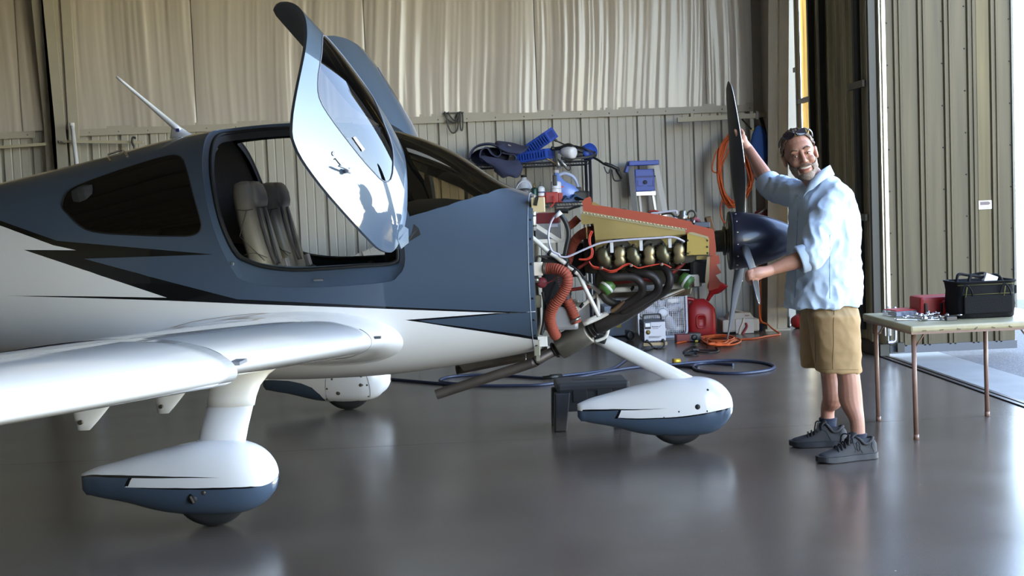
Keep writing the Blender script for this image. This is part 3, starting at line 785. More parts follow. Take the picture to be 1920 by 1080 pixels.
for sd in (-1, 1):
    w = empty('wing'); w.parent = plane; w['label'] = 'near wing over the left main wheel' if sd == -1 else 'far wing'
    mb = MB(); mb.loft([wing_ring(y, a, b, zl(y), t, .0, sd, .02) for y, a, b, t in wing_st], closed=True); mb.build('wing_panel', m_white, w)
    mb = MB(); mb.loft([wing_ring(y, a, b, zl(y)-(.012 if y < 5.5 else 0), t, .012, sd, .02) for y, a, b, t in cuff_st], closed=True, cap=True); mb.build('wing_outer_panel', m_white, w)
    # root fairing lip, stall strip, flap hinge fairings
    for (fx, fy, zz, L) in ((-.60, 1.76, .485, .36), (-.52, .88, .415, .34)):
        ztop = zl(fy)-.02
        mb = MB(); rings = []
        for i in range(9):
            f = i/8; z = ztop+(zz-ztop)*f; hl = (L*.5)*(1-f)**.9+.035; hw_ = .028*(1-f*.6)
            cx_ = fx+.10*(1-f)
            rings.append([Vector((cx_+hl*math.cos(a)*(1.0 if math.cos(a) > 0 else .75), sd*fy+hw_*math.sin(a), z)) for a in frange(0, 2*math.pi, 20)[:-1]])
        mb.loft(rings, cap=True); ff = mb.build('hinge_fairing', m_white, w)
        MB().cyl((fx, sd*(fy+.03), zz+.04), (fx, sd*(fy-.03), zz+.04), .011, n=10).build('hinge_bolt', mat('dull bolt', (90, 84, 74), .5, .7), ff)
    MB().box((.575, sd*3.24, zl(3.24)+.015), (.05, .10, .012)).build('stall_strip', mat('stall strip', (110, 112, 118), .5), w)
    MB().tube([wing_ring(1.02, .655, -.78, zl(1.02), .16, 0, sd, .02)[k]+Vector((0, sd*.0, .0012)) for k in range(40, 58)], .003, 5).build('panel_seam', m_seam, w)
    MB().box((.655, sd*.93, zl(.93)+.03), (.07, .03, .012)).build('vortex_fence', mat('fence dark', (70, 72, 78), .5), w)
# fillet seam drawn as a thin raised line on the body
fil = [U(('p', x, y)) for x, y in ((262, 640), (300, 622), (350, 606), (400, 597), (480, 588), (560, 589), (620, 597), (680, 612), (720, 630), (738, 648), (736, 658))]
fp = smooth_path([(u, t, 0) for u, t in fil], 6)
on_skin(FS, [(v.x, v.y) for v in fp], .0016, 'fairing_seam', mat('seam tan', (150, 132, 112), .6), plane, .0005)
# tail (behind the frame): fin and stabiliser
mb = MB(); mb.loft([[Vector((xl-a*c, h*c*.9, z)) for a, h in airfoil(20, .11, 0)] for z, xl, c in ((1.15, -3.35, 1.25), (1.5, -3.55, 1.05), (2.65, -4.15, .6))], cap=True); mb.build('fin', m_blue, plane)
mb = MB(); mb.loft([[Vector((-3.95-abs(y)*.14-a*c, y, 1.28+h*c*.8)) for a, h in airfoil(20, .10, 0)] for y, c in ((-1.95, .5), (0, .75), (1.95, .5))], cap=True); mb.build('stabilizer', m_white, plane)

# ------------------------------------------------------------------ antenna and skin fittings
a0, a1 = la(219, 144, 0), la(338, 246, 0)
mb = MB(); pts = [a0+(a1-a0)*f for f in frange(0, 1, 10)]
mb.tube(pts, [.010+.016*f**1.4 for f in frange(0, 1, 10)], 12, flat=.8)
ant = mb.build('antenna', m_white, plane, label='white whip antenna')
base = la(346, 252, 0); mb = MB(); rings = []
for i in range(8):
    f = i/7; hl = .062*(1-f)+.020; hw_ = .018*(1-f)+.012
    rings.append([Vector((base.x-.01+hl*math.cos(a)-.045*f, hw_*math.sin(a), base.z-.02+.075*f)) for a in frange(0, 2*math.pi, 18)[:-1]])
mb.loft(rings, cap=True); mb.build('antenna_base', m_white, ant)
lp = la(333, 244, -.03); MB().box((lp.x, lp.y, lp.z), (.02, .004, .02)).build('badge', mat('badge blue', (52, 54, 140), .4), ant)
g1 = FS.hit(201, 291); g2 = FS.hit(238, 294)
q1 = [FS.hit(*p) for p in ((206, 302), (203, 293), (203, 290))]
mb = MB()
pts = []
for (px_, py_), o_ in (((208, 303), .0), ((204, 297), .004), ((203, 292), .006), ((214, 288), .006), ((228, 284), .006), ((234, 286), .006), ((239, 294), .0)):
    P = FS.hit(px_, py_); pts.append(P+FS.nrm(P)*o_)
MB().tube(smooth_path(pts, 5), .006, 8).build('grab_rail', m_chrome, plane)
lt_ = FS.hit(437, 494); MB().box(lt_+FS.nrm(lt_)*.004, (.012, .01, .02), bev=.003).build('door_latch', m_chrome, plane)
st_ = FS.hit(597, 525); MB().box(st_-Vector((0, -.01, 0)), (.055, .02, .01), bev=.002).build('striker_plate', m_chrome, plane)
# ================================================================== landing gear
m_bolt = mat('dull bolt', (90, 84, 74), .5, .7)
PANT = [[-.648, .264, .186, .006, .236, 2.2, 2.2], [-.640, .268, .172, .020, .238, 2.2, 2.2], [-.60, .285, .158, .040, .242, 2.2, 2.2], [-.45, .325, .126, .078, .24, 2.2, 2.2], [-.25, .372, .075, .115, .235, 2.2, 2.3], [-.05, .408, .058, .14, .235, 2.2, 2.6], [.06, .408, .060, .145, .235, 2.2, 2.6]]
for _t in (.22, .42, .58, .72, .83, .91, .96, .985, .999):       # blunt elliptical nose
    _k = (1-_t**2.3)**.5; PANT.append([.06+(.3025-.06)*_t, .232+(.408-.232)*_k, .232-(.232-.060)*_k, .145*_k, .235-.003*_t, 2.2, 2.6-.4*_t])
def scale_pant(dx, dz, sx=1, sz=1, sy=1): return [[r[0]*sx+dx, r[1]*sz+dz, r[2]*sz+dz, r[3]*sy, r[4]*sz+dz, r[5], r[6]] for r in PANT]
def wheel(x, y, r, parent, name='tire', w=.075):
    mb = MB(); rot = Matrix.Rotation(R(90), 3, 'X')
    mb.lathe([(r*.5, -w*.8), (r*.78, -w*.95), (r*.95, -w*.6), (r, -w*.2), (r, w*.2), (r*.95, w*.6), (r*.78, w*.95), (r*.5, w*.8)], c=(x, y, r), n=40, M=rot); t = mb.build(name, m_tire, parent)
    MB().lathe([(0, -w*.75), (r*.5, -w*.78), (r*.52, 0), (r*.5, w*.78), (0, w*.75)], c=(x, y, r), n=24, M=rot).build('rim', mat('wheel rim', (150, 150, 150), .4, .8), t)
    return t
PS = Shell(PANT)
def pant(parent, y, ST, regions_fn, side_paint):
    sh = Shell(ST); sh.off = y
    xs_ = frange(ST[0][0], ST[-4][0], 44)+frange(ST[-4][0], ST[-2][0], 8)[1:]+frange(ST[-2][0], ST[-1][0], 2)[1:]
    pr, uv_ = cut_shell(sh, xs_, frange(-HP, HP, 36), regions_fn(sh), 'white')
    gs = [(pr.get('white', []), 0), (pr.get('blue', []), 1), (pr.get('black', []), 2)]
    o = shell_obj('wheel_fairing', sh, gs, uv_, [m_white, m_blue, m_black], parent, yc=y)
    return o, sh
def reg_main(sh):
    f = lambda l: [sh.uv(('p', x, y)) for x, y in l]
    x0, x1 = sh.xs[0], sh.xs[-1]
    line_t = f([(500, 909), (470, 912), (440, 913.5), (400, 914.5), (330, 915), (270, 914.5), (215, 912)])
    line_b = f([(240, 914), (300, 917.5), (360, 918), (440, 916.5), (490, 911.5)])
    band = [(x1, line_t[0][1]+.02)]+line_t[:6]+line_b+[(x1, line_t[0][1]-.02)]
    slash = f([(241, 896), (247.5, 896), (240, 912), (232.5, 912)])
    spear = f([(163, 890), (190, 890.5), (240, 891.5), (330, 894), (415, 896), (330, 896.5), (245, 896.5), (200, 895.5), (163, 893.5)]); spear[0] = (x0, spear[0][1]); spear[-1] = (x0, spear[-1][1])
    tailb = [(x0, spear[-1][1])]+f([(245, 896)])+f([(235, 913)])+[(x0, -.9)]
    low = [(x1, line_t[0][1]-.02), (x1, -HP), (x0, -HP), (x0, -.1)]+[sh.uv(('p', 180, 911))]+f([(240, 914)])+line_b
    return [('black', dens(slash, .012)), ('black', dens(spear, .012)), ('black', dens(band, .012)), ('blue', dens(tailb, .02)), ('blue', dens(low, .02))]
def strut(parent, y0, y1, z0, z1, sec, name, m, n=28):
    # sec: list of (f, x_le, x_te, thick) ; f=0 top
    mb = MB(); rings = []
    for f, xl, xt, tk in sec:
        y = y0+(y1-y0)*f; z = z0+(z1-z0)*f; c = (xl-xt)/2; cx_ = (xl+xt)/2
        rings.append([Vector((cx_+c*math.cos(a), y+tk*math.sin(a)*(1 if math.cos(a) > 0 else abs(math.sin(a))**.3), z)) for a in frange(0, 2*math.pi, n)[:-1]])
    mb.loft(rings, cap=True); return mb.build(name, m, parent)
for sd in (-1, 1):
    gear = empty('main_gear'); gear.parent = plane; gear['label'] = 'near main wheel under its white fairing' if sd == -1 else 'far main wheel under its white fairing'
    y = 1.69*sd
    wheel(-.02, y, .19, gear)
    fn = reg_main
    if sd == -1: wf, psh = pant(gear, y, PANT, reg_main, 1)
    else:
        def reg_far(sh):
            sh.off = y; f = lambda l: [sh.uv(('p', a, b)) for a, b in l]; x0, x1 = sh.xs[0], sh.xs[-1]
            lo1 = [(x0, -.02)]+f([(540, 714), (565, 719), (585, 727), (600, 740), (610, 750)])+[(-.2, -HP), (x0, -HP)]
            lo2 = [(x1, -.1)]+f([(735, 722), (718, 735), (705, 748)])+[(.12, -HP), (x1, -HP)]
            return [('blue', dens(lo1, .02)), ('blue', dens(lo2, .02))]
        wf, psh = pant(gear, y, PANT, reg_far, 1)
        for (bx, by) in ((622, 711), (679, 722), (688, 722), (613, 729), (613, 748), (677, 706), (691, 743)):
            P = psh.hit(bx, by, y); MB().lathe([(.008, 0), (.006, .003), (0, .004)], c=P, n=8, M=frame_from(Vector((0, -1, 0)))).build('fairing_screw', m_bolt, wf)
        for (bx, by, rr_) in ((634, 737, .016), (676, 722, .013)):
            P = psh.hit(bx, by, y); MB().lathe([(rr_, 0), (rr_*.8, .003), (0, .003)], c=P, n=12, M=frame_from(Vector((0, -1, 0)))).build('access_plug', m_bolt, wf)
        for line in (((620, 690), (612, 705), (610, 725), (612, 745), (618, 752)), ((676, 690), (687, 705), (693, 725), (694, 742), (690, 752))):
            pts = []
            for q in line:
                P = psh.hit(q[0], q[1], y); pts.append(P+Vector((0, -.001, 0)))
            MB().tube(smooth_path(pts, 4), .0018, 5).build('fairing_seam', m_seam, wf)
    if sd == -1:
        P = psh.hit(361, 935, y); n = Vector((0, -1, 0))
        ho = MB().lathe([(.026, .001), (.026, .003), (.0, .003)], c=P, n=24, M=frame_from(n), sx=.85).build('valve_hole', m_rubber, wf)
        MB().box(P+Vector((0, -.006, -.004)), (.008, .004, .035), rot=Matrix.Rotation(R(-25), 3, 'Y')).build('valve_stem', mat('valve', (120, 116, 108), .4, .6), ho)
        P = psh.hit(382, 924, y); MB().lathe([(.011, 0), (.008, .004), (0, .004)], c=P, n=12, M=frame_from(n)).build('fairing_screw', m_bolt, wf)
    # strut: fairing cuff under the wing then composite leg
    zt0 = zl(1.5)-.08
    strut(gear, 1.52*sd, 1.60*sd, zt0+.03, .555, [(0, .34, -.075, .085), (.12, .30, -.068, .075), (.3, .245, -.052, .06), (.55, .205, -.045, .05), (.8, .188, -.05, .046), (1, .182, -.052, .045)], 'strut_cuff', mat('strut paint', (224, 220, 212), .4, coat=.4))
    strut(gear, 1.60*sd, 1.68*sd, .556, .37, [(0, .176, -.047, .04), (.5, .158, -.072, .042), (1, .145, -.085, .045)], 'strut', m_white)
    on = MB().tube([Vector((.03+.112*math.cos(a), 1.668*sd+.046*math.sin(a), .402)) for a in frange(0, 2*math.pi, 24)[:-1]], .006, 6, closed=True).build('strut_collar', m_white, gear)

# nose gear
ng = empty('nose_gear'); ng.parent = plane; ng['label'] = 'nose wheel under its white and blue fairing'
NP = scale_pant(2.315, -.006, .965, 1.0, .95)
wheel(2.28, 0, .185, ng, w=.07)
def reg_nose(sh):
    f = lambda l: [sh.uv(('p', a, b)) for a, b in l]; x0, x1 = sh.xs[0], sh.xs[-1]
    t_ = f([(1095, 770.5), (1130, 769), (1163, 768)]); lo = f([(1166, 783.5), (1230, 783.5), (1300, 778), (1340, 771), (1360, 766.5)])
    low = [(x0, t_[0][1])]+t_+f([(1156, 783)])+lo+[(x1, lo[-1][1]), (x1, -HP), (x0, -HP)]
    band = f([(1158, 785.5), (1166, 785.5)])+f([(1230, 785.5), (1300, 780.5), (1340, 773.5), (1360, 769)])+[(x1, lo[-1][1]-.03), (x1, lo[-1][1])]+lo[::-1]
    slash = f([(1160, 769), (1165, 769), (1158, 785), (1152, 785)])
    spear = f([(1092, 768.5), (1150, 767), (1252, 765.5), (1160, 769.5), (1092, 771.5)])
    return [('black', dens(slash, .01)), ('black', dens(spear, .01)), ('black', dens(band, .01)), ('blue', dens(low, .02))]
nf, nsh = pant(ng, 0, NP, reg_nose, 1)
for (bx, by, rr_) in ((1308, 763, .016), (1327, 731, .007), (1273, 772, .005), (1326, 771, .005), (1245, 783, .005), (1308, 778, .005)):
    P = nsh.hit(bx, by, 0); MB().lathe([(rr_, 0), (rr_*.8, .003), (0, .003)], c=P, n=12, M=frame_from(Vector((0, -1, 0)))).build('fairing_screw', m_rubber, nf)
# nose leg: broad white fairing blade slanting from the engine mount to the wheel
a0 = [la(1112, 642, 0), la(1140, 628, 0)]; a1 = [la(1310, 741, 0), la(1345, 729, 0)]
mb = MB(); rings = []
for f in frange(0, 1, 14):
    lo_ = a0[0].lerp(a1[0], f); hi_ = a0[1].lerp(a1[1], f); c = (lo_+hi_)/2; d = (hi_-lo_)/2*(1+.25*math.sin(math.pi*f)*(1-f)); tk = .045-.005*f
    if f > .93: tk *= .8
    rings.append([c+d*math.cos(a)+Vector((0, tk*math.sin(a), 0)) for a in frange(0, 2*math.pi, 20)[:-1]])
mb.loft(rings, cap=True); mb.build('nose_leg', m_white, ng)
P = la(1318, 722, -.05); MB().tube([la(1265, 716, -.03), la(1300, 716, -.04), la(1330, 727, -.03)], [.012, .02, .008], 10, flat=.6).build('leg_fairing_top', m_white, ng)
for (bx, by) in ((1280, 724), (1295, 716)):
    P = la(bx, by, -.042); MB().lathe([(.006, 0), (0, .004)], c=P, n=8, M=frame_from(Vector((0, -1, 0)))).build('leg_screw', m_rubber, ng)
# ================================================================== cabin
m_leather = mat('grey leather', (136, 130, 118), .45, bump=.06, bscale=120)
m_belt = mat('belt webbing', (84, 80, 82), .8)
MB().box((-.1, 0, .96), (1.7, 1.06, .08)).build('cabin_floor', m_lin_dk, plane)
mb = MB(); ring = [FS.pt(-1.25, t, -1)*1 for t in frange(-.8, HP, 16)]+[FS.pt(-1.25, t, 1) for t in frange(HP, -.8, 16)[1:]]
ring = [Vector((v.x, v.y*.94, 1.2+(v.z-1.2)*.95)) for v in ring]; mb.add(ring, [tuple(range(len(ring)))]); mb.build('rear_bulkhead', m_lin_dk, plane, recalc=False)
MB().box((-.82, 0, 1.12), (.5, 1.0, .32), bev=.06).build('rear_seat', m_lin_dk, plane)
MB().box((-1.0, 0, 1.42), (.14, 1.0, .5), rot=Matrix.Rotation(R(-14), 3, 'Y'), bev=.05).build('rear_seat_back', m_lin_dk, plane)
def rrect(w, d, n=28, p=3.2, bol=0.0):
    out = []
    for i in range(n):
        a = 2*math.pi*i/n; c, s = math.cos(a), math.sin(a)
        u = abs(c)**(2/p)*(1 if c > 0 else -1); v = abs(s)**(2/p)*(1 if s > 0 else -1)
        x = u*d/2
        if u > 0: x -= bol*(1-abs(v)**2)*d        # dished front between bolsters
        out.append((x, v*w/2))
    return out
def seat(yc):
    s = empty('seat'); s.parent = plane; s['label'] = 'near grey leather seat' if yc < 0 else 'far grey leather seat'
    spine = [(-.005, .98), (-.045, 1.12), (-.085, 1.28), (-.118, 1.42), (-.142, 1.53), (-.156, 1.60), (-.160, 1.635), (-.160, 1.652)]
    wid = [.42, .43, .43, .41, .36, .30, .25, .12]; dep = [.17, .16, .15, .14, .135, .13, .10, .03]; bol = [.22, .25, .25, .2, .08, .03, 0, 0]
    sm = [smooth_path([(spine[i][0], spine[i][1], wid[i]) for i in range(8)], 4), smooth_path([(dep[i], bol[i], 0) for i in range(8)], 4)]
    mb = MB(); rings = []
    for a, b in zip(*sm):
        rings.append([Vector((a.x+u, yc+v, a.y)) for u, v in rrect(a.z, b.x, bol=b.y)])
    mb.loft(rings, cap=True); bk = mb.build('backrest', m_leather, s)
    # headrest pad over the front of the top
    mb = MB(); rings = []
    for z, w, d in ((1.495, .16, .02), (1.505, .23, .07), (1.54, .25, .09), (1.59, .24, .09), (1.63, .2, .07), (1.65, .12, .03)):
        xx = -.085-.14*(z-1.5)*.9
        rings.append([Vector((xx+u-.01, yc+v, z)) for u, v in rrect(w, d)])
    mb.loft(rings, cap=True); mb.build('headrest', m_leather, s)
    MB().box((.2, yc, 1.02), (.46, .42, .12), bev=.045).build('cushion', m_leather, s)
    # stitched seams on the side bolster
    m_st = mat('leather seam', (84, 80, 72), .7)
    def bolster(z, f):                 # point on the camera-side face of the backrest
        k = min(range(len(sm[0])), key=lambda i: abs(sm[0][i].y-z)); a, b = sm[0][k], sm[1][k]
        return Vector((a.x+f*b.x*.5, yc-a.z/2-.0012+.012*abs(f)**4, z))
    for pts in ([(1.50, -.8), (1.485, 0), (1.49, .8)], [(1.49, .3), (1.42, -.2), (1.34, -.75)], [(1.34, -.75), (1.27, .0), (1.20, .6)], [(1.235, -.8), (1.245, 0), (1.215, .8)]):
        MB().tube(smooth_path([bolster(z, f) for z, f in pts], 5), .0022, 5).build('stitched_seam', m_st, s)
    for sg in (-1, 1):
        pts = [Vector((x_+.05, yc+sg*w_, z_)) for x_, z_, w_ in ((-.135, 1.50, .07), (-.114, 1.40, .075), (-.085, 1.28, .06), (-.052, 1.17, .035))]
        pts = smooth_path(pts, 5); mb = MB(); mb.loft([[p+Vector((.002, -.022, 0)), p+Vector((.006, -.021, 0)), p+Vector((.006, .021, 0)), p+Vector((.002, .022, 0))] for p in pts], closed=True, cap=True); mb.build('seat_belt', m_belt, s)
    MB().box((.055, yc-.02, 1.165), (.03, .065, .075), rot=Matrix.Rotation(R(-14), 3, 'Y'), bev=.006).build('belt_buckle', mat('buckle', (176, 176, 182), .3, .6), s)
    pts = smooth_path([Vector(q) for q in ((.06, yc-.02, 1.13), (.10, yc+.05, 1.09), (.12, yc+.13, 1.0), (.10, yc+.18, .95))], 5)
    mb = MB(); mb.loft([[p+Vector((-.02, -.01, 0)), p+Vector((.02, -.012, .004)), p+Vector((.02, .012, .008)), p+Vector((-.02, .01, .004))] for p in pts], closed=True, cap=True); mb.build('lap_belt', m_belt, s)
    if yc < 0:
        P = la(486, 509, yc-.22); MB().lathe([(.012, 0), (.010, .006), (0, .006)], c=P, n=12, M=frame_from(Vector((0, -1, 0)))).build('recline_knob', m_chrome, s)
seat(-.28); seat(.28)
mb = MB(); rings = []
for x, zt, hw in ((.66, 1.40, .50), (.70, 1.49, .49), (.80, 1.51, .47), (.95, 1.51, .42), (1.1, 1.49, .36), (1.22, 1.46, .30), (1.33, 1.43, .2)):
    rings.append([Vector((x, hw*math.cos(a), 1.15+(zt-1.15)*abs(math.sin(a))**.55)) for a in frange(0, math.pi, 18)])
mb.loft(rings, closed=False); mb.build('instrument_panel', mat('glareshield', (20, 20, 21), .8), plane)
kb = la(696, 495, .1); MB().sphere(kb, .022, 12, 8).cyl(kb, kb+Vector((.01, 0, -.1)), .008, n=8).build('power_lever', m_rubber, plane)
MB().box((.45, 0, 1.05), (.6, .16, .1), bev=.03).build('center_console', m_lin_dk, plane)
vt = la(397, 289, -.1); MB().sphere(vt+Vector((-.05, 0, .03)), (.09, .06, .035), 14, 8).build('overhead_vent', m_lining, plane)

# ================================================================== engine bay
L4 = -.42
m_gold = mat('gold zinc sheet', (176, 156, 104), .38, .75, var=.08, vscale=5, rvar=.08)
m_gold2 = mat('bright gold sheet', (214, 188, 112), .3, .8, rvar=.06, vscale=4)
m_seal = mat('orange silicone seal', (154, 66, 42), .6, bump=.04, bscale=50)
m_rivet = mat('rivet', (196, 188, 164), .35, .7)
m_case = mat('engine casting', (66, 62, 54), .55, .4, bump=.15, bscale=30, var=.2, vscale=10)
m_cover = mat('valve cover olive', (92, 86, 66), .32, .7, var=.12, vscale=12)
m_cover2 = mat('valve cover gold', (140, 126, 96), .36, .7, var=.12, vscale=12)
m_exh = mat('exhaust steel', (64, 58, 56), .5, .6, var=.25, vscale=9, bump=.05)
m_muff = mat('muffler steel', (120, 114, 104), .42, .7, var=.15, vscale=5)
m_hose = mat('red duct hose', (142, 64, 46), .7)
m_clamp = mat('hose clamp', (150, 146, 140), .3, .9)
m_mount = mat('white mount tube', (222, 218, 212), .35, coat=.3)
m_wire = mat('lavender line', (186, 182, 198), .4)
m_red = mat('ignition lead', (186, 60, 40), .5)
m_dkred = mat('dark red line', (132, 40, 34), .5)
m_blk = mat('black hose', (22, 22, 24), .5)
m_grn = mat('green mount', (74, 112, 52), .45, var=.1)
m_brn = mat('rusty brown', (96, 72, 48), .6, .3, var=.2, vscale=15)
def sheet(poly, lat, th, m, name, parent=plane, bulge=0):
    n = len(poly); f = [la(x, y, lat) for x, y in poly]; mb = MB()
    mb.add(f+[v+Vector((0, th, 0)) for v in f], [tuple(range(n)), tuple(range(2*n-1, n-1, -1))]+[(i, (i+1) % n, n+(i+1) % n, n+i) for i in range(n)])
    return mb.build(name, m, parent)
def hose(pts, lat, r, m, name, rib=0, parent=plane, n=12, sub=8, lats=None):
    P = [la(x, y, lat if lats is None else lats[i]) for i, (x, y) in enumerate(pts)]
    S = smooth_path(P, sub)
    if rib:
        L = sum((S[i+1]-S[i]).length for i in range(len(S)-1)); k = int(L/rib)*4; Q = []; acc = 0; i = 0
        for j in range(k+1):
            t = L*j/k
            while i < len(S)-2 and acc+(S[i+1]-S[i]).length < t: acc += (S[i+1]-S[i]).length; i += 1
            Q.append(S[i].lerp(S[i+1], min(1, (t-acc)/max(1e-6, (S[i+1]-S[i]).length))))
        rs = [r*(1+(.07 if j % 4 in (0, 1) else -.045)) for j in range(len(Q))]
        return MB().tube(Q, rs, 16).build(name, m, parent)
    return MB().tube(S, r, n).build(name, m, parent)
z1 = lambda x, y: (985+x/9, 360+y/9); z2 = lambda x, y: (985+x/5.687, 470+y/5.687); z3 = lambda x, y: (1085+x/7.713, 365+y/7.713)
za = lambda x, y: (1225+x/6.75, 365+y/6.75); zb5 = lambda x, y: (1100+x/6.75, 480+y/6.75)
# casting core
MB().box((2.13, 0, 1.16), (.74, .36, .24), bev=.03).build('crankcase', m_case, plane)
MB().box((2.10, 0, .975), (.56, .40, .17), bev=.05).build('oil_sump', mat('sump casting', (86, 78, 64), .6, .3, var=.2, bump=.1), plane)
MB().box((2.36, -.05, 1.02), (.16, .3, .16), bev=.03).build('accessory_case', m_case, plane)
for i, cx_ in enumerate((1.96, 2.15, 2.34)):
    for sd in (-1, 1):
        mb = MB()
        for k in range(9): mb.cyl((cx_-.0, sd*(.17+k*.022), 1.17), (cx_, sd*(.181+k*.022), 1.17), .078, n=20)
        mb.cyl((cx_, sd*.15, 1.17), (cx_, sd*.385, 1.17), .066, n=20); mb.build('cylinder', m_case, plane)
# valve covers
COV_A = [(255, 860), (262, 800), (300, 765), (350, 757), (400, 772), (428, 815), (440, 860), (470, 900), (482, 955), (468, 1025), (425, 1062), (372, 1060), (330, 1025), (298, 1005), (272, 965), (254, 915)]
COV_B = [(500, 815), (525, 765), (575, 742), (635, 748), (672, 790), (682, 850), (668, 905), (684, 955), (668, 1015), (622, 1046), (560, 1050), (515, 1028), (498, 975), (516, 920), (502, 870)]
def cover(poly, dx, dy, m):
    P0 = [la(*((lambda q: (q[0]+dx, q[1]+dy))(z3(x, y))), -.392) for x, y in poly]
    P0 = smooth_path(P0, 3, True); c = sum(P0, Vector((0, 0, 0)))/len(P0); mb = MB(); rings = []
    for sc_, dep in ((1.0, 0), (1.0, .012), (.94, .014), (.90, .030), (.80, .040), (.55, .046), (.2, .048)):
        rings.append([c+(p-c)*sc_-Vector((0, dep, 0)) for p in P0])
    mb.loft(rings, cap=True); o = mb.build('valve_cover', m, plane)
    n = len(P0)
    for f in (.04, .22, .42, .6, .8):
        p = P0[int(f*n) % n]; q_ = c+(p-c)*.97
        MB().lathe([(.012, -.012), (.012, .006), (.007, .008), (.007, .016), (0, .018)], c=q_-Vector((0, .008, 0)), n=8, M=frame_from(Vector((0, -1, 0)))).build('cover_bolt', m_case, o)
for (dx, dy) in ((0, 0), (55.2, -2.6), (110.5, -6.2)):
    cover(COV_A, dx, dy, m_cover); cover(COV_B, dx, dy, m_cover2)
for (x, y0, y1) in ((1146.5, 454, 474), (1201.5, 450, 470), (1255.5, 446, 464.5)):
    a, b = la(x, y0, -.43), la(x+1, y1, -.435); MB().box((a+b)/2, (.018, .006, (a-b).length), bev=.001).build('clip', mat('white clip', (200, 198, 200), .4), plane)
# baffles
sheet([z3(240, 655), z3(1157, 605), za(405, 500), za(400, 720), za(30, 760), z3(240, 880)], -.352, .004, m_gold, 'inner_baffle')
bf = sheet([z3(30, 285), z3(65, 240), z3(640, 335), z3(1157, 430), za(410, 430), za(410, 500), z3(1157, 605), z3(240, 655), z3(215, 420), z3(40, 432)], L4, .004, m_gold, 'engine_baffle')
st0 = sheet([z3(33, 288), z3(68, 236), z3(1157, 426), za(410, 428), za(410, 468), z3(1157, 478), z3(140, 300)], L4-.004, .004, mat('baffle strip', (168, 158, 126), .4, .6), 'baffle_strip')
rv = None
for k in range(30):
    f = k/29; P = la(*z3(72+f*(1550-72), 262+f*(500-262)), L4-.005)
    if rv is None: rv = MB().lathe([(.0045, 0), (.003, .003), (0, .0035)], n=8, M=frame_from(Vector((0, -1, 0)))).build('rivet', m_rivet, st0); q = rv
    else: q = inst(rv, st0)
    q.location = P
sl1 = sheet([z3(60, 145), z3(190, 150), z3(340, 162), z3(1157, 288), za(480, 340), za(500, 375), za(750, 435), za(772, 475), za(795, 690), za(788, 775), za(715, 772), za(706, 548), za(690, 530), za(500, 478), za(440, 478), za(432, 540), za(412, 500), za(408, 430), z3(1157, 430), z3(64, 240)], L4-.002, .008, m_seal, 'baffle_seal')
sheet([z3(60, 150), z3(48, 105), z3(85, 58), z3(165, 25), z3(188, 60), z3(196, 152)], L4+.0, .006, m_seal, 'baffle_seal')
sheet([z3(195, 152), z3(195, 105), z3(240, 112), z3(300, 150), z3(318, 165)], L4+.10, .006, m_gold, 'baffle_lip')
gb = sheet([za(430, 485), za(690, 535), za(706, 560), za(706, 757), za(424, 767)], L4-.008, .006, m_gold2, 'front_baffle')
sheet([za(440, 478), za(500, 474), za(697, 532), za(700, 560), za(460, 500)], L4-.011, .004, mat('baffle strip', (168, 158, 126), .4, .6), 'baffle_strip')
for (x, y) in ((684, 580), (684, 660), (686, 738), (436, 580), (440, 745)):
    MB().lathe([(.006, 0), (.004, .004), (0, .004)], c=la(*za(x, y), L4-.009), n=8, M=frame_from(Vector((0, -1, 0)))).build('rivet', m_case, gb)
sheet([za(680, 790), za(715, 785), za(705, 1075), (1324, 546), za(655, 1080)], L4-.004, .006, mat('tan strip', (150, 132, 100), .5, .3), 'cowl_seal_strip')
lowseal = MB(); ll = [za(712, 782), za(832, 764), za(846, 872), za(800, 885), za(862, 988), za(790, 1020), (1352, 530), (1347, 540), (1328, 546), za(705, 1075)]
sheet(ll, L4+.006, .006, m_seal, 'cowl_seal')
sheet([za(545, 775), za(680, 775), za(675, 822), za(545, 822)], -.36, .006, m_gold, 'lower_baffle')
# far-side baffle, front and rear walls so the cooling box is a box
xb_, xf_ = la(1092, 400, L4).x, la(1338, 460, L4).x
mb = MB(); mb.add([(xb_, .42, 1.40), (xf_-.05, .42, 1.25), (xf_-.05, .42, 1.17), (xb_+.1, .42, 1.17)], [(0, 1, 2, 3)]); mb.build('engine_baffle', m_gold, plane, recalc=False)
mb = MB(); mb.box((xf_-.03, 0, 1.22), (.006, .80, .12)); mb.build('front_baffle', m_gold2, plane)
mb = MB(); mb.box((xb_+.02, 0, 1.33), (.006, .80, .16)); mb.build('rear_baffle', m_gold, plane)
mb = MB(); mb.loft([[Vector((la(x, y, -.42).x, yy, la(x, y, -.42).z-.03)) for yy in (-.41, -.2, .2, .41)] for x, y in ((1100, 390), (1180, 402), (1260, 415), (1330, 435))], closed=False); mb.build('cylinder_shroud', m_case, plane, recalc=False)
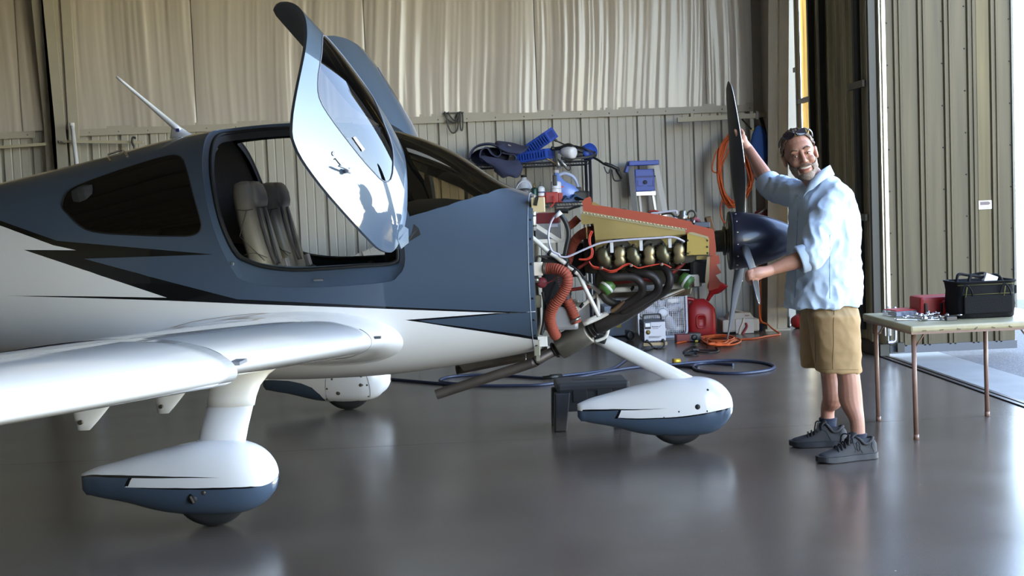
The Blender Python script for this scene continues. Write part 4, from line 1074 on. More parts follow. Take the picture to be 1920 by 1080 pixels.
# intake pipes, fuel divider and lifting eye on top
hose([za(-30, 240), za(80, 228), za(200, 212), za(285, 207), za(292, 240)], -.12, .006, m_wire, 'fuel_line')
hose([za(-60, 215), za(20, 205), za(75, 225), za(70, 250)], -.1, .006, m_dkred, 'fuel_line')
hose([za(100, 250), za(170, 235), za(235, 240), za(270, 275), za(300, 290)], -.08, .007, m_case, 'fuel_line')
P = la(*za(370, 272), -.1); MB().lathe([(.022, -.03), (.03, -.02), (.03, .0), (.018, .012), (.018, .03), (0, .034)], c=P, n=14).build('fuel_divider', m_clamp, plane)
hose([za(265, 298), za(350, 318), za(490, 325)], -.1, .008, m_wire, 'fuel_line')
hose([za(400, 268), za(440, 275), za(452, 300), za(430, 315)], -.1, .008, mat('brass', (120, 96, 60), .4, .8), 'elbow_fitting')
P = la(*za(485, 252), -.1); MB().tube([P+Vector((.022*math.cos(a), 0, .022*math.sin(a))) for a in frange(0, 2*math.pi, 20)[:-1]], .006, 8, closed=True).cyl(P-Vector((0, 0, .022)), P-Vector((0, 0, .07)), .012, n=10).build('lifting_eye', m_case, plane)
hose([za(490, 350), za(530, 310), za(570, 330), za(575, 360)], -.15, .012, mat('pink hose', (158, 84, 92), .5), 'vent_hose')
MB().cyl(la(*za(485, 352), -.18), la(*za(525, 352), -.18), .018, n=14).build('vent_fitting', m_clamp, plane)
MB().box(la(*za(610, 382), -.2), (.09, .08, .03), bev=.004).build('oil_cooler_mount', mat('blue grey metal', (92, 100, 116), .45, .4), plane)
MB().box(la(*za(715, 375), -.18), (.035, .09, .09), rot=Matrix.Rotation(R(-14), 3, 'Y'), bev=.006).build('starter_ring_guard', m_brn, plane)
MB().box(la(1165, 396, .0), (.06, .3, .03), bev=.01).build('induction_tube', m_case, plane)
# exhaust
for pts in ([(170, 150), (200, 200), (250, 245), (330, 268), (500, 262), (600, 275), (675, 330), (705, 400), (690, 470), (620, 540), (480, 620), (330, 695)],
            [(530, 150), (580, 190), (650, 215), (760, 225), (845, 265), (900, 340), (905, 420), (850, 490), (700, 580), (560, 660), (450, 720)],
            [(930, 100), (1000, 160), (1050, 260), (1048, 350), (1000, 430), (900, 500), (760, 580), (560, 690)]):
    N = len(pts); hose([zb5(*q) for q in pts], -.36, .0235, m_exh, 'exhaust_pipe', lats=[-.33-.06*min(1, i/3)+.12*max(0, (i-N+6)/6) for i in range(N)], n=14)
cp = smooth_path([la(*zb5(x, y), l) for x, y, l in ((820, 540, -.30), (640, 650, -.29), (450, 750, -.27), (250, 850, -.25), (150, 900, -.23))], 6)
nC = len(cp); MB().tube(cp, [.028+.014*min(1, i/(nC*.5)) for i in range(nC)], 16).build('exhaust_collector', m_exh, plane)
hose([zb5(480, 575), zb5(400, 640), zb5(330, 690), zb5(300, 700)], -.32, .012, m_brn, 'heat_shield_lip')
hose([zb5(190, 470), zb5(240, 545), zb5(340, 600), zb5(430, 610)], -.25, .022, m_case, 'intake_elbow')
a, b = la(1047.5, 652.5, -.17), la(1103.5, 621, -.20)
mu = MB().tube([a, a.lerp(b, .02), a.lerp(b, .04), a.lerp(b, .96), a.lerp(b, .98), b], [.062, .070, .072, .072, .070, .062], 28).build('muffler', m_muff, plane)
d_ = (b-a).normalized()
for f, rr in ((1.06, .05), (1.16, .048)): MB().tube([a.lerp(b, f), a.lerp(b, f+.04)], rr, 18).build('joint_clamp', mat('dark clamp', (44, 40, 38), .5, .6), plane)
MB().tube([b, a.lerp(b, 1.34)], [.045, .04], 16).build('muffler_inlet', m_exh, plane)
MB().tube([a, a.lerp(b, -.14)], [.04, .038], 16).build('muffler_outlet', m_exh, plane)
MB().tube([a.lerp(b, -.10), a.lerp(b, -.15)], .048, 16).build('joint_clamp', mat('dark clamp', (44, 40, 38), .5, .6), plane)
m_tailp = mat('tail pipe', (86, 78, 72), .5, .6, var=.2, vscale=7)
S = smooth_path([la(1040, 658, -.17), la(1022, 667, -.2), la(1005, 677, -.22), la(985, 685, -.22), la(818, 740, -.24)], 6)
tp = MB(); tp.tube(S, .029, 20, cap=False); tp.tube(S[::-1], .025, 20, cap=False); tp.build('tail_pipe', m_tailp, plane, weld=False)
S = smooth_path([la(1030, 655, .14), la(1000, 665, .16), la(856, 694, .2)], 6); MB().tube(S, .027, 16).build('tail_pipe', m_tailp, plane)
pts = [la(*q, .0) for q in ((860, 684), (1004, 652), (1006, 662), (870, 696))]
mb = MB(); mb.add(pts+[v+Vector((0, .14, 0)) for v in pts], [(0, 1, 2, 3), (7, 6, 5, 4), (0, 4, 5, 1), (1, 5, 6, 2), (2, 6, 7, 3), (3, 7, 4, 0)]); mb.build('exhaust_tunnel', m_tailp, plane)
MB().cyl(la(985, 664, -.12), la(985, 678, -.2), .005, n=6).build('pipe_hanger', m_clamp, plane)
MB().box(la(1007, 652, -.32), (.035, .03, .09), bev=.004).box(la(1009, 668, -.32), (.02, .02, .05)).build('cowl_bracket', mat('bracket', (150, 146, 130), .45, .5), plane)
# hoses
h1 = hose([z2(*q) for q in ((205, 190), (270, 190), (350, 200), (425, 240), (452, 310), (430, 400), (370, 500), (295, 600), (262, 720), (290, 840), (325, 905))], -.43, .030, m_hose, 'duct_hose', rib=.0125, lats=[-.42, -.43, -.45, -.46, -.46, -.45, -.44, -.42, -.38, -.32, -.27])
h2 = hose([z2(*q) for q in ((355, 230), (358, 330), (385, 420), (440, 520), (490, 620), (530, 720), (548, 770))], -.3, .029, m_hose, 'duct_hose', rib=.0125)
h3 = hose([z1(*q) for q in ((1150, 660), (1060, 670), (950, 720), (860, 800), (800, 900), (765, 1000), (735, 1100), (690, 1250))], -.2, .027, m_hose, 'duct_hose', rib=.011, lats=[-.36, -.34, -.3, -.28, -.26, -.25, -.25, -.25])
for (q, lt, dr_) in (((208, 190), -.42, (1, 0)), ((318, 885), -.275, (.5, .9)), ((535, 735), -.3, (.45, .9))):
    c = la(*z2(*q), lt); d = Vector((dr_[0], 0, -dr_[1])).normalized(); MB().tube([c-d*.008, c+d*.008], .0325, 20).build('hose_clamp', m_clamp, plane)
hose([z1(700, 600), z1(790, 540), z1(900, 440)], -.3, .022, m_hose, 'duct_hose')
# mount tubes
for pts, lt, r in (([z1(60, 720), z1(400, 1015), z2(330, 65), z2(560, 245)], -.36, .0135), ([z2(560, 240), z2(785, 700)], -.36, .0125), ([z2(330, 815), z2(640, 560), z2(780, 455)], -.22, .012), ([z2(770, 450), z2(783, 690)], -.24, .010),
                   ([z2(620, 785), z2(800, 705), z2(880, 660)], -.28, .014), ([zb5(300, 432), zb5(860, 400), zb5(1220, 372)], -.28, .0165), ([zb5(10, 340), zb5(175, 465)], -.26, .012), ([zb5(940, 545), zb5(1240, 415)], -.30, .011), ([zb5(-10, 830), zb5(200, 740)], -.28, .012)):
    hose(pts, lt, r, m_mount, 'engine_mount_tube', sub=3)
hose([zb5(930, 552), zb5(1245, 425)], -.305, .006, m_brn, 'mount_edge', sub=2)
for q, lt in ((z1(410, 1020), -.36), (z2(445, 150), -.36), (z2(520, 220), -.36), (zb5(575, 410), -.28), (z2(600, 585), -.22)):
    P = la(*q, lt); MB().tube([P+Vector((-.006, 0, .005)), P+Vector((.006, 0, -.005))], .019, 14).build('tube_clamp', m_rubber, plane)
# rubber isolators
for (q, ax_) in (((255, 395), Vector((-.75, -.3, -.75))), ((1262, 318), Vector((.8, -.35, -.6)))):
    c = la(*zb5(*q), -.34); M = frame_from(ax_)
    o = MB().lathe([(.022, -.04), (.036, -.036), (.041, -.015), (.041, .012), (.036, .032), (.024, .036), (.02, .03), (0, .03)], c=c, n=24, M=M).build('engine_isolator', m_grn, plane, label='green engine isolator mount')
    MB().lathe([(.0415, -.006), (.043, -.003), (.043, .006), (.0415, .009)], c=c, n=24, M=M).build('white_band', mat('band white', (214, 212, 204), .5), o)
    MB().lathe([(.019, .028), (.019, .037), (.008, .038), (.008, .03), (0, .03)], c=c, n=16, M=M).build('end_washer', m_brn, o)
# firewall fittings
MB().box(la(1028, 408.5, -.16), (.135, .22, .06), bev=.005).build('battery_lid', mat('maroon', (112, 34, 40), .5), plane)
bt = MB().box(la(1028, 436, -.16), (.14, .22, .11), bev=.004).build('battery', mat('battery grey', (150, 150, 152), .5), plane, label='grey battery with maroon lid')
MB().box(la(1037, 423, -.275), (.055, .002, .016)).build('battery_label', mat('label white', (206, 204, 216), .6), bt)
MB().box(la(1025, 452, -.32), (.18, .01, .022)).box((la(996, 416, -.33)+la(1048, 452, -.33))/2, (.205, .006, .022), rot=Matrix.Rotation(R(35), 3, 'Y')).build('battery_tray', m_mount, plane)
P = la(1000, 414, -.4); MB().lathe([(.012, -.055), (.0165, -.05), (.0165, .048), (.012, .052), (0, .052)], c=P, n=16).build('fuel_filter', mat('silver can', (196, 194, 188), .3, .7), plane)
for dz in (-.028, .028): MB().lathe([(.0172, -.004), (.0185, 0), (.0172, .004)], c=P+Vector((0, 0, dz)), n=16).build('filter_band', m_case, plane)
MB().box(la(1009, 384, -.34), (.075, .07, .085), bev=.004).build('alternate_air_box', mat('cream box', (196, 176, 138), .5), plane)
MB().box(la(1005.5, 377, -.38), (.018, .006, .05), rot=Matrix.Rotation(R(14), 3, 'Y')).build('box_strap', m_rubber, plane)
MB().box(la(1009.5, 504, -.41), (.05, .05, .075), bev=.004).build('heater_box', mat('cream metal', (216, 204, 190), .5), plane)
MB().cyl(la(1006, 520, -.4), la(1006, 530, -.4), .018, n=14).build('box_outlet', m_clamp, plane)
P = la(1016, 530, -.38); MB().lathe([(.03, -.015), (.03, .01), (.012, .014), (0, .014)], c=P, n=22, M=frame_from(Vector((0, -1, 0)))).build('maroon_disc', mat('maroon metal', (132, 48, 58), .5), plane)
MB().box(la(1010, 565, -.33), (.03, .04, .07), bev=.004).build('governor_block', mat('pale fitting', (150, 142, 118), .5, .3), plane)
hose([z1(570, 370), z1(480, 430), z1(415, 560), z1(388, 720), z1(405, 880), z1(455, 1000), z1(570, 1055), z2(370, 60), z2(450, 65), z2(600, 0), z3(180, 750), z3(300, 705), z3(440, 680), z3(600, 662), z3(900, 640), z3(1157, 625), za(200, 535), za(300, 550), za(395, 598)], -.45, .0058, m_wire, 'cable', n=8, sub=5)
P = la(*z1(545, 385), -.45); MB().tube([P+Vector((.02, 0, .015)), P+Vector((-.015, 0, -.012))], [.014, .010], 10).build('cable_plug', mat('label white', (206, 204, 216), .6), plane)
hose([z1(560, 360), z1(640, 440), z1(715, 600), z1(730, 750), z1(700, 900), z1(660, 1100)], -.38, .0135, m_blk, 'coolant_hose')
hose([z1(500, 330), z1(600, 315), z1(725, 320)], -.3, .014, m_blk, 'wire_loom'); hose([z1(600, 350), z1(800, 270), z1(930, 230)], -.3, .007, m_blk, 'wire_loom')
hose([z2(330, 330), z2(270, 470), z2(215, 700), z2(170, 900)], -.37, .010, m_blk, 'fuel_hose'); hose([z2(185, 440), z2(205, 600), z2(185, 870)], -.36, .009, m_blk, 'fuel_hose')
hose([z2(470, 150), z2(560, 210), z2(640, 310), z2(680, 345)], -.37, .006, m_blk, 'wire_loom')
hose([z2(230, 90), z2(140, 60), z2(120, 130)], -.36, .006, m_case, 'fuel_hose')
hose([z2(220, 350), z2(290, 320), z2(330, 265)], -.42, .003, m_dkred, 'safety_wire')
hose([z2(200, 440), z2(350, 430), z2(500, 415), z2(690, 388)], -.3, .010, m_dkred, 'red_pipe'); hose([z2(560, 190), z2(650, 130), z2(720, 60)], -.3, .009, m_dkred, 'red_pipe')
hose([zb5(340, 335), zb5(520, 315), zb5(700, 290), zb5(830, 300)], -.2, .014, m_dkred, 'red_pipe'); hose([zb5(1060, 230), zb5(1160, 150), zb5(1260, 50)], -.32, .012, m_dkred, 'red_pipe')
for o_ in (0, 1, 2):
    hose([(x+.5*o_, y+1.6*o_) for x, y in (zb5(*q) for q in ((30, 70), (80, 130), (190, 150), (290, 185), (380, 170), (470, 115), (540, 100), (650, 150), (740, 135), (950, 100), (1070, 150)))][: (11 if o_ == 0 else 7 - 2*(o_-1))], -.45+.008*o_, .0042, m_red, 'ignition_lead', n=6)
for o_ in (0, 1):
    hose([(x+2.5*o_, y+1*o_) for x, y in (z3(*q) for q in ((185, 520), (150, 600), (150, 700), (185, 800), (170, 890), (100, 930), (0, 935)))], -.44, .0045, m_red, 'ignition_lead', n=6)
for q in ((190, 150), (562, 120), (950, 105)): MB().box(la(*zb5(*q), -.458), (.014, .01, .016), bev=.002).build('lead_clip', m_clamp, plane)
hose([zb5(1070, 170), zb5(1300, 180)], -.42, .003, m_clamp, 'control_rod', sub=2)
P = la(*za(518, 882), -.3); MB().lathe([(.02, -.01), (.034, -.01), (.03, 0), (.034, .01), (.012, .014), (0, .014)], c=P, n=20, M=frame_from(Vector((0, -1, 0)))).build('alternator_pulley', m_case, plane)
MB().box(la(*za(600, 960), -.28), (.13, .1, .14), bev=.02).build('alternator', m_blk, plane)
MB().box(la(1306, 527, -.33), (.03, .02, .06), bev=.004).box(la(1301, 517, -.33), (.05, .015, .012)).build('isolator_bracket', m_mount, plane)
# inner clutter behind the hoses: dark boxes and plates on the firewall
MB().box((1.60, -.12, 1.02), (.16, .42, .26), bev=.02).build('oil_tank', mat('tank dark', (40, 40, 44), .5, .3), plane)
MB().box((1.62, -.05, .80), (.2, .5, .14), bev=.02).build('heat_exchanger', mat('grey metal', (150, 150, 152), .45, .4), plane)
MB().box((1.72, .05, 1.12), (.1, .3, .2), bev=.02).build('magneto', m_blk, plane)
MB().box(la(1010, 640, -.3), (.10, .03, .06), bev=.004).build('mount_foot', m_mount, plane)
MB().box(la(1080, 588, -.1), (.16, .02, .13)).build('white_plate', mat('stencil plate', (190, 190, 194), .5), plane)
rv = MB().tube(smooth_path([la(1116, 640, -.1), la(1135, 632, -.1), la(1141, 616, -.1)], 5), [.01]*11, 10).build('leg_collar', m_mount, plane)
MB().box(la(1126, 634, -.02), (.07, .08, .05), rot=Matrix.Rotation(R(20), 3, 'Y'), bev=.01).build('leg_pivot', m_rubber, plane)

# ================================================================== propeller
AXZ = 1.195
pr = empty('propeller'); pr.parent = plane; pr['label'] = 'three bladed propeller with navy spinner'
m_navy = mat('navy satin paint', (26, 30, 52), .32, coat=.25)
m_blade = mat('blade dark grey', (62, 63, 68), .42, spec=.4)
m_edge = mat('nickel edge', (190, 188, 186), .25, .9)
rotx = Matrix.Rotation(R(90), 3, 'Y')
mb = MB(); prof = [(.168, 0), (.169, .02), (.164, .07), (.150, .15), (.128, .23), (.100, .30), (.068, .36), (.038, .40), (.012, .42), (0, .424)]
sp = [(p.x, p.y) for p in smooth_path([(a, b, 0) for a, b in prof], 4)]
mb.lathe(sp, c=(2.625, 0, AXZ), n=48, M=rotx); mb.build('spinner', m_navy, pr)
MB().lathe([(.10, -.012), (.168, -.012), (.172, -.004), (.168, .004)], c=(2.622, 0, AXZ), n=48, M=rotx).build('spinner_backplate', m_rubber, pr)
MB().lathe([(.062, -.12), (.064, -.045), (.085, -.043), (.085, -.03), (.064, -.028), (.075, -.012), (.12, -.01)], c=(2.62, 0, AXZ), n=32, M=rotx).build('prop_flange', mat('flange grey', (92, 90, 84), .45, .5), pr)
sc_ = None
for a in range(0, 360, 24):
    P = Vector((2.645, -.170*math.sin(R(a)), AXZ+.170*math.cos(R(a)))); n = Vector((0, -math.sin(R(a)), math.cos(R(a))))
    if sc_ is None: sc_ = MB().lathe([(.006, 0), (.005, .003), (0, .0035)], n=8).build('spinner_screw', m_edge, pr); q = sc_
    else: q = inst(sc_, pr)
    q.matrix_local = Matrix.Translation(P) @ frame_from(n).to_4x4()
def blade(a):
    er = Vector((0, -math.sin(a), math.cos(a))); et = Vector((0, -math.cos(a), -math.sin(a))); ex_ = Vector((1, 0, 0)); c0 = Vector((2.69, 0, AXZ))
    mb = MB(); rings = []; edge = []; RT = .965
    for i in range(27):
        f = i/26; r = .10+(RT-.10)*f
        ch = pch(f, [0, .12, .3, .55, .8, .93, .98, 1.0], [.055, .07, .118, .132, .112, .085, .055, .015]); be = R(pch(f, [0, .3, .6, 1], [50, 38, 26, 18])); tk = pch(f, [0, .12, .3, .6, 1], [.9, .55, .2, .11, .08])
        cd_ = et*math.cos(be)+ex_*math.sin(be); nd = er.cross(cd_)
        sweep = -.02*f*f
        ring = []
        for k in range(20):
            t = 2*math.pi*k/20; u = math.cos(t); v = math.sin(t)
            ring.append(c0+er*r-ex_*(.035*f*f)+cd_*(ch*(u*.5+sweep))+nd*(ch*tk*.5*v*(1-.25*u)))
        rings.append(ring)
        if f > .35: edge.append(c0+er*r-ex_*(.035*f*f)+cd_*(ch*(.5+sweep)))
    mb.loft(rings, cap=True); b = mb.build('blade', m_blade, pr)
    MB().tube(edge, .0028, 6).build('leading_edge', m_edge, b)
    # root cuff ring where the blade leaves the spinner
    MB().lathe([(.052, .118), (.056, .124), (.052, .13), (.046, .12)], c=(2.70, 0, AXZ), n=24, M=frame_from(er)).build('blade_cuff', m_rubber, pr)
for a in (-13, 107, 227): blade(R(a))
# ================================================================== things in the hangar
def root(name, base, label, cat, group=None, rz=0):
    return empty(name, base, rz, label, cat, group)
def W(mb, name, m, rt, **k):              # part authored in world coordinates
    o = mb.build(name, m, None, **k)
    if rt is not None:
        o.parent = rt; Mx = Matrix.Translation(rt.location) if rt.type == 'EMPTY' else rt.matrix_world
        bpy_inv = Matrix.Translation(-Vector(rt.location)); o.matrix_parent_inverse = bpy_inv
    return o
def Wsub(mb, name, m, part, rt, **k):     # sub-part of a part that itself sits under rt
    o = mb.build(name, m, None, **k); o.parent = part; return o
def thing1(mb, name, m, label, cat, base, group=None, **k):    # a thing that is one mesh, origin at its base
    o = mb.build(name, m, None, **k); b = Vector(base)
    for v in o.data.vertices: v.co -= b
    o.location = b; return tag(o, label, cat, group)
V = Vector
m_blkp = mat('black plastic', (26, 26, 28), .5); m_shelf = mat('black wire coating', (30, 32, 42), .45)
m_bluep = mat('blue plastic', (38, 72, 168), .45); m_redp = mat('red plastic', (150, 24, 28), .42)
m_whtp = mat('white plastic', (214, 214, 222), .45); m_alum = mat('ladder aluminium', (190, 190, 192), .4, .7)
m_orange = mat('orange cord', (206, 92, 40), .55); m_grey = mat('grey plastic', (128, 126, 122), .5)
# ---- wire rack
SY0, SY1 = 13.22, 13.62
xr = wy(1106, 300, SY0).x; xl_ = wy(872, 300, SY0).x; z_top = wy(1050, 303, SY0).z; z_mid = wy(1070, 380, SY0).z
rack = root('wire_rack', (xr, SY0, 0), 'black wire shelving rack against the back wall behind the engine', 'shelf')
for (x, y) in ((xr, SY0), (xr, SY1), (xl_, SY0), (xl_, SY1)):
    W(MB().cyl((x, y, 0), (x, y, z_top+.03), .016, n=10), 'post', m_shelf, rack)
for zz in (z_top, z_mid, z_mid-.55, .2):
    mb = MB()
    for yy in (SY0, SY1):
        for dz in (0, -.035): mb.cyl((xl_, yy, zz+dz), (xr, yy, zz+dz), .006, n=6)
    k = int((xr-xl_)/.03)
    for i in range(k+1): mb.cyl((xl_+(xr-xl_)*i/k, SY0, zz+.004), (xl_+(xr-xl_)*i/k, SY1, zz+.004), .003, n=5)
    for i in range(k): mb.cyl((xl_+(xr-xl_)*i/k, SY0, zz), (xl_+(xr-xl_)*(i+.5)/k, SY0, zz-.035), .003, n=5)
    W(mb, 'shelf', m_shelf, rack)
# ---- navy overalls heap
m_navyc = mat('navy cloth', (44, 48, 74), .9, bump=.15, bscale=90, var=.1, vscale=14)
def cloth_sheet(rows, th, name, m, rt, sub=6):
    rr = [smooth_path([V(p) for p in r], sub) for r in rows]; cols = [smooth_path([r[i] for r in rr], sub) for i in range(len(rr[0]))]
    n1, n2 = len(cols), len(cols[0]); mb = MB(); mb.loft([c for c in cols], closed=False)
    o = W(mb, name, m, rt, recalc=False); s = o.modifiers.new('thick', 'SOLIDIFY'); s.thickness = th; s.offset = 0; return o
zc = lambda x, y, Y: wy(870+x/10.288, 240+y/10.288, Y)
oa = root('overalls', zc(650, 690, 13.4), 'crumpled navy cloth overalls heaped on top of the wire rack', 'clothing')
prof = [(90, 590), (150, 430), (260, 340), (420, 305), (560, 320), (680, 400), (710, 490), (640, 555), (530, 500), (440, 390), (330, 430), (300, 560), (350, 650)]
cloth_sheet([[zc(x+dx, y+dy, Y) for x, y in prof] for dx, dy, Y in ((0, 0, 13.18), (20, -12, 13.32), (30, -6, 13.45), (10, 20, 13.58))], .012, 'rolled_leg', m_navyc, oa)
prof = [(300, 560), (420, 560), (600, 600), (760, 640), (920, 650), (1000, 600), (960, 520), (820, 500), (730, 480)]
cloth_sheet([[zc(x+dx, y+dy, Y) for x, y in prof] for dx, dy, Y in ((0, 0, 13.17), (10, -14, 13.3), (0, 10, 13.5))], .012, 'folded_leg', m_navyc, oa)
cloth_sheet([[zc(*p) for p in r] for r in (((600, 330, 13.3), (630, 265, 13.3), (760, 270, 13.35), (950, 300, 13.35), (1130, 350, 13.3), (1250, 350, 13.25)),
        ((600, 350, 13.2), (700, 330, 13.18), (800, 360, 13.2), (940, 400, 13.2), (1080, 430, 13.2), (1190, 440, 13.2)), ((660, 380, 13.16), (720, 420, 13.15), (840, 470, 13.15), (980, 490, 13.16), (1070, 500, 13.17), (1120, 470, 13.2)))], .014, 'upper_body', m_navyc, oa)
cloth_sheet([[zc(*p) for p in r] for r in (((310, 570, 13.16), (480, 560, 13.15), (640, 590, 13.15), (820, 630, 13.15), (980, 630, 13.15), (1050, 620, 13.16)),
        ((420, 650, 13.14), (560, 680, 13.12), (700, 720, 13.1), (860, 740, 13.1), (1010, 730, 13.1), (1100, 700, 13.12)), ((560, 740, 13.14), (640, 790, 13.11), (760, 850, 13.09), (880, 880, 13.08), (1000, 860, 13.09), (1130, 750, 13.12)),
        ((590, 830, 13.16), (680, 900, 13.14), (760, 960, 13.12), (860, 920, 13.11), (1010, 960, 13.12), (1080, 900, 13.14)))], .014, 'hanging_leg', m_navyc, oa)
W(MB().sphere(zc(500, 560, 13.42), (.2, .12, .1), 18, 10), 'inner_fold', m_navyc, oa)
W(MB().box(zc(880, 335, 13.2), (.03, .004, .012), rot=Matrix.Rotation(R(20), 3, 'Y')), 'zip_pull', m_chrome, oa)
# ---- two blue slotted trays
def tray(c, sz, rot, label):
    t = root('slotted_tray', c, label, 'tray', 'blue trays on the rack'); w, d, h = sz; mb = MB()
    def add(o, s): mb.box(c+rot@V(o), s, rot=rot)
    add((0, 0, -h/2), (w, d, .006)); add((0, d/2, 0), (w, .006, h)); add((w/2, 0, 0), (.006, d, h)); add((-w/2, 0, 0), (.006, d, h))
    k = int(w/.03)
    add((0, -d/2, h/2-.012), (w, .006, .024)); add((0, -d/2, -h/2+.01), (w, .006, .02))
    W(mb, 'tray_shell', m_bluep, t)
    for i in range(k+1):
        W(MB().box(c+rot@V((-w/2+w*i/k, -d/2, 0)), (.014, .008, h), rot=rot), 'slat', m_bluep, t)
    for i in range(5):
        W(MB().box(c+rot@V((w/2+.003, -d*.25+d*.12*i, 0)), (.004, .012, h*.6), rot=rot), 'slot', mat('slot shadow blue', (20, 36, 96), .6), t)
tray(zc(1390, 530, 13.4)+V((0, 0, .0)), (.34, .3, .10), Matrix.Rotation(R(-6), 3, 'Y') @ Matrix.Rotation(R(-28), 3, 'Z'), 'lower blue slotted tray lying flat on the rack top')
tray(zc(1420, 300, 13.45), (.36, .26, .12), Matrix.Rotation(R(-32), 3, 'Y') @ Matrix.Rotation(R(-28), 3, 'Z'), 'upper blue slotted tray propped up at a slant')
# ---- pressure washer wand, bottle, nozzles
zw = lambda x, y, Y=13.25: wy(1010+x/10.288, 240+y/10.288, Y)
wd = root('spray_lance', zw(900, 560), 'black pressure washer lance and trigger gun lying over the rack edge', 'spray gun')
W(MB().tube([zw(215, 175, 13.4), zw(340, 245, 13.38), zw(360, 255, 13.38), zw(560, 350, 13.35), zw(700, 350, 13.3), zw(870, 390, 13.28), zw(1090, 490, 13.25)], [.012, .016, .008, .008, .010, .010, .008], 10), 'lance', m_blkp, wd)
W(MB().tube(smooth_path([zw(1060, 570, 13.2), zw(1150, 620, 13.15), zw(1250, 690, 13.1)], 4), .012, 10), 'gun_neck', m_blkp, wd)
W(MB().tube([zw(1240, 690, 13.1), zw(1280, 690, 13.1), zw(1400, 730, 13.1), zw(1520, 790, 13.1), zw(1560, 830, 13.1)], [.014, .026, .028, .026, .012], 12, flat=.7), 'gun_body', m_blkp, wd)
W(MB().tube([zw(1500, 800, 13.1), zw(1560, 890, 13.1), zw(1600, 980, 13.1)], [.026, .028, .018], 12, flat=.7), 'gun_grip', m_blkp, wd)
W(MB().tube(smooth_path([zw(1415, 800, 13.1), zw(1425, 900, 13.1), zw(1460, 1005, 13.1), zw(1530, 1020, 13.1), zw(1600, 1000, 13.1)], 5), .008, 8), 'trigger_guard', m_blkp, wd)
W(MB().tube(smooth_path([zw(1260, 740, 13.1), zw(1300, 840, 13.1), zw(1350, 870, 13.1), zw(1370, 800, 13.1)], 5), .006, 8), 'hose_loop', m_blkp, wd)
W(MB().tube(smooth_path([zw(240, 390, 13.3), zw(330, 400, 13.3), zw(440, 380, 13.25), zw(560, 330, 13.22), zw(640, 350, 13.2), zw(700, 400, 13.2), zw(760, 430, 13.2), zw(850, 460, 13.22)], 5), .02, 10), 'hose_coil', m_blkp, wd)
for q in range(4):
    W(MB().tube(smooth_path([zw(430, 560+q*14, 13.2), zw(600, 600+q*10, 13.2), zw(780, 590-q*8, 13.2), zw(1000, 570-q*10, 13.22), zw(1090, 540-q*20, 13.24), zw(1060, 480-q*10, 13.26)], 5), .006, 6), 'hose_coil', m_blkp, wd)
W(MB().box(zw(770, 470, 13.35), (.09, .12, .1), bev=.02), 'pump_head', m_blkp, wd)
so_ = root('spool', zw(960, 460, 13.35), 'blue hose spool at the right end of the rack top', 'spool')
W(MB().lathe([(.0, -.04), (.085, -.04), (.085, -.03), (.05, -.028), (.05, .028), (.085, .03), (.085, .04), (0, .04)], c=zw(960, 465, 13.35), n=24, M=frame_from(V((.4, -1, .2)))), 'drum', m_bluep, so_)
W(MB().tube(smooth_path([zw(880, 400, 13.28), zw(980, 430, 13.27), zw(1080, 480, 13.25), zw(1110, 530, 13.25), zw(1080, 570, 13.25)], 4), .007, 8), 'strap', m_blkp, so_)
bt_ = root('white_bottle', zw(560, 560, 13.2), 'white bottle lying on its side on the rack top', 'bottle')
W(MB().lathe([(0, -.085), (.028, -.08), (.045, -.05), (.058, 0), (.060, .05), (.055, .085), (.04, .09), (0, .09)], c=zw(555, 470, 13.2), n=24, M=frame_from(V((.7, -.65, -.12)))), 'bottle_body', m_whtp, bt_)
W(MB().lathe([(0, -.12), (.018, -.12), (.018, -.08)], c=zw(555, 470, 13.2), n=14, M=frame_from(V((.7, -.65, -.12)))), 'cap', m_whtp, bt_)
nz = root('brass_nozzle', zw(250, 640, 13.12), 'brass hose nozzle hanging at the rack front edge', 'nozzle')
W(MB().tube([zw(155, 590, 13.12), zw(170, 600, 13.12), zw(190, 605, 13.12), zw(345, 700, 13.1)], [.012, .012, .006, .006], 10), 'stem', mat('brass', (120, 96, 60), .4, .8), nz)
cp_ = root('hose_coupling', zw(380, 700, 13.1), 'grey metal hose couplings hanging below the rack edge', 'coupling')
W(MB().tube([zw(340, 450, 13.18), zw(335, 560, 13.15), zw(350, 640, 13.12), zw(400, 760, 13.1)], [.02, .016, .018, .022], 12), 'coupling_body', mat('steel grey', (140, 138, 134), .35, .8), cp_)
W(MB().tube([zw(420, 620, 13.1), zw(480, 690, 13.1), zw(535, 740, 13.09)], [.012, .012, .009], 10), 'coupling_tail', m_alum, cp_)
W(MB().tube(smooth_path([zw(370, 600, 13.1), zw(470, 720, 13.08), zw(560, 810, 13.07), zw(610, 790, 13.07), zw(590, 700, 13.08), zw(550, 640, 13.1)], 5), .005, 6), 'wire_loop', m_blkp, cp_)
tg = root('hanging_remote', zw(310, 980, 13.1), 'black handheld remote hanging from the rack by a cord', 'remote')
W(MB().box(zw(312, 1010, 13.1), (.045, .03, .11), bev=.012), 'remote_body', m_blkp, tg)
W(MB().tube([zw(305, 720, 13.12), zw(310, 900, 13.1)], .003, 6), 'cord', m_blkp, tg)
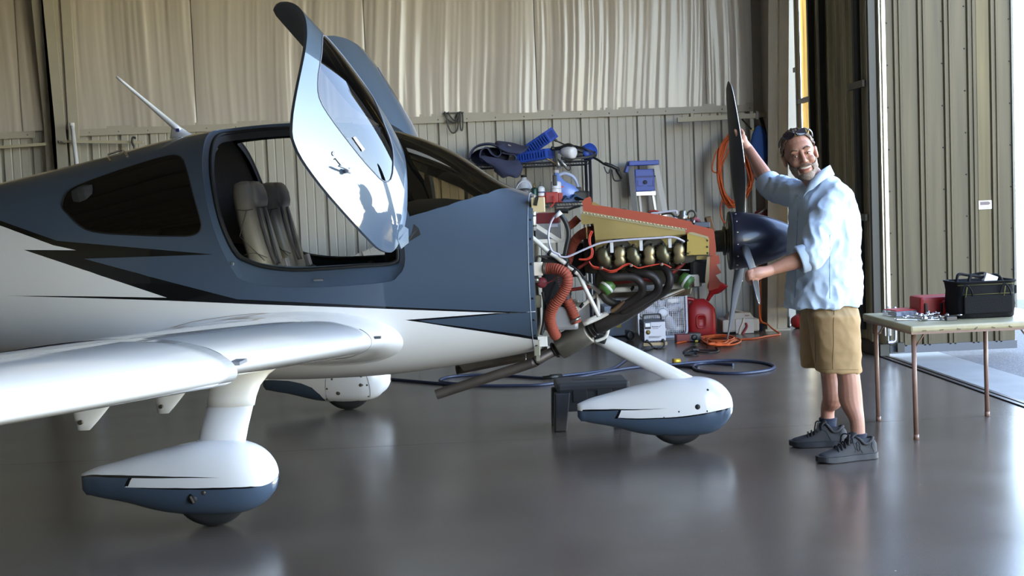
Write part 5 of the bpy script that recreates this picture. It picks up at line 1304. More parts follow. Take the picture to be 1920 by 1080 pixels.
# ---- second shelf items
zq = lambda x, y, Y=13.3: wy(960+x/12, 320+y/12, Y)
zs = z_mid+.006
def can(px_, Y, r, h, m, name, label, cat, top=None, bands=(), grp=None):
    p = zq(px_, 300, Y); b = V((p.x, Y, zs)); t = root(name, b, label, cat, grp)
    W(MB().lathe([(r*.96, 0), (r, .004), (r, h), (r*.9, h+.006), (r*.45, h+.02), (0, h+.022)], c=b, n=24), 'can_body', m, t)
    for z0, z1_, mm_ in bands: W(MB().lathe([(r*1.003, z0), (r*1.012, z0+.001), (r*1.012, z1_-.001), (r*1.003, z1_)], c=b, n=24), 'label_band', mm_, t)
    if top: W(MB().lathe([(r*.42, h+.012), (r*.42, h+.03), (r*.2, h+.035), (r*.2, h+.06), (0, h+.06)], c=b, n=14), 'nozzle_cap', top, t)
    return t, b
mt_tin = mat('tin plate', (176, 174, 168), .25, .9); my = mat('yellow label', (206, 176, 40), .5)
t, b = can(270, 13.24, .085, .14, mt_tin, 'paint_tin', 'metal tin with a yellow band and a raised wire handle on the middle shelf', 'tin', None, ((.03, .065, my),))
W(MB().tube([b+V((.085*math.cos(a), -.02, .12+.11*math.sin(a))) for a in frange(0, math.pi, 14)], .004, 6), 'bail_handle', m_whtp, t)
pj_ = zq(270, 300, 13.45); jb = V((pj_.x, 13.45, zs)); jg = root('clear_jug', jb, 'cloudy white jug with a dark cap behind the metal tin', 'jug')
W(MB().lathe([(.075, 0), (.085, .01), (.085, .17), (.07, .22), (.03, .255), (.028, .28), (0, .28)], c=jb, n=22), 'jug_body', mat('cloudy plastic', (186, 188, 200), .35), jg)
W(MB().lathe([(.032, .275), (.032, .3), (0, .3)], c=jb, n=14), 'cap', m_blkp, jg)
can(490, 13.22, .036, .145, mat('dark green can', (38, 66, 60), .35, .4), 'spray_can', 'dark green aerosol can on the middle shelf', 'spray can', mat('tan cap', (120, 100, 60), .5), (), 'aerosol cans')
can(650, 13.22, .038, .155, m_whtp, 'spray_can', 'white aerosol can with a red band on the middle shelf', 'spray can', m_grey, ((.045, .075, mat('red band', (150, 50, 40), .5)), (.105, .12, mat('blue band', (80, 90, 140), .5))), 'aerosol cans')
p = zq(890, 640, 13.22); rb = root('red_toolbox', V((p.x, 13.22, zs)), 'small red box with a hanging red strap on the middle shelf', 'box')
W(MB().box((p.x, 13.25, zs+.055), (.13, .14, .11), bev=.008), 'box_body', m_redp, rb); W(MB().box((p.x+.09, 13.25, zs+.05), (.05, .12, .1), bev=.008), 'side_pocket', m_redp, rb)
W(MB().tube(smooth_path([zq(930, 570, 13.14), zq(965, 640, 13.12), zq(940, 740, 13.12), zq(880, 810, 13.13), zq(870, 830, 13.13)], 4), .009, 8, flat=.4), 'strap', mat('red strap', (176, 52, 40), .6), rb)
p = zq(990, 450, 13.25); wb = root('white_container', V((p.x, 13.25, zs)), 'white paper wrapped container standing in the middle of the shelf', 'container')
W(MB().lathe([(.05, 0), (.055, .004), (.055, .2), (.045, .215), (0, .22)], c=V((p.x, 13.25, zs+.0)), n=20), 'container_body', m_whtp, wb)
for q in (.06, .14): W(MB().lathe([(.0555, q), (.056, q+.002), (.0555, q+.004)], c=V((p.x, 13.25, zs)), n=20), 'crease', m_grey, wb)
p = zq(1210, 400, 13.36); bj = V((p.x, 13.36, zs)); jg = root('blue_jug', bj, 'blue tinted jug with looped handle and red mark on the shelf', 'jug')
mb = MB(); rings = []
for z, hw, hd, dx in ((0, .135, .08, 0), (.01, .14, .085, 0), (.12, .14, .085, 0), (.17, .11, .08, -.025), (.22, .06, .06, -.07), (.27, .035, .035, -.09), (.31, .024, .024, -.095)):
    rings.append([bj+V((dx+hw*abs(math.cos(a))**.7*(1 if math.cos(a) > 0 else -1), hd*abs(math.sin(a))**.7*(1 if math.sin(a) > 0 else -1), z)) for a in frange(0, 2*math.pi, 24)[:-1]])
mb.loft(rings, cap=True); W(mb, 'jug_body', mat('blue liquid plastic', (112, 138, 206), .3, var=.08, vscale=12), jg)
W(MB().lathe([(.03, .305), (.03, .335), (0, .335)], c=bj+V((-.095, 0, 0)), n=14), 'cap', m_whtp, jg)
W(MB().tube(smooth_path([bj+V(q) for q in ((-.07, 0, .28), (.0, 0, .3), (.09, 0, .25), (.13, 0, .15), (.12, 0, .1))], 5), .018, 10), 'handle', mat('pale blue plastic', (168, 178, 204), .35), jg)
W(MB().box(zq(1110, 370, 13.262), (.045, .003, .014), rot=Matrix.Rotation(R(-14), 3, 'Y')), 'red_mark', mat('red print', (200, 66, 60), .5), jg)
cl_ = root('blue_rag', zq(1350, 660, 13.2), 'crumpled blue rag on the middle shelf edge', 'rag')
cloth_sheet([[V((zq(x, 600, 13.25).x, Y, zs+h)) for x, h in ((1100, .012+d), (1200, .05+d), (1300, .035), (1400, .06+d), (1500, .045), (1640, .012))] for Y, d in ((13.12, -.004), (13.18, .01), (13.26, .02), (13.34, .0))], .006, 'rag_sheet', mat('blue cloth', (58, 98, 138), .9, bump=.1, bscale=60), cl_)
bl = root('drill_case', zq(1480, 560, 13.35), 'black drill case at the right end of the middle shelf', 'case')
W(MB().box(V((zq(1540, 500, 13.35).x, 13.36, zs+.06)), (.18, .16, .1), bev=.02), 'case_body', m_blkp, bl); W(MB().box(V((zq(1490, 500, 13.35).x, 13.34, zs+.125)), (.07, .06, .05), bev=.012), 'case_handle', m_blkp, bl)
# ---- step ladder
zL = lambda x, y, Y=13.2: wy(1160+x/9, 290+y/9, Y)
LY = 13.60
lad = root('step_ladder', zL(480, 1000, LY)*1, 'aluminium step ladder with blue top standing behind the engine', 'ladder'); lad.location = (lad.location.x, LY, 0)
tl, tr_ = zL(205, 170, LY), zL(630, 170, LY); bl_, br_ = wy(1191, 640, 12.9), wy(1290, 640, 12.9)
fl_ = V((tl.x+(zL(270, 930, LY).x-tl.x)*tl.z/(tl.z-zL(270, 930, LY).z), 13.55, 0)); fr_ = V((tr_.x+(zL(780, 950, LY).x-tr_.x)*tr_.z/(tr_.z-zL(780, 950, LY).z), 13.55, 0))
def beam(a, b, w, d): 
    a, b = V(a), V(b); dd = b-a; rot = frame_from(dd); return MB().box((a+b)/2, (w, d, dd.length), rot=rot)
for a, b in ((tl, fl_), (tr_, fr_)): W(beam(a, b, .032, .055), 'rail', m_alum, lad)
bk1, bk2 = V((tl.x+.07, 13.68, tl.z-.05)), V((tr_.x-.07, 13.68, tr_.z-.05))
for a, b in ((bk1, V((fl_.x+.1, 13.72, 0))), (bk2, V((fr_.x-.1, 13.72, 0)))): W(beam(a, b, .026, .026), 'rear_rail', m_alum, lad)
for i in range(1, 6):
    f = i*.165+.14; a, b = tl.lerp(fl_, f), tr_.lerp(fr_, f); W(MB().box((a+b)/2+V((0, .02, 0)), ((b-a).length, .09, .04), rot=Matrix.Rotation(0, 3, 'Z')), 'step', m_alum, lad)
for sg, a in ((1, tl.lerp(fl_, .31)), (-1, tr_.lerp(fr_, .31))): W(beam(a+V((.0, 0, -.09)), a+V((sg*.07, 0, .0)), .012, .012), 'brace', m_alum, lad)
mb = MB(); c = (zL(180, 110, LY)+zL(640, 110, LY))/2; w_ = (zL(640, 110, LY)-zL(180, 110, LY)).length
mb.box(c+V((0, .03, -.02)), (w_+.03, .2, .05), bev=.008); mb.box(c+V((-w_/2-.02, .05, -.06)), (.03, .14, .11), rot=Matrix.Rotation(R(20), 3, 'Y'), bev=.006); W(mb, 'top_cap', m_bluep, lad)
c1, c2 = zL(270, 250, LY+.03), zL(610, 610, LY+.03)
tray_ = W(MB().box((c1+c2)/2, (c2.x-c1.x, .03, c1.z-c2.z), bev=.008), 'folded_tray', m_bluep, lad)
for (x0, y0, x1, y1) in ((268, 360, 625, 378), (320, 430, 330, 520), (575, 430, 585, 520), (300, 525, 420, 532), (490, 525, 600, 532)):
    a, b = zL(x0, y0, LY), zL(x1, y1, LY); W(MB().box((a+b)/2+V((0, .012, 0)), (max(.006, b.x-a.x), .008, max(.006, a.z-b.z))), 'tray_rib', mat('deep blue', (24, 46, 120), .5), lad)
P = zL(447, 464, LY+.005); W(MB().lathe([(.022, .0), (.022, .006), (0, .006)], c=P, n=20, M=frame_from(V((0, -1, 0)))), 'tray_hole', mat('hole', (60, 62, 74), .7), lad)
a, b = zL(290, 630, LY+.02), zL(625, 680, LY+.02); W(MB().box((a+b)/2, (b.x-a.x, .02, a.z-b.z)), 'tray_rail', m_alum, lad)
# ---- box fan
fb = wz(1243, 636); FY = fb.y
fan = root('box_fan', V((fb.x, FY, 0)), 'white box fan standing on the floor behind the charger', 'fan')
xa_, xb2 = wy(1195, 600, FY).x, wy(1288, 600, FY).x; fw = xb2-xa_; fc = V(((xa_+xb2)/2, FY, fw/2+.02))
def rsq(w, r, n=6):
    out = []
    for (sx, sz, a0) in ((1, 1, 0), (-1, 1, 90), (-1, -1, 180), (1, -1, 270)):
        for k in range(n+1):
            a = R(a0+90*k/n); out.append((sx*(w/2-r)+r*math.cos(a), sz*(w/2-r)+r*math.sin(a)))
    return out
mb = MB(); o1 = rsq(fw, .07); o2 = rsq(fw-.035, .055)
mb.loft([[fc+V((u, -.05, v)) for u, v in o2], [fc+V((u, -.055, v)) for u, v in o1], [fc+V((u, .055, v)) for u, v in o1], [fc+V((u, .05, v)) for u, v in o2], [fc+V((u, -.05, v)) for u, v in o2]], smooth=False)
W(mb, 'frame', m_whtp, fan)
for yy, nm in ((-.048, 'front_grille'), (.048, 'rear_grille')):
    mb = MB(); n_ = 24 if yy < 0 else 8; h = fw-.04
    for i in range(1, n_):
        u = -h/2+h*i/n_; e = .0 if abs(u) < h/2-.055 else .035
        mb.box(fc+V((u, yy, 0)), (.0042, .004, h-2*e)); mb.box(fc+V((0, yy-.002, u)), (h-2*e, .004, .0026))
    W(mb, nm, m_whtp, fan, kind='stuff')
W(MB().lathe([(0, -.02), (.068, -.02), (.068, .03), (0, .03)], c=fc, n=28, M=frame_from(V((0, -1, 0)))), 'hub', m_whtp, fan)
for k in range(5):
    a = R(72*k+15); mb = MB(); rings = []
    for i in range(8):
        f = i/7; r_ = .06+.165*f; w_ = .05+.07*math.sin(math.pi*(.15+.75*f)); e = V((math.cos(a), 0, math.sin(a))); t_ = V((-math.sin(a), 0, math.cos(a)))
        rings.append([fc+e*r_+t_*(w_*s_)+V((0, -.025*s_*2+dd, 0)) for s_, dd in ((-.5, 0), (0, -.006), (.5, 0), (0, .004))])
    mb.loft(rings, cap=True); W(mb, 'fan_blade', mat('fan blade', (196, 194, 206), .5), fan)
W(MB().lathe([(.045, 0), (.04, .012), (.02, .016), (0, .016)], c=fc+V((0, -.052, 0)), n=20, M=frame_from(V((0, -1, 0))), sx=1.2), 'badge', m_whtp, fan)
for sg in (-1, 1): W(MB().box((fc.x+sg*fw*.32, FY, .012), (.05, .16, .024), bev=.004), 'foot', m_whtp, fan)
# ---- battery charger
cb = wz(1222, 652); CY = cb.y
zC = lambda x, y, Y=CY: wy(1180+x/8.306, 540+y/8.306, Y)
chx0, chx1 = zC(225, 600).x, zC(565, 600).x; chz1 = zC(400, 520).z
chg = root('battery_charger', V((cb.x, CY, 0)), 'grey metal battery charger with meter and handle on the floor', 'charger')
dpt = .3; cwx = (chx0+chx1)/2; cw_ = chx1-chx0
ry = Matrix.Rotation(R(0), 3, 'Z')
mb = MB(); mb.box((cwx, CY+dpt/2+.004, (chz1+.05)/2+.0), (cw_, dpt, chz1-.05), bev=.006); W(mb, 'case', mat('charger dark case', (60, 64, 76), .45, .2), chg)
fp_ = W(MB().box((cwx, CY-.002, (chz1+.06)/2), (cw_-.006, .008, chz1-.075)), 'front_panel', mat('charger face', (176, 176, 186), .4, .2), chg)
W(MB().box((cwx, CY+.02, .035), (cw_+.02, .06, .03), bev=.003), 'base_strip', mat('wood base', (170, 148, 112), .7), chg)
c = zC(284, 588); mt_ = W(MB().box((c.x, CY-.008, c.z), (.06, .008, .063), bev=.003), 'meter', m_blkp, chg)
W(MB().box((c.x, CY-.0135, c.z+.008), (.048, .003, .036)), 'meter_dial', m_whtp, chg)
c = zC(290, 690); W(MB().lathe([(.024, 0), (.022, .004), (.012, .006), (.012, .018), (0, .018)], c=V((c.x, CY-.006, c.z)), n=18, M=frame_from(V((0, -1, 0)))), 'dial_knob', mat('brass knob', (150, 128, 80), .4, .5), chg)
mb = MB()
for (x0, y0, x1, y1) in ((345, 602, 360, 590), (360, 590, 368, 604), (368, 604, 455, 600), (385, 598, 392, 588), (410, 600, 416, 590), (430, 600, 436, 592), (350, 608, 450, 606), (360, 632, 450, 630), (465, 606, 490, 578), (470, 610, 474, 602)):
    mb.tube([zC(x0, y0)+V((0, -.008, 0)), zC(x1, y1)+V((0, -.008, 0))], .0016, 4)
for q in range(4): mb.tube([zC(300, 752+q*9)+V((0, -.008, 0)), zC(500-q*15, 750+q*9)+V((0, -.008, 0))], .0011, 4)
for q in (350, 400, 450): mb.box(zC(q, 830)+V((0, -.007, 0)), (.012, .002, .012))
W(mb, 'panel_print', mat('print grey', (92, 92, 100), .6), chg)
W(MB().tube(smooth_path([V((cwx+dx, CY+.15, chz1+dz)) for dx, dz in ((-.09, -.01), (-.085, .045), (-.06, .055), (.06, .055), (.085, .045), (.09, -.01))], 4), .008, 8), 'handle', m_blkp, chg)
for (x, y) in ((272, 828), (522, 815)):
    P = zC(x, y); W(MB().lathe([(.017, 0), (.015, .02), (.008, .024), (0, .024)], c=V((P.x, CY-.006, P.z)), n=14, M=frame_from(V((0, -1, 0)))), 'cable_gland', m_blkp, chg)
g_ = lambda x, y: wz(1180+x/8.306, 540+y/8.306, .008)
W(MB().tube(smooth_path([zC(272, 828)+V((0, -.02, 0)), zC(320, 870)+V((0, -.06, 0)), g_(380, 930), g_(450, 942), zC(510, 905)+V((0, -.06, 0)), zC(535, 860)+V((0, -.04, 0)), zC(522, 815)+V((0, -.02, 0))], 6), .008, 8), 'cable', m_blkp, chg)
W(MB().tube(smooth_path([g_(380, 930), g_(300, 960), g_(220, 965), g_(140, 975)], 6), .008, 8), 'cable', m_blkp, chg)
mb = MB()
for i in range(5): 
    for j in range(3): mb.box((chx0-.001, CY+.06+.07*j, .15+i*.035), (.004, .05, .010))
W(mb, 'vent_louvres', m_blkp, chg, kind='stuff')
# ---- gas can and funnel
gb_ = wz(1322, 630); GY = gb_.y
zG = lambda x, y, Y=GY: wy(1180+x/8.306, 540+y/8.306, Y)
gc = root('fuel_can', V((zG(1150, 700).x, GY, 0)), 'big red plastic fuel can by the back wall', 'fuel can')
mb = MB(); rings = []; gx0, gx1 = zG(930, 600).x, zG(1380, 600).x; gcx = (gx0+gx1)/2; gw = (gx1-gx0)/2; gh = zG(1150, 180).z
for z, s1, dx in ((0, .95, 0), (.015, 1.0, 0), (gh*.45, 1.0, .0), (gh*.7, .96, 0), (gh*.8, .85, -.005), (gh*.9, .62, -.01), (gh*.97, .42, -.015), (gh, .36, -.015), (gh*1.0, .05, -.015)):
    rings.append([V((gcx+dx+gw*s1*abs(math.cos(a))**.6*(1 if math.cos(a) > 0 else -1), GY+.12+.115*s1*abs(math.sin(a))**.6*(1 if math.sin(a) > 0 else -1), z)) for a in frange(0, 2*math.pi, 32)[:-1]])
mb.loft(rings, cap=True); W(mb, 'can_body', m_redp, gc)
a, b = zG(1050, 430), zG(1190, 610); mb = MB(); q_ = rsq(.1, .03)
rr_ = [[V(((a.x+b.x)/2+u*s_*(b.x-a.x)/.1, GY+.004-dd, (a.z+b.z)/2+v*s_*(a.z-b.z)/.1)) for u, v in q_] for s_, dd in ((1.25, .0), (1.18, .012), (1.0, .012), (.9, .0), (.2, -.0))]
mb.loft(rr_, cap=False); W(mb, 'embossed_panel', m_redp, gc)
W(MB().tube(smooth_path([zG(880, 250, GY+.12), zG(880, 180, GY+.12), zG(960, 175, GY+.12), zG(1040, 200, GY+.12)], 5), .022, 10), 'handle', m_redp, gc)
W(MB().tube(smooth_path([zG(890, 200, GY+.12), zG(900, 380, GY+.12), zG(930, 500, GY+.12)], 5), .024, 10), 'rear_handle', m_redp, gc)
fn_ = root('funnel', zG(1200, 200, GY+.1), 'red funnel stuck in the mouth of the fuel can', 'funnel')
fa, fb_ = zG(1215, 200, GY+.1), zG(1330, -10, GY+.1); dr_ = (fb_-fa)
W(MB().lathe([(.018, 0), (.022, .05), (.03, .09), (.065, .12), (.085, .16), (.10, .20), (.115, .235), (.119, .235), (.104, .20), (.087, .155), (.06, .115)], c=fa, n=26, M=frame_from(dr_)), 'cone', m_redp, fn_)
# ---- drill box, cords on the floor
db = wz(1292, 641); dbx = root('power_unit', db, 'dark red and grey power unit lying by the orange cord', 'power tool')
W(MB().box(db+V((-.06, .04, .04)), (.14, .12, .075), bev=.008), 'red_half', mat('dark red plastic', (112, 28, 30), .5), dbx); W(MB().box(db+V((.06, .04, .045)), (.12, .12, .08), bev=.01), 'grey_half', mat('dark grey plastic', (70, 66, 66), .5), dbx)
W(MB().lathe([(.03, 0), (.03, .006), (.012, .008), (0, .008)], c=db+V((.05, -.02, .045)), n=16, M=frame_from(V((0, -1, 0)))), 'dial', m_blkp, dbx)
zO = lambda x, y, z=.009: wz(1270+x/7.68, 560+y/7.68, z)
oc = root('extension_cord', zO(620, 640), 'orange extension cord piled loosely on the floor', 'cord')
random.seed(11)
pts = [zO(-10, 640), zO(150, 610), zO(320, 590)]
for k in range(9):
    cx_, cy_ = 580+random.uniform(-60, 60), 585+random.uniform(-25, 25); rx, ryy = random.uniform(180, 300), random.uniform(45, 80)
    for a in (200, 270, 340, 50, 120): pts.append(zO(cx_+rx*math.cos(R(a)), cy_+ryy*math.sin(R(a))*.9, .009+.004*k+random.uniform(0, .008)))
pts += [zO(900, 590, .01), zO(1100, 575, .01), zO(1300, 540, .009), zO(1480, 515, .009)]
W(MB().tube(smooth_path(pts, 8), .0085, 7), 'cord_run', m_orange, oc)
W(MB().tube(smooth_path([zO(1480, 500), zO(1380, 440, .05), wy(1270+1300/7.68, 560+370/7.68, 13.3), wy(1270+1200/7.68, 560+300/7.68, 13.4), wy(1423, 560, 13.5), wy(1424, 480, 13.55)], 6), .0085, 7), 'cord_riser', m_orange, oc)
W(MB().box(zO(278, 612, .015), (.03, .02, .02), bev=.004), 'plug', mat('yellow plug', (220, 196, 70), .5), oc)
bc = root('black_cord', zO(260, 760), 'short black power cord coiled on the floor', 'cord')
W(MB().tube(smooth_path([zO(*q) for q in ((550, 700), (600, 740), (560, 765), (450, 778), (330, 770), (260, 740), (280, 700), (250, 690), (170, 710), (90, 760), (100, 778), (200, 762), (280, 745), (240, 720), (200, 745), (290, 790), (280, 815), (180, 820), (110, 805), (130, 790), (240, 780))], 6), .007, 7), 'cord_run', m_blkp, bc)
W(MB().tube(smooth_path([zO(*q) for q in ((300, 740), (400, 740), (520, 742), (590, 748))], 5), .007, 7), 'cord_end', m_blkp, bc)
W(MB().box(zO(262, 742, .014), (.06, .03, .028), bev=.006), 'cord_plug', m_blkp, bc)
# ---- pale power pack unit
ub = wz(1390, 626); UY = ub.y
zU = lambda x, y, Y=UY: wy(1270+x/7.68, 560+y/7.68, Y)
pk = root('power_pack', V((zU(930, 400).x, UY, 0)), 'beige portable power pack standing on the floor by the column', 'power pack')
x0_, x1_ = zU(655, 400).x, zU(1190, 400).x; zt2 = zU(900, 300).z
W(MB().box(((x0_+x1_)/2, UY+.16, zt2/2+.01), (x1_-x0_, .3, zt2-.02), bev=.02), 'base_housing', mat('beige plastic', (176, 168, 158), .5), pk)
xu0, xu1 = zU(790, 250).x, zU(1105, 250).x; zu1 = zU(950, 205).z
hb_ = W(MB().box(((xu0+xu1)/2-.02, UY+.12, (zt2+zu1)/2), (xu1-xu0+.06, .22, zu1-zt2), taper=.72, bev=.012), 'upper_housing', mat('beige plastic', (176, 168, 158), .5), pk)
W(MB().box(zU(955, 395, UY)+V((.01, -.001, 0)), (.19, .01, .15), bev=.003), 'front_plate', mat('pale plate', (190, 186, 182), .5), pk)
W(MB().box(zU(1012, 262, UY)+V((0, .03, 0)), (.045, .012, .03)), 'switch', mat('dark red switch', (112, 30, 36), .4), pk)
W(MB().box(zU(1035, 294, UY)+V((0, .01, 0)), (.1, .008, .012)), 'label_strip', m_blkp, pk)
W(MB().tube(smooth_path([zU(955, 280, UY), zU(940, 360, UY-.01), zU(905, 440, UY-.015), zU(895, 520, UY-.02)], 5), .014, 8), 'strap', mat('cream strap', (196, 186, 168), .6), pk)
W(MB().tube(smooth_path([zU(985, 350, UY-.01), zU(1000, 400, UY-.02), zU(960, 470, UY-.02), zU(935, 520, UY-.03)], 5), .013, 8), 'red_clamp_cable', mat('red clamp', (140, 40, 44), .5), pk)
W(MB().tube(smooth_path([zU(720, 290, UY+.1), zU(780, 170, UY+.1), zU(860, 175, UY+.08), zU(960, 210, UY+.05)], 5), .014, 8), 'carry_handle', mat('beige handle', (166, 156, 144), .5), pk)
# ---- orange lead coils hanging on the wall
zH = lambda x, y, Y=13.45: wy(1320+x/4.695, 200+y/4.695, Y)
hk = root('extension_cord', zH(270, 560), 'orange extension cord hanging in long loops on the back wall', 'cord')
for k in range(15):
    f = (k-7)/7; top = zH(255+f*18, 205+random.uniform(0, 20), 13.52); w1 = random.uniform(.5, 1)
    L_ = [top, zH(215-110*w1*abs(f)**.7+random.uniform(-8, 8), 380+random.uniform(-40, 40)), zH(150-45*w1*random.random(), 600+random.uniform(-60, 60)), zH(190+random.uniform(-15, 15), 790+random.uniform(-20, 50)), zH(260+random.uniform(-20, 20), 850+random.uniform(-20, 40)),
          zH(350+random.uniform(-20, 20), 800+random.uniform(-30, 30)), zH(400+35*random.random(), 640+random.uniform(-60, 60)), zH(330+50*w1*random.random(), 380+random.uniform(-40, 40)), top]
    L_ = [v+V((0, random.uniform(-.05, .05), 0)) for v in L_]; W(MB().tube(smooth_path(L_, 6), .0085, 6), 'loop', m_orange, hk)
W(MB().tube(smooth_path([zH(230, 280), zH(120, 380), zH(80, 490), zH(75, 560), zH(110, 580), zH(160, 560)], 6), .0085, 6), 'loop', m_orange, hk)
W(MB().tube(smooth_path([zH(160, 820), zH(145, 900), zH(160, 990), zH(200, 1030), zH(260, 1035)], 6), .0085, 6), 'loop', m_orange, hk)
W(MB().tube([zH(255, 200, 13.93), zH(255, 200, 13.5), zH(255, 190, 13.4), zH(255, 185, 13.36)], .008, 8), 'hook', m_steel_dk, hk)
# ---- beam bracketed under the girt, blue bag, strap, extinguisher
bm_a, bm_b = wy(1270, 225, 13.55), wy(1436, 216, 13.5)
bb = root('storage_rail', bm_a, 'pale steel rail fixed below the girt near the corner', 'rail')
W(beam(bm_a, bm_b, .075, .05), 'rail_bar', mat('pale channel', (158, 150, 130), .5), bb); W(MB().box(wy(1420, 216, 13.47), (.03, .02, .085)), 'band', m_grey, bb)
for q in (1296, 1348): W(MB().box(wy(q, 217, 13.6), (.03, .1, .05)), 'bracket', mat('pale channel', (158, 150, 130), .5), bb)
bg_ = root('blue_bag', zH(490, 420), 'blue bag hanging by a black strap beside the column', 'bag')
W(MB().sphere(zH(490, 420, 13.42), (.105, .06, .30), 18, 12), 'bag_body', mat('blue fabric', (50, 88, 160), .8, bump=.1, bscale=50), bg_)
W(MB().tube([zH(500, 95, 13.44), zH(540, 230, 13.42), zH(545, 480, 13.38)], [.018, .018, .03], 8, flat=.4), 'strap', m_blkp, bg_)
ys = root('strap_hook', zH(330, 110), 'black strap with a yellow tip hanging from the rail', 'strap')
W(MB().tube([zH(332, 108), zH(420, 200)], .009, 8), 'strap_band', m_blkp, ys); W(MB().sphere(zH(428, 205), .013, 10, 8), 'tip', mat('yellow plastic', (214, 180, 50), .5), ys)
ex = root('fire_extinguisher', zH(510, 950, 13.5), 'small red extinguisher low on the wall beside the column', 'extinguisher')
W(MB().tube([zH(440, 985, 13.5), zH(470, 965, 13.5), zH(560, 930, 13.5)], [.03, .055, .05], 14), 'cylinder_body', mat('dull red', (110, 40, 46), .5), ex); W(MB().tube([zH(470, 950, 13.46), zH(550, 895, 13.46)], .012, 8), 'handle', m_alum, ex)
op = root('orange_pole', wy(1424, 612, 13.55), 'thin orange pole standing in the back corner', 'pole')
W(MB().cyl(wy(1425, 470, 13.6), wy(1426, 610, 13.55), .014, n=8), 'shaft', mat('dull orange', (176, 88, 44), .6), op); W(MB().cyl(wy(1426, 607, 13.55), wy(1426.5, 622, 13.53), .018, n=8), 'foot', mat('dark blue tip', (36, 42, 70), .6), op)
bk_ = wz(1490, 616); rk = root('red_scoop', bk_, 'red plastic scoop lying on the floor at the door gap', 'scoop')
W(MB().lathe([(.03, 0), (.06, .02), (.075, .07), (.078, .12), (.07, .12), (.066, .06), (0, .02)], c=bk_+V((-.03, 0, .05)), n=18, M=Matrix.Rotation(R(70), 3, 'Y')), 'scoop_cup', m_redp, rk)
# ---- tote and caster bin under the engine
tb = wz(1162, 632); tx0, tx1 = wy(1135, 600, tb.y).x, wy(1186, 600, tb.y).x
to = root('grey_tote', V((tb.x, tb.y, 0)), 'blue grey plastic tote with a yellow sticker on the floor', 'tote')
W(MB().box(((tx0+tx1)/2, tb.y+.2, .17), (tx1-tx0, .36, .32), taper=1.06, bev=.015), 'tote_body', mat('blue grey plastic', (128, 138, 156), .5), to); P = wy(1160, 608, tb.y-.01); W(MB().box(P, (.05, .004, .07)), 'sticker', mat('yellow sticker', (190, 170, 60), .6), to)
cs = wz(1181, 638); ca = root('caster_wheel', cs, 'black caster wheel beside the battery charger', 'wheel')
W(MB().lathe([(.02, -.02), (.045, -.02), (.05, 0), (.045, .02), (.02, .02)], c=cs+V((0, 0, .05)), n=20, M=frame_from(V((.5, -1, 0)))), 'tread', m_blkp, ca); W(MB().box(cs+V((-.02, .02, .09)), (.05, .05, .04), bev=.006), 'fork', m_steel_dk, ca)
# ---- blue air hose on the floor
zB = lambda x, y: wz(x, y, .011)
ah = root('air_hose', zB(1300, 690), 'dark blue air hose looped across the floor under the nose', 'hose')
m_bh = mat('blue rubber hose', (40, 47, 68), .45); m_bkh = mat('black rubber hose', (24, 26, 34), .45)
W(MB().tube(smooth_path([zB(*q) for q in ((735, 711), (790, 716), (850, 721), (900, 723), (960, 723), (1030, 720), (1100, 704), (1180, 690), (1266, 683), (1330, 677), (1390, 676), (1435, 681), (1452, 688), (1435, 695), (1390, 700), (1340, 699), (1308, 694), (1300, 687), (1310, 682), (1340, 681), (1375, 684))], 8), .0125, 9), 'hose_run', m_bh, ah)
W(MB().tube(smooth_path([zB(*q) for q in ((900, 722), (850, 719), (825, 715), (835, 708), (870, 704), (930, 703), (990, 707), (1020, 709))], 8), .0115, 9), 'hose_run', m_bh, ah)
W(MB().tube(smooth_path([zB(*q) for q in ((1050, 705), (1110, 698), (1150, 690), (1180, 670), (1200, 662))], 8), .0115, 9), 'hose_run', m_bh, ah)
W(MB().tube(smooth_path([zB(*q) for q in ((1260, 686), (1300, 688), (1310, 690))], 8), .0125, 9), 'hose_run', m_bkh, ah)
W(MB().tube([zB(1018, 709), zB(1030, 708), zB(1032, 708), zB(1052, 705)], [.018, .018, .026, .022], 10), 'coupler', mat('dark coupler', (38, 36, 30), .4, .5), ah)
W(MB().tube([zB(1262, 680)+V((0, 0, .01)), zB(1275, 679)+V((0, 0, .01))], [.026, .022], 10), 'brass_coupler', mat('yellow brass', (200, 160, 50), .35, .5), ah)
# ---- step stool
sb = wz(1046, 810); SYs = sb.y
zS = lambda x, y, Y=SYs: wy(1000+x/4.32, 580+y/4.32, Y)
stl = root('step_stool', V((zS(480, 900).x, SYs, 0)), 'dark grey plastic step stool behind the nose wheel', 'stool')
m_stool = mat('charcoal plastic', (46, 46, 50), .5, bump=.05, bscale=50)
sx0, sx1 = zS(172, 900).x, zS(790, 700).x; szt = zS(480, 590, SYs).z; sd_ = .30
W(MB().box(((sx0+sx1)/2+.01, SYs+sd_/2, szt-.03), (sx1-sx0-.03, sd_, .06), bev=.018), 'top', m_stool, stl)
W(MB().box(((sx0+sx1)/2+.01, SYs+.02, szt-.12), (sx1-sx0-.06, .02, .13), bev=.005), 'front_apron', m_stool, stl)
for k, (a, b) in enumerate(((318, 440), (515, 640))):
    p0, p1 = zS(a, 650), zS(b, 750); W(MB().box((p0+p1)/2+V((0, .006, 0)), (p1.x-p0.x, .012, p0.z-p1.z), bev=.004), 'apron_panel', mat('charcoal panel', (38, 38, 42), .5), stl)
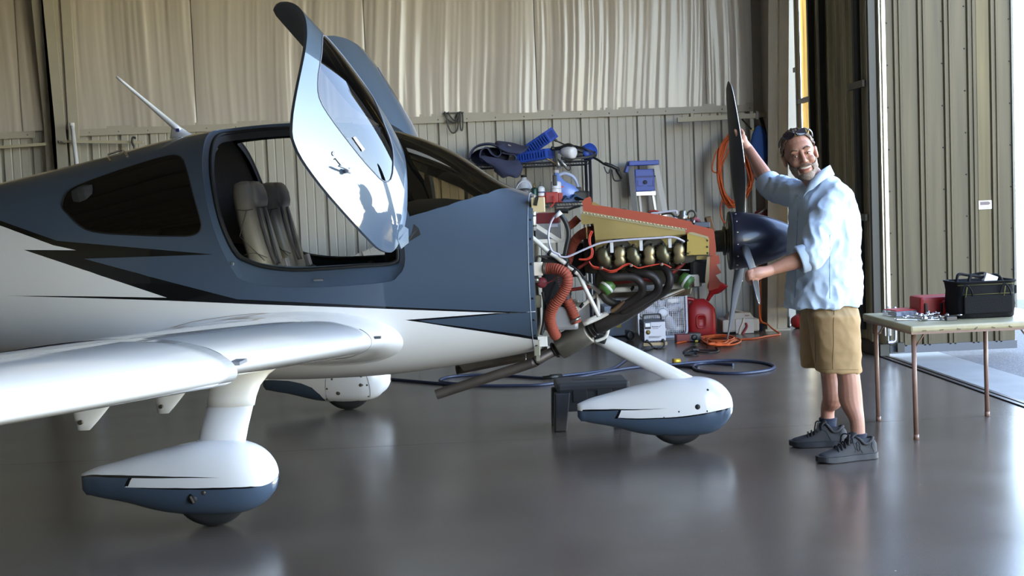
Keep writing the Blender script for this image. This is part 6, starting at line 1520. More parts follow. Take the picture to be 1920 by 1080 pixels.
for x_, sg in ((sx0, 1), (sx1, -1)):
    for yy in (SYs+.03, SYs+sd_-.03):
        mb = MB(); v = []
        for z, w_, off in ((0, .075, 0), (szt-.06, .10, .02)):
            for (dx, dy) in ((0, -.03), (w_, -.03), (w_, .03), (0, .03)): v.append((x_+sg*(dx+off*.4), yy+dy, z))
        mb.add(v, [(0, 1, 2, 3), (4, 7, 6, 5), (0, 4, 5, 1), (1, 5, 6, 2), (2, 6, 7, 3), (3, 7, 4, 0)]); o = W(mb, 'leg', m_stool, stl); bevel_mod(o, .008)
mb = MB()
for (x, y) in ((375, 552), (430, 550), (480, 549), (530, 548), (590, 545)): mb.box(zS(x, y, SYs+.08)*1, (.05, .02, .004))
W(MB().box(((sx0+sx1)/2, SYs+.15, szt+.001), (.22, .06, .004), bev=.001), 'grip_pad', mat('charcoal panel', (38, 38, 42), .5), stl)
W(MB().box(((sx0+sx1)/2, SYs+sd_-.02, szt-.15), (sx1-sx0-.1, .02, .1), bev=.004), 'rear_apron', m_stool, stl)
# ---- wall bits: hanging cable, pipe, clothes rail
hc = root('hanging_cable', wy(850, 215, 13.8), 'dark cable looped over a hook on the girt', 'cable')
m_dkc = mat('dark cable', (58, 58, 56), .6)
for L_ in (((834, 209), (838, 222), (850, 230), (862, 224), (862, 209)), ((837, 211), (840, 235), (848, 249), (857, 244), (860, 225), (859, 210)), ((864, 209), (863, 225), (864, 242), (867, 243), (868, 228), (867, 210)), ((840, 210), (846, 220), (854, 226), (858, 214))):
    W(MB().tube(smooth_path([wy(x, y, 13.81) for x, y in L_], 6), .008, 8), 'loop', m_dkc, hc)
W(MB().box(wy(850, 212, 13.83), (.22, .03, .015)), 'hook', m_dkc, hc)
pv = root('plastic_pipe', wy(141, 300, 13.6), 'white plastic pipe leaning against the wall behind the tail', 'pipe')
pa_, pb_ = wy(135, 234, 13.7), wy(143.5, 305, 13.55); pe_ = pb_+(pb_-pa_)*(pb_.z/(pa_.z-pb_.z))
W(MB().cyl(pa_, pe_, .022, n=14), 'pipe_body', m_whtp, pv); W(MB().cyl(pa_+V((0, 0, .02)), pa_-V((0, 0, .03)), .026, n=14), 'end_cap', m_whtp, pv)
hr = root('conduit_bar', wy(200, 266, 13.7), 'pale horizontal conduit bar on the wall behind the tail', 'conduit')
W(beam(wy(120, 265, 13.72), wy(268, 267, 13.72), .05, .03), 'bar', mat('pale channel', (158, 150, 130), .5), hr)
tap = root('clamp_fitting', wy(250, 270, 13.66), 'grey metal clamp gripping the conduit bar', 'clamp')
W(MB().tube(smooth_path([wy(255, 259, 13.66), wy(249, 258, 13.66), wy(248, 266, 13.66), wy(251, 274, 13.66)], 5), .012, 8), 'jaw', m_steel_dk, tap); W(MB().cyl(wy(251, 272, 13.66), wy(251, 330, 13.66), .008, n=8), 'screw_rod', m_steel_dk, tap)
hr2 = root('conduit_bar', wy(40, 275, 13.75), 'pale horizontal bar left of the tapered column', 'conduit')
W(beam(wy(-150, 286, 13.75), wy(88, 270, 13.75), .04, .03), 'bar', mat('pale channel', (158, 150, 130), .5), hr2)

# ================================================================== folding table and what lies on it
fl1, fl2, fl3 = wz(1647, 789), wz(1718, 824), wz(1851, 780)
TZ = .675
zT = lambda x, y, z=TZ: wz(x, y, z)
c_nl, c_fl = zT(1703, 613), zT(1633, 592)
tx0 = (c_nl.x+c_fl.x)/2; ty0 = fl2.y-.11; ty1 = fl1.y+.10
tx0 = fl2.x-.06; tx1 = tx0+.98
tab = root('folding_table', V(((tx0+tx1)/2, (ty0+ty1)/2, 0)), 'worn tan vinyl folding table with brown metal legs', 'table')
m_vinyl = mat('tan vinyl', (150, 140, 108), .4, bump=.08, bscale=25, var=.12, vscale=10)
m_leg = mat('brown painted tube', (118, 90, 78), .45, 0, var=.15, vscale=14)
top = W(MB().box(((tx0+tx1)/2, (ty0+ty1)/2, TZ-.019), (tx1-tx0, ty1-ty0, .038), bev=.012), 'table_top', m_vinyl, tab)
W(MB().box(((tx0+tx1)/2, (ty0+ty1)/2, TZ-.042), (tx1-tx0-.01, ty1-ty0-.01, .014)), 'top_frame', m_leg, tab)
for (p, dx) in ((fl1, .0), (fl2, 0), (fl3, 0), (V((fl3.x, fl2.y, 0)), 0)):
    lg = W(MB().cyl(V((p.x, p.y, .0)), V((p.x-.005, p.y, TZ-.04)), .0135, n=14), 'leg', m_leg, tab)
    sgx = 1 if p.x < (tx0+tx1)/2 else -1
    W(MB().cyl(V((p.x, p.y, TZ-.14)), V((p.x+sgx*.07, p.y, TZ-.045)), .005, n=8), 'leg_brace', m_leg, tab)
    W(MB().cyl(V((p.x, p.y, 0)), V((p.x, p.y, .03)), .0155, n=14), 'foot_cap', m_blkp if False else m_leg, tab)
for k in range(9): W(MB().box((tx0+.08+k*.1, ty0-.001, TZ-.028), (.02, .003, .006), rot=Matrix.Rotation(R(random.uniform(-40, 40)), 3, 'Y')), 'edge_wear', mat('worn edge', (88, 74, 54), .7), tab)
# tool bag
bL, bR = wz(1797, 600, TZ), wz(1907, 600, TZ)
BY = bL.y+.03
zb_ = lambda x, y, Y=BY: wy(x, y, Y)
bx0, bx1 = zb_(1796, 590).x, zb_(1909, 590).x; bz1 = zb_(1850, 527).z; bw = bx1-bx0; bcx = (bx0+bx1)/2; bd = .24
bag = root('tool_bag', V((bcx, BY+bd/2, TZ)), 'black fabric tool bag standing open on the table', 'bag')
m_bag = mat('black nylon', (10, 10, 12), .8, spec=.2, bump=.2, bscale=140)
mb = MB(); rings = []
for z, s1, d1 in ((TZ+.001, .94, .94), (TZ+.01, .97, .98), (TZ+.08, 1.0, 1.0), (TZ+.16, .985, .98), (bz1-.02, 1.0, .96), (bz1, 1.03, .98), (bz1, .98, .9), (bz1-.03, .95, .86)):
    rings.append([V((bcx+bw/2*s1*abs(math.cos(a))**.35*(1 if math.cos(a) > 0 else -1)+.004*math.sin(7*a+z*40), BY+bd/2+bd/2*d1*abs(math.sin(a))**.35*(1 if math.sin(a) > 0 else -1)+.004*math.sin(9*a+z*30), z)) for a in frange(0, 2*math.pi, 44)[:-1]])
mb.loft(rings, cap=True); W(mb, 'bag_body', m_bag, bag)
W(MB().box((bcx, BY+bd/2, bz1-.035), (bw*.9, bd*.8, .02)), 'tools_inside', m_rubber, bag)
W(MB().tube([V((bcx+bw/2*1.035*abs(math.cos(a))**.35*(1 if math.cos(a) > 0 else -1), BY+bd/2+bd/2*1.0*abs(math.sin(a))**.35*(1 if math.sin(a) > 0 else -1), bz1-.004)) for a in frange(0, 2*math.pi, 40)[:-1]], .006, 6, closed=True), 'rim_piping', m_bag, bag)
W(MB().box((bcx, BY-.006, TZ+.085), (bw*.8, .012, .11), bev=.005), 'front_pocket', m_bag, bag)
m_yel = mat('yellow stitching', (104, 96, 36), .8)
W(MB().tube([V((bcx-bw*.42, BY-.012, TZ+.145)), V((bcx+bw*.42, BY-.012, TZ+.145))], .0011, 5), 'stitch_line', m_yel, bag)
W(MB().tube([V((bcx-bw*.5, BY-.001, bz1-.02)), V((bcx+bw*.5, BY-.001, bz1-.02))], .001, 5), 'stitch_line', m_yel, bag)
for xx in (-.13, .1):
    W(MB().tube(smooth_path([V((bcx+xx-.03, BY-.008, TZ+.14)), V((bcx+xx-.02, BY-.016, TZ+.19)), V((bcx+xx, BY-.018, TZ+.2)), V((bcx+xx+.025, BY-.016, TZ+.17)), V((bcx+xx+.035, BY-.012, TZ+.135))], 4), .0045, 6), 'tool_loop', m_bag, bag)
    W(MB().tube([V((bcx+xx-.012, BY-.021, TZ+.13)), V((bcx+xx-.002, BY-.022, TZ+.19))], .0022, 5), 'loop_stitch', m_yel, bag)
for yy in (BY+.03, BY+bd-.03):
    W(MB().tube(smooth_path([V((bcx-bw*.28, yy, bz1-.02)), V((bcx-bw*.22, yy+.02, bz1+.03)), V((bcx, yy+.04, bz1+.02)), V((bcx+bw*.22, yy+.02, bz1+.03)), V((bcx+bw*.3, yy, bz1-.02))], 5), .009, 8), 'handle', m_bag, bag)
W(MB().box(V((bcx+.04, BY+.06, bz1+.008)), (.075, .04, .05), rot=Matrix.Rotation(R(20), 3, 'Y'), bev=.003), 'white_tag', m_whtp, bag)
W(MB().box(V((bx1+.008, BY+.08, bz1-.06)), (.025, .05, .05), bev=.006), 'side_clip', m_bag, bag)
# red tool case behind
RY = BY+.27
rx0, rx1 = wy(1725, 580, RY).x, wy(1800, 580, RY).x+.12; rz1 = wy(1760, 556, RY).z
rc = root('red_tool_case', V(((rx0+rx1)/2, RY+.08, TZ)), 'red plastic tool case lying behind the black bag', 'case')
W(MB().box(((rx0+rx1)/2, RY+.09, (TZ+rz1)/2+.0), (rx1-rx0, .2, rz1-TZ), bev=.018), 'case_body', m_redp, rc)
W(MB().box(((rx0+rx1)/2+.06, RY-.012, (TZ+rz1)/2-.01), (rx1-rx0-.14, .03, rz1-TZ-.03), bev=.012), 'case_lid', mat('red case lid', (164, 28, 34), .42), rc)
for xx in (rx0+.03, rx0+.125): W(MB().box((xx, RY-.02, TZ+.05), (.014, .014, .06), bev=.003), 'latch', m_blkp, rc)
# clear organiser with red contents
oa_, ob_ = wz(1672, 595, TZ), wz(1738, 589, TZ)
og = root('parts_organiser', oa_, 'clear plastic parts box with a red lid on the table edge', 'box')
oc_ = (oa_+ob_)/2+V((0, .04, 0)); rot_ = Matrix.Rotation(R(12), 3, 'Z')
m_clear = mat('clear plastic', (200, 204, 220), .15, alpha=.35)
W(MB().box(oc_+V((0, 0, .018)), (.25, .16, .034), rot=rot_, bev=.004), 'box_shell', m_clear, og)
W(MB().box(oc_+V((0, .0, .038)), (.235, .14, .006), rot=rot_, bev=.002), 'lid', mat('red lid', (176, 44, 48), .4), og)
for k in range(5): W(MB().box(oc_+rot_@V((-.1+.05*k, -.02, .016)), (.03, .1, .02), rot=rot_), 'small_parts', mat('parts grey %d' % (k % 2), ((150, 148, 156), (96, 84, 96))[k % 2], .5), og)
# wrenches and sockets
m_cr = mat('chrome tool', (196, 196, 200), .18, 1.0)
random.seed(5)
wl = ['with a bright ring end', 'lying across the pile', 'pointing left', 'near the table edge', 'half buried in the pile', 'beside the parts box', 'at the right of the pile', 'on top of the pile', 'next to the red case']
def wrench(c, ang, L, label, tilt=0):
    t = root('wrench', c, label, 'wrench', 'loose wrenches on the table'); rot = Matrix.Rotation(ang, 3, 'Z') @ Matrix.Rotation(tilt, 3, 'Y')
    W(MB().box(c, (L, .012, .005), rot=rot, bev=.0015), 'shank', m_cr, t)
    e = c+rot@V((L/2+.008, 0, 0)); W(MB().tube([e+rot@V((.012*math.cos(a), .012*math.sin(a), 0)) for a in frange(0, 2*math.pi, 14)[:-1]], .0048, 6, closed=True), 'ring_end', m_cr, t)
    e = c-rot@V((L/2+.006, 0, 0)); W(MB().tube([e+rot@V((-.012*math.cos(a), .012*math.sin(a), 0)) for a in frange(R(35), R(325), 12)], .0052, 6), 'open_jaw', m_cr, t)
cpx = [(1703, 601), (1712, 599), (1722, 600), (1735, 598), (1745, 601), (1756, 599), (1766, 597), (1772, 600), (1728, 594)]
for i, (x, y) in enumerate(cpx):
    wrench(wz(x, y, TZ)+V((0, 0, .005+.006*(i % 4))), random.uniform(-.6, .6), random.uniform(.10, .16), 'chrome combination wrench '+wl[i], random.uniform(-.12, .12))
sl_ = ['leftmost of the sockets', 'second from left among the sockets', 'at the front of the pile', 'in the middle of the pile', 'behind the wrenches', 'near the black block', 'right beside the bag', 'standing upright near the ring wrench']
for i, (x, y) in enumerate(((1718, 596), (1727, 599), (1733, 602), (1741, 597), (1749, 594), (1761, 601), (1777, 598), (1754, 592))):
    c = wz(x, y, TZ); d = V((random.uniform(-1, 1), random.uniform(-1, 1), .0 if i % 3 else 3)); r_ = random.uniform(.011, .015)
    s = thing1(MB().lathe([(r_*.6, -.018), (r_, -.018), (r_, .016), (r_*.8, .018), (r_*.65, .018), (r_*.6, .0), (0, 0)], c=c+V((0, 0, r_+.002+.01*(i % 2))), n=16, M=frame_from(d)), 'socket', m_cr, 'chrome socket '+sl_[i], 'socket', c, 'loose sockets on the table')
P = wz(1783, 601, TZ); thing1(MB().box(P+V((0, 0, .012)), (.062, .03, .024), bev=.003), 'dark_block', mat('dark metal block', (60, 58, 58), .4, .5), 'small dark metal block at the foot of the black bag', 'block', P)
# ================================================================== the man turning the propeller
def toW(P): return AO+AX*P.x+AY*P.y+V((0, 0, P.z))
m_skin = mat('skin', (162, 116, 97), .5, bump=.08, bscale=120, var=.10, vscale=18, sub=.06)
m_shirt = mat('pale blue linen', (178, 194, 214), .8, bump=.12, bscale=160, var=.05, vscale=7)
m_short = mat('khaki cotton', (150, 122, 84), .85, bump=.1, bscale=180, var=.06, vscale=8)
m_sock = mat('navy sock', (30, 34, 50), .9, bump=.2, bscale=200)
m_shoe = mat('charcoal suede', (50, 48, 48), .85, bump=.1, bscale=150); m_sole = mat('dark rubber sole', (30, 31, 35), .6); m_lace = mat('black lace', (18, 18, 22), .8)
m_hair = mat('brown hair', (92, 74, 60), .6, bump=.5, bscale=140, var=.35, vscale=60, stretch=(1, 1, .25))
m_beard = mat('grey beard', (128, 113, 103), .8, bump=.6, bscale=160, var=.3, vscale=70)
m_must = mat('grey brown moustache', (104, 84, 72), .8, bump=.6, bscale=160, var=.2, vscale=70)
manY = 7.10
man = root('person', V((wz(1562, 852).x, manY, 0)), 'person in a pale blue shirt and khaki shorts holding the propeller', 'person')
def fused(mb, name, m, rt, vox, smooth=6, fac=.5, noise_fn=None):
    o = mb.build(name, m, None, weld=False)
    r_ = o.modifiers.new('remesh', 'REMESH'); r_.mode = 'VOXEL'; r_.voxel_size = vox; r_.use_smooth_shade = True
    s_ = o.modifiers.new('smooth', 'SMOOTH'); s_.factor = fac; s_.iterations = smooth
    dg = bpy.context.evaluated_depsgraph_get(); me = bpy.data.meshes.new_from_object(o.evaluated_get(dg))
    o.modifiers.clear(); old = o.data; o.data = me; bpy.data.meshes.remove(old)
    if not me.materials: me.materials.append(m)
    if noise_fn:
        nv = len(me.vertices); cs_ = [0.0]*(3*nv); ns_ = [0.0]*(3*nv); me.vertices.foreach_get('co', cs_); me.vertices.foreach_get('normal', ns_)
        for i in range(nv):
            q_ = noise_fn(V(cs_[3*i:3*i+3]), V(ns_[3*i:3*i+3])); cs_[3*i:3*i+3] = q_[:]
        me.vertices.foreach_set('co', cs_)
    me.polygons.foreach_set('use_smooth', [True]*len(me.polygons)); me.update()
    o.parent = rt; o.matrix_parent_inverse = Matrix.Translation(-V(rt.location)); return o
def limb(mb, pts, rs, n=16, sub=5):
    P = smooth_path([V((p.x, p.y, p.z)) for p in pts], sub); q = smooth_path([V((r_, 0, 0)) for r_ in rs], sub)
    mb.tube(P, [v.x for v in q], n); mb.sphere(P[0], q[0].x, 14, 10); mb.sphere(P[-1], q[-1].x, 14, 10)
j = lambda x, y, Y: wy(x, y, Y)
# joints
Lhip, Lknee, Lank = j(1570, 620, 6.98), j(1590, 708, 6.93), j(1608, 830, 6.90)
Rhip, Rknee, Rank = j(1550, 618, 7.20), j(1558, 705, 7.26), j(1553, 805, 7.32)
Lsh, Rsh = j(1562, 372, 6.94), j(1504, 358, 7.20)
hn = toW(la(1411, 512, -.60))+V((0, -.125, 0)); hf = toW(la(1392, 252, .17))            # where the hands close on the blades
Lel, Lwr = j(1518, 480, 6.78), j(1446, 506, hn.y+.02)
Rel, Rwr = j(1446, 352, 7.42), j(1403, 279, hf.y+.01)
body = MB()
limb(body, [Lhip, Lknee+V((0, 0, .03)), Lknee+V((.012, .0, -.12)), Lank+V((.0, 0, .12)), Lank], [.085, .062, .064, .040, .042])
limb(body, [Rhip, Rknee+V((0, 0, .03)), Rknee+V((.012, .0, -.12)), Rank+V((.0, 0, .12)), Rank], [.085, .060, .062, .040, .042])
limb(body, [Lsh+V((0, .03, -.03)), Lsh.lerp(Lel, .5), Lel, Lel.lerp(Lwr, .3), Lel.lerp(Lwr, .7), Lwr], [.048, .048, .044, .046, .036, .029])
limb(body, [Rsh+V((0, -.02, -.03)), Rsh.lerp(Rel, .5), Rel, Rel.lerp(Rwr, .3), Rel.lerp(Rwr, .7), Rwr], [.048, .048, .046, .048, .037, .030])
tc_ = j(1546, 430, 7.08); body.sphere(tc_, (.12, .14, .26), 20, 14); body.sphere(j(1556, 590, 7.1), (.12, .15, .14), 18, 12)
# head frame
HF = V((-.17, -.98, .02)).normalized(); HU = V((-.255, .03, .967)); HU = (HU-HF*HU.dot(HF)).normalized(); HR = HF.cross(HU).normalized()*1
if HR.x < 0: HR = -HR
HS = 1.10
eye_mid = j(1503.6, 290, 6.93)
H0 = eye_mid-HF*.085*HS
def h(x, y, z): return H0+(HR*x+HF*y+HU*z)*HS
Hm = Matrix((HR, HF, HU)).transposed()
def hs(mb, c, r): mb.sphere(h(*c), tuple(k*HS for k in r), 20, 14, M=Hm)
limb(body, [j(1534, 345, 7.07), h(.012, -.035, -.075), h(0, -.02, -.03)], [.062, .058, .055])
hs(body, (0, -.012, .035), (.074, .094, .092)); hs(body, (0, .022, -.035), (.064, .068, .085)); hs(body, (0, .060, -.098), (.034, .028, .024))
hs(body, (0, .045, .03), (.060, .046, .048)); hs(body, (0, .035, -.07), (.056, .05, .05))
for s_ in (-1, 1):
    hs(body, (s_*.036, .070, -.032), (.024, .021, .021)); hs(body, (s_*.030, .083, .024), (.024, .0095, .0095))
    hs(body, (s_*.0125, .102, -.038), (.009, .010, .008)); hs(body, (s_*.031, .0755, -.001), (.016, .012, .0125))
    hs(body, (s_*.079, -.018, -.008), (.010, .019, .031)); hs(body, (s_*.084, -.028, .012), (.008, .013, .016))
limb(body, [h(0, .088, .018), h(0, .102, -.01), h(0, .114, -.032)], [.0105, .0115, .0135], n=10, sub=3)
hs(body, (0, .095, -.066), (.028, .010, .012)); hs(body, (0, .088, -.083), (.024, .012, .010))
# hands
def finger(mb, pts, r0, r1): 
    P = smooth_path([V(p) for p in pts], 4); n_ = len(P); mb.tube(P, [r0+(r1-r0)*i/(n_-1) for i in range(n_)], 10); mb.sphere(P[-1], r1, 10, 8); mb.sphere(P[0], r0, 10, 8)
# near (left) hand: back of the hand toward the camera, fingers wrapped round the blade from its left
def q(x, y, d): p = wy(1385+x/6.75, 440+y/6.75, hn.y+d); return p
limb(body, [Lwr, q(330, 470, .0), q(230, 490, -.015), q(170, 500, -.02)], [.029, .031, .034, .030], n=14, sub=4)
body.sphere(q(225, 500, -.01), (.042, .026, .034), 16, 10)
for (a, b, c, d) in (((160, 455, -.035), (110, 480, -.03), (100, 540, .03), (140, 560, .07)), ((165, 490, -.04), (115, 520, -.035), (105, 570, .03), (150, 585, .07)), ((175, 525, -.04), (130, 555, -.035), (125, 600, .02), (165, 610, .06)), ((190, 555, -.03), (160, 590, -.03), (160, 625, .02), (190, 620, .05))):
    finger(body, [q(*a), q(*b), q(*c), q(*d)], .0105, .0085)
finger(body, [q(260, 540, -.02), q(225, 560, -.03), q(190, 555, -.035), q(155, 560, -.034)], .0125, .009)
# far (right) hand: thumb on the near face of the blade, fingers behind it
def p_(x, y, d): return wy(1350+x/6, 220+y/6, hf.y+d)
limb(body, [Rwr, p_(265, 290, .0), p_(245, 240, .01)], [.030, .030, .026], n=14, sub=4); body.sphere(p_(255, 255, .01), (.028, .03, .036), 14, 10)
finger(body, [p_(235, 270, -.03), p_(205, 220, -.045), p_(185, 175, -.05), p_(172, 148, -.048)], .0135, .010)
for (dy, ln) in ((0, 0), (26, 4), (52, 2), (78, -6)):
    finger(body, [p_(262, 180+dy, .03), p_(235, 140+dy, .05), p_(195, 135+dy, .062), p_(165-ln, 150+dy, .055)], .0105, .0085)
fused(body, 'body', m_skin, man, .0042, 4, .5)
# eyes, teeth, lips
m_eye = mat('eye white', (206, 198, 190), .25); m_iris = mat('dark iris', (52, 44, 40), .2); m_lip = mat('lip', (150, 86, 76), .5); m_teeth = mat('teeth', (216, 206, 190), .3)
for s_ in (-1, 1):
    W(MB().sphere(h(s_*.031, .0805, -.0005), (.0105*HS, .0085*HS, .0048*HS), 14, 10, M=Hm), 'eye', m_eye, man)
    W(MB().sphere(h(s_*.031-.002, .0865, -.0005), (.0048*HS, .003*HS, .0042*HS), 12, 8, M=Hm), 'iris', m_iris, man)
    W(MB().tube(smooth_path([h(s_*.018, .089, .003), h(s_*.031, .091, .0065), h(s_*.044, .084, .002)], 4), .003, 6), 'eyelid', mat('lid shade', (140, 94, 74), .6), man)
    W(MB().tube(smooth_path([h(s_*.015, .095, .024), h(s_*.032, .097, .032), h(s_*.050, .086, .024)], 4), [.004, .005, .005, .005, .0055, .005, .004, .0035, .003], 8, flat=.8), 'eyebrow', m_hair, man)
W(MB().tube(smooth_path([h(-.030, .086, -.058), h(-.016, .101, -.066), h(0, .105, -.068), (h(.016, .101, -.066)), h(.030, .086, -.058)], 4), .0055, 8, flat=.9), 'teeth', m_teeth, man)
W(MB().tube(smooth_path([h(-.033, .084, -.058), h(-.016, .101, -.0735), h(0, .105, -.077), h(.016, .101, -.0735), h(.033, .084, -.058)], 4), .0045, 8), 'lower_lip', m_lip, man)
# hair, beard, moustache: shells just outside the head
def shell_patch(c, r, name, m, keep, seed, amp=.006, nn=72, mm=54, lift=1.0):
    mb = MB(); vs_ = []; ok = []
    for i in range(mm+1):
        th = math.pi*i/mm
        for k in range(nn):
            a = 2*math.pi*k/nn; u = V((math.sin(th)*math.cos(a), math.sin(th)*math.sin(a), math.cos(th)))
            d = amp*(noise.noise(V((u.x*9, u.y*9, u.z*5+seed)))+.6*noise.noise(V((u.x*26, u.y*26, u.z*14+seed))))
            L_ = V((c[0]+u.x*(r[0]+d), c[1]+u.y*(r[1]+d), c[2]+u.z*(r[2]+d))); vs_.append(h(*L_)); ok.append(keep(L_))
    fs = [(i*nn+k, (i+1)*nn+k, (i+1)*nn+(k+1) % nn, i*nn+(k+1) % nn) for i in range(mm) for k in range(nn)]
    fs = [f for f in fs if all(ok[x] for x in f)]
    mb.add(vs_, fs, True); o = mb.build(name, m, None, recalc=True); bm = bmesh.new(); bm.from_mesh(o.data); bmesh.ops.delete(bm, geom=[v for v in bm.verts if not v.link_faces], context='VERTS'); bm.to_mesh(o.data); bm.free()
    s_ = o.modifiers.new('thick', 'SOLIDIFY'); s_.thickness = .008; s_.offset = -1
    o.parent = man; o.matrix_parent_inverse = Matrix.Translation(-V(man.location)); return o
shell_patch((0, -.014, .037), (.083, .104, .103), 'hair', m_hair, lambda p: (p.y < .052-.62*max(0, .092-p.z) or p.z > .096+.25*abs(p.x)) and p.z > -.055 and not (p.y > -.01 and p.z < .015 and abs(p.x) > .05 and p.y > .02) and not (abs(p.x) > .06 and -.045 < p.y < .0 and p.z < .03), 1.3, .007)
shell_patch((0, .022, -.045), (.070, .076, .084), 'beard', m_beard, lambda p: p.z < -.022-.6*max(0, p.y-.03)-.0*abs(p.x) and p.y > -.03 and not (p.y > .07 and p.z > -.086 and abs(p.x) < .035), 4.1, .004)
W(MB().sphere(h(0, .066, -.104), (.036*HS, .028*HS, .026*HS), 20, 12, M=Hm), 'chin_beard', m_beard, man)
W(MB().tube(smooth_path([h(-.034, .086, -.066), h(-.02, .101, -.0555), h(0, .108, -.0525), h(.02, .101, -.0555), h(.034, .086, -.066)], 4), [.005]+[.0075]*15+[.005], 8, flat=.8), 'moustache', m_must, man)
# sunglasses pushed up on the hair
sg = MB(); 
for s_ in (-1, 1):
    sg.tube([h(s_*.034+.029*math.cos(a), .079+.004*math.sin(a)-.016*abs(math.cos(a)*.5+s_*.5)**2, .108+.017*math.sin(a)) for a in frange(0, 2*math.pi, 22)[:-1]], .0028, 6, closed=True)
    sg.tube(smooth_path([h(s_*.066, .062, .110), h(s_*.082, .02, .092), h(s_*.084, -.03, .068)], 4), .003, 6, flat=.8)
sg.tube([h(-.006, .083, .110), h(.006, .083, .110)], .0025, 6)
W(sg, 'sunglasses_frame', mat('dark frame', (34, 28, 34), .3), man)
for s_ in (-1, 1):
    L_ = [h(s_*.034+.028*math.cos(a), .078+.004*math.sin(a)-.016*abs(math.cos(a)*.5+s_*.5)**2, .108+.0165*math.sin(a)) for a in frange(0, 2*math.pi, 22)[:-1]]; mb = MB(); mb.add(L_, [tuple(range(22))]); W(mb, 'sunglasses_lens', mat('smoked lens', (30, 22, 30), .06), man, recalc=False)
mb = MB(); mb.tube(smooth_path([h(.070, .056, .1115), h(.083, .02, .095), h(.0855, -.02, .075)], 3), .0042, 6, flat=.9); W(mb, 'temple_arm', mat('pale blue temple', (150, 158, 200), .3), man)
# ---- shirt
TF = V((-.94, -.34, 0)); TL = V((.34, -.94, 0)); sh_ = MB(); rings = []
tbl = [(574, 1474, 1611, .215), (555, 1477, 1611, .213), (520, 1481, 1609, .208), (480, 1482, 1606, .205), (440, 1484, 1606, .207), (410, 1486, 1603, .212), (385, 1489, 1598, .215), (366, 1494, 1590, .208), (352, 1503, 1580, .185), (340, 1511, 1568, .14), (328, 1519, 1556, .085)]
for (y, xf, xb, b) in tbl:
    c = j((xf+xb)/2, y, 7.09); hwid = (j(xb, y, 7.09)-j(xf, y, 7.09)).length/2; a = math.sqrt(max(.0015, hwid**2-(b*.34)**2))/.94
    rings.append([c+TF*(a*abs(math.cos(t))**.85*(1 if math.cos(t) > 0 else -1))+TL*(b*abs(math.sin(t))**.85*(1 if math.sin(t) > 0 else -1)) for t in frange(0, 2*math.pi, 40)[:-1]])
sh_.loft(rings, cap=True)
def sleeve(a, b, c, r):
    P = smooth_path([a, a.lerp(b, .5), b, b.lerp(c, .5), c], 5); qq = smooth_path([V((x, 0, 0)) for x in r], 5); sh_.tube(P, [v.x for v in qq], 20); sh_.sphere(a, r[0]*1.02, 16, 12)
Lcuff = Lel.lerp(Lwr, .17); Rcuff = Rel.lerp(Rwr, .10)
sleeve(Lsh+V((-.005, .03, -.03)), Lel+V((.012, 0, .015)), Lcuff+V((0, 0, .004)), [.100, .088, .082, .072, .066])
sleeve(Rsh+V((0, -.02, -.03)), Rel+V((.02, 0, .0)), Rcuff, [.088, .082, .078, .070, .066])
def wr(co, n):
    d = .0
    d += .011*noise.noise(V((co.x*9+co.z*7, co.y*6, co.z*5-co.x*6)))
    d += .010*(1-abs(noise.noise(V((co.x*13-co.z*8, co.y*9, co.z*10+co.x*9)))*2.2))
    d += .0022*noise.noise(V((co.x*40, co.y*30, co.z*30)))
    fl_ = max(0, 1-abs(co.z-.86)/.12)
    d += fl_*.006*math.sin(co.x*40+co.y*20)
    return co+n*(d-.006)
shirt = fused(sh_, 'shirt', m_shirt, man, .0075, 5, .5, wr)
def cuff(c, d, r, nm):
    d = d.normalized(); Mf = frame_from(d); mb = MB(); rr_ = [(r*.93, -.045), (r*1.02, -.04), (r*1.06, -.01), (r*1.08, .022), (r*1.03, .030), (r*.90, .028), (r*.80, .0)]
    mb.lathe(rr_, c=c, n=30, M=Mf); o = W(mb, nm, m_shirt, man)
    for v in o.data.vertices: v.co += V((1, 1, 1))*.004*noise.noise(v.co*22)
cuff(Lcuff, Lwr-Lel, .071, 'left_cuff'); cuff(Rcuff, Rwr-Rel, .070, 'right_cuff')
# collar
mb = MB(); rows = []
nk = j(1534, 335, 7.06)
colr = [(-150, .0), (-110, .1), (-70, .5), (0, 1), (60, 1), (110, .8), (150, .35), (176, 0)]
pts0 = [j(1516, 343, 6.99), j(1530, 330, 6.96), j(1548, 316, 6.98), j(1556, 311, 7.06), j(1549, 315, 7.14), j(1528, 328, 7.16), j(1514, 341, 7.12)]
in_ = smooth_path([p-V((0, 0, .0)) for p in pts0], 5)
cen = sum(in_, V((0, 0, 0)))/len(in_)
out_ = []
for i, p in enumerate(in_):
    f = i/(len(in_)-1); dr = (p-cen); dr.z = 0; dr.normalize(); dn = .05+.03*(abs(f-.5)*2)**3
    out_.append(p+dr*.022-V((0, 0, dn))+(V((-.02, -.005, 0)) if f < .12 else V((0, 0, 0))))
mb.loft([[p-V((0, 0, .03)) for p in in_], in_, [p+(o_-p)*.05+V((0, 0, .004)) for p, o_ in zip(in_, out_)], out_], closed=False)
o = W(mb, 'collar', m_shirt, man, recalc=False); s_ = o.modifiers.new('thick', 'SOLIDIFY'); s_.thickness = .004
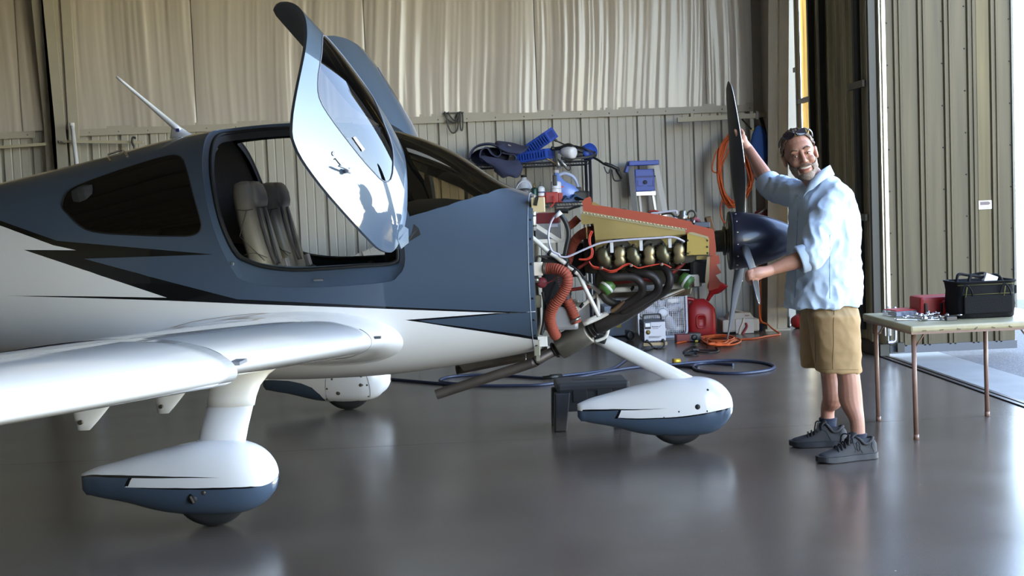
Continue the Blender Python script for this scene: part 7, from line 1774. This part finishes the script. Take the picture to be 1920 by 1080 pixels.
# placket, buttons, hem line
front = [c_[0] for c_ in []]
bts = [(1491, 372), (1489.5, 400), (1489, 430), (1488, 462), (1487, 495), (1485, 528)]
dgf = bpy.context.evaluated_depsgraph_get()
from mathutils.bvhtree import BVHTree
bv = BVHTree.FromPolygons([v.co.copy() for v in shirt.data.vertices], [tuple(p.vertices) for p in shirt.data.polygons])
def on_shirt(x, y):
    d = ray(x, y).normalized(); hit_ = bv.ray_cast(CAM, d); return (hit_[0], hit_[1]) if hit_[0] is not None else (None, None)
for (x, y) in bts:
    P, n = on_shirt(x+4, y)
    if P is not None: W(MB().lathe([(.0055, 0), (.005, .0025), (0, .002)], c=P, n=10, M=frame_from(n)), 'button', mat('shirt button', (190, 196, 204), .4), man)
pl_pts = []
for y in range(366, 566, 8):
    P, n = on_shirt(1497-(y-366)*.035, y)
    if P is not None: pl_pts.append(P+n*.0008)
if len(pl_pts) > 3: W(MB().tube(pl_pts, .0016, 5), 'placket_seam', mat('seam blue', (120, 152, 190), .9), man)
ss = []
for y in range(440, 564, 6):
    P, n = on_shirt(1556+(y-440)*.0, y)
    if P is not None: ss.append(P+n*.0008)
if len(ss) > 3: W(MB().tube(ss, .0014, 5), 'side_seam', mat('seam blue', (120, 152, 190), .9), man)
# ---- shorts
st = MB()
def leg_s(hip, hx0, hx1, hy, Yc, tilt=0):
    rg = []
    for f, y in ((0, 560), (.25, 590), (.5, 625), (.8, 665), (1, hy)):
        x0 = 1503+f*(hx0-1503) if hx0 < 1520 else 1512+f*(hx0-1512); x1 = 1606+f*(hx1-1606)
        Yr = Yc if f > .2 else Yc*.25+7.09*.75; c = j((x0+x1)/2, y, Yr); hw_ = (j(x1, y, Yc)-j(x0, y, Yc)).length/2; b = .125-.015*f if f > .1 else .10
        if f < .1: hw_ *= .82
        rg.append([c+V((hw_*abs(math.cos(t))**.8*(1 if math.cos(t) > 0 else -1), b*abs(math.sin(t))**.8*(1 if math.sin(t) > 0 else -1), .012*math.cos(t)*f*tilt)) for t in frange(0, 2*math.pi, 36)[:-1]])
    st.loft(rg, cap=True)
leg_s(Lhip, 1531, 1614, 697, 6.97, -.6); leg_s(Rhip, 1503, 1586, 686, 7.20, 0)
def wk(co, n):
    d = .006*noise.noise(V((co.x*8+co.z*6, co.y*6, co.z*7-co.x*7)))+.004*(1-abs(noise.noise(V((co.x*12+co.z*9, co.y*8, co.z*9-co.x*11)))*2))
    return co+n*d
shorts = fused(st, 'shorts', m_short, man, .0075, 4, .5, wk)
bv2 = BVHTree.FromPolygons([v.co.copy() for v in shorts.data.vertices], [tuple(p.vertices) for p in shorts.data.polygons])
def line_on(bvt, pts, r, nm, m):
    out = []
    for x, y in pts:
        d = ray(x, y).normalized(); hh = bvt.ray_cast(CAM, d)
        if hh[0] is not None: out.append(hh[0]+hh[1]*.0008)
    if len(out) > 2: W(MB().tube(out, r, 5), nm, m, man)
m_seamk = mat('khaki seam', (112, 88, 58), .9)
line_on(bv2, [(1564-(y-575)*.02+.5*math.sin(y*.1), y) for y in range(572, 698, 6)], .0018, 'side_seam', m_seamk)
line_on(bv2, [(1552, 570), (1553, 576), (1556, 581), (1560, 583), (1563, 578), (1563, 570)], .003, 'pocket_edge', mat('pocket shadow', (70, 54, 36), .9))
line_on(bv2, [(x, 693+.0*x) for x in range(1535, 1612, 5)], .0012, 'hem_stitch', m_seamk)
line_on(bv2, [(1528+.02*(y-620), y) for y in range(590, 686, 6)], .0014, 'leg_crease', m_seamk)
# ---- socks and shoes
for ank, top_y, nm in ((Lank, 812, 'sock'), (Rank, 783, 'sock')):
    zt_s = wy(1600 if ank is Lank else 1556, top_y, ank.y).z
    a = V((ank.x-.01, ank.y, .05)); b = V((ank.x, ank.y, zt_s)); mb = MB(); mb.tube([a, a.lerp(b, .5), b-V((0, 0, .004)), b], [.056, .050, .050, .047], 28)
    W(mb, nm, m_sock, man)
    W(MB().tube([b+V((.0495*math.cos(t), .0495*math.sin(t), -.006)) for t in frange(0, 2*math.pi, 28)[:-1]], .003, 6, closed=True), 'sock_band', m_sock, man)
def shoe(heel, toe, near):
    d = (toe-heel); L_ = d.length; d.normalize(); sd = V((-d.y, d.x, 0)); up = V((0, 0, 1)); o0 = heel.copy(); o0.z = 0
    t = empty('shoe'); t.location = o0-V(man.location); t.parent = man; t['label'] = 'charcoal shoe on the near foot' if near else 'charcoal shoe on the far foot'
    def w_(s): return pch(s, [0, .05, .2, .4, .62, .8, .93, 1.0], [.010, .028, .037, .036, .046, .048, .036, .008])
    def zt(s): return pch(s, [0, .06, .16, .25, .33, .42, .52, .68, .85, .95, 1], [.085, .112, .092, .088, .118, .122, .098, .072, .056, .044, .026])
    def pt(s, u, z): return d*(s*L_)+sd*u+up*z
    mb = MB(); rg = []
    for s in [i/34 for i in range(35)]:
        hw = w_(s); h1 = zt(s); rg.append([pt(s, hw*abs(math.cos(a))**.7*(1 if math.cos(a) > 0 else -1), .018+(h1-.018)*abs(math.sin(a))**.8) for a in frange(0, math.pi, 16)]+[pt(s, 0, .016)])
    mb.loft(rg, cap=True); up_ = mb.build('upper', m_shoe, t)
    mb = MB(); rg = []
    for s in [i/34 for i in range(35)]:
        hw = w_(s)+.006; ee = .004 if s in (0, 1) else 0; s2 = -.012+s*1.024; lift = .012*max(0, s-.8)/.2
        rg.append([pt(s2, hw*c_, z+lift*(1 if z < .01 else .3)) for c_, z in ((-1, .004), (-1, .034), (-.9, .036), (.9, .036), (1, .034), (1, .004), (.9, .0), (-.9, .0))])
    mb.loft(rg, cap=True, smooth=False); so_ = mb.build('sole', m_sole, t)
    # collar opening: dark ring, tongue, laces
    ring = [pt(.21+.15*math.cos(a), .034*math.sin(a), zt(.21+.15*math.cos(a))+.002) for a in frange(0, 2*math.pi, 26)[:-1]]
    MB().tube(ring, .0075, 8, closed=True).build('collar_rim', m_shoe, t)
    mb = MB(); mb.add(ring, [tuple(range(26))]); mb.build('opening', m_lace, t, recalc=False)
    tn = MB(); tn.loft([[pt(.50-.14*f, u, zt(.50-.14*f)+.006+.022*f) for u in (-.024, 0, .024)] for f in frange(0, 1, 6)], closed=False); tg_ = tn.build('tongue', m_shoe, t, recalc=False); tg_.modifiers.new('thick', 'SOLIDIFY').thickness = .01
    for k in range(5):
        s = .42+.06*k; MB().tube(smooth_path([pt(s, -.036, zt(s)-.018), pt(s+.01, -.02, zt(s)+.006), pt(s+.02, .02, zt(s)+.006), pt(s+.03, .036, zt(s)-.018)], 4), .0042, 6).build('lace', m_lace, t)
    for sg_ in (-1, 1): MB().tube(smooth_path([pt(.44, 0, zt(.44)+.012), pt(.48, sg_*.02, zt(.44)+.024), pt(.52, sg_*.04, zt(.44)+.014), pt(.54, sg_*.045, zt(.5)-.01)], 4), .004, 6).build('lace_bow', m_lace, t)
    side = -1 if sd.y > 0 else 1
    def sp(s, f, e=.0012):      # point on the camera side of the upper
        a = R(8+70*f); hw = w_(s); h1 = zt(s)
        return pt(s, side*(hw*math.cos(a)**.7+e), .018+(h1-.018)*math.sin(a)**.8)
    if near:
        MB().tube([sp(.44, .62), sp(.40, .15)], .0022, 5).build('logo_mark', m_lace, t)
        MB().tube([sp(.425, .1), sp(.40, .1)], .0022, 5).build('logo_mark', m_lace, t)
        MB().tube([sp(.355+.028*math.cos(a), .36+.26*math.sin(a)) for a in frange(0, 2*math.pi, 16)[:-1]], .0022, 5, closed=True).build('logo_mark', m_lace, t)
        MB().box(sp(.25, .95, .002), (.045, .004, .008), rot=Matrix.Rotation(R(-28), 3, 'Y')).build('side_tab', mat('teal tab', (140, 176, 184), .6), t)
    MB().tube([sp(.48, .75), sp(.38, .5), sp(.29, .05)], .0016, 5).build('panel_seam', m_lace, t)
    MB().tube([sp(.10, .75), sp(.13, .4), sp(.10, .05)], .0014, 5).build('panel_seam', m_lace, t)
shoe(wz(1643, 858), wz(1533, 869), True); shoe(wz(1588, 836), wz(1481, 838), False)
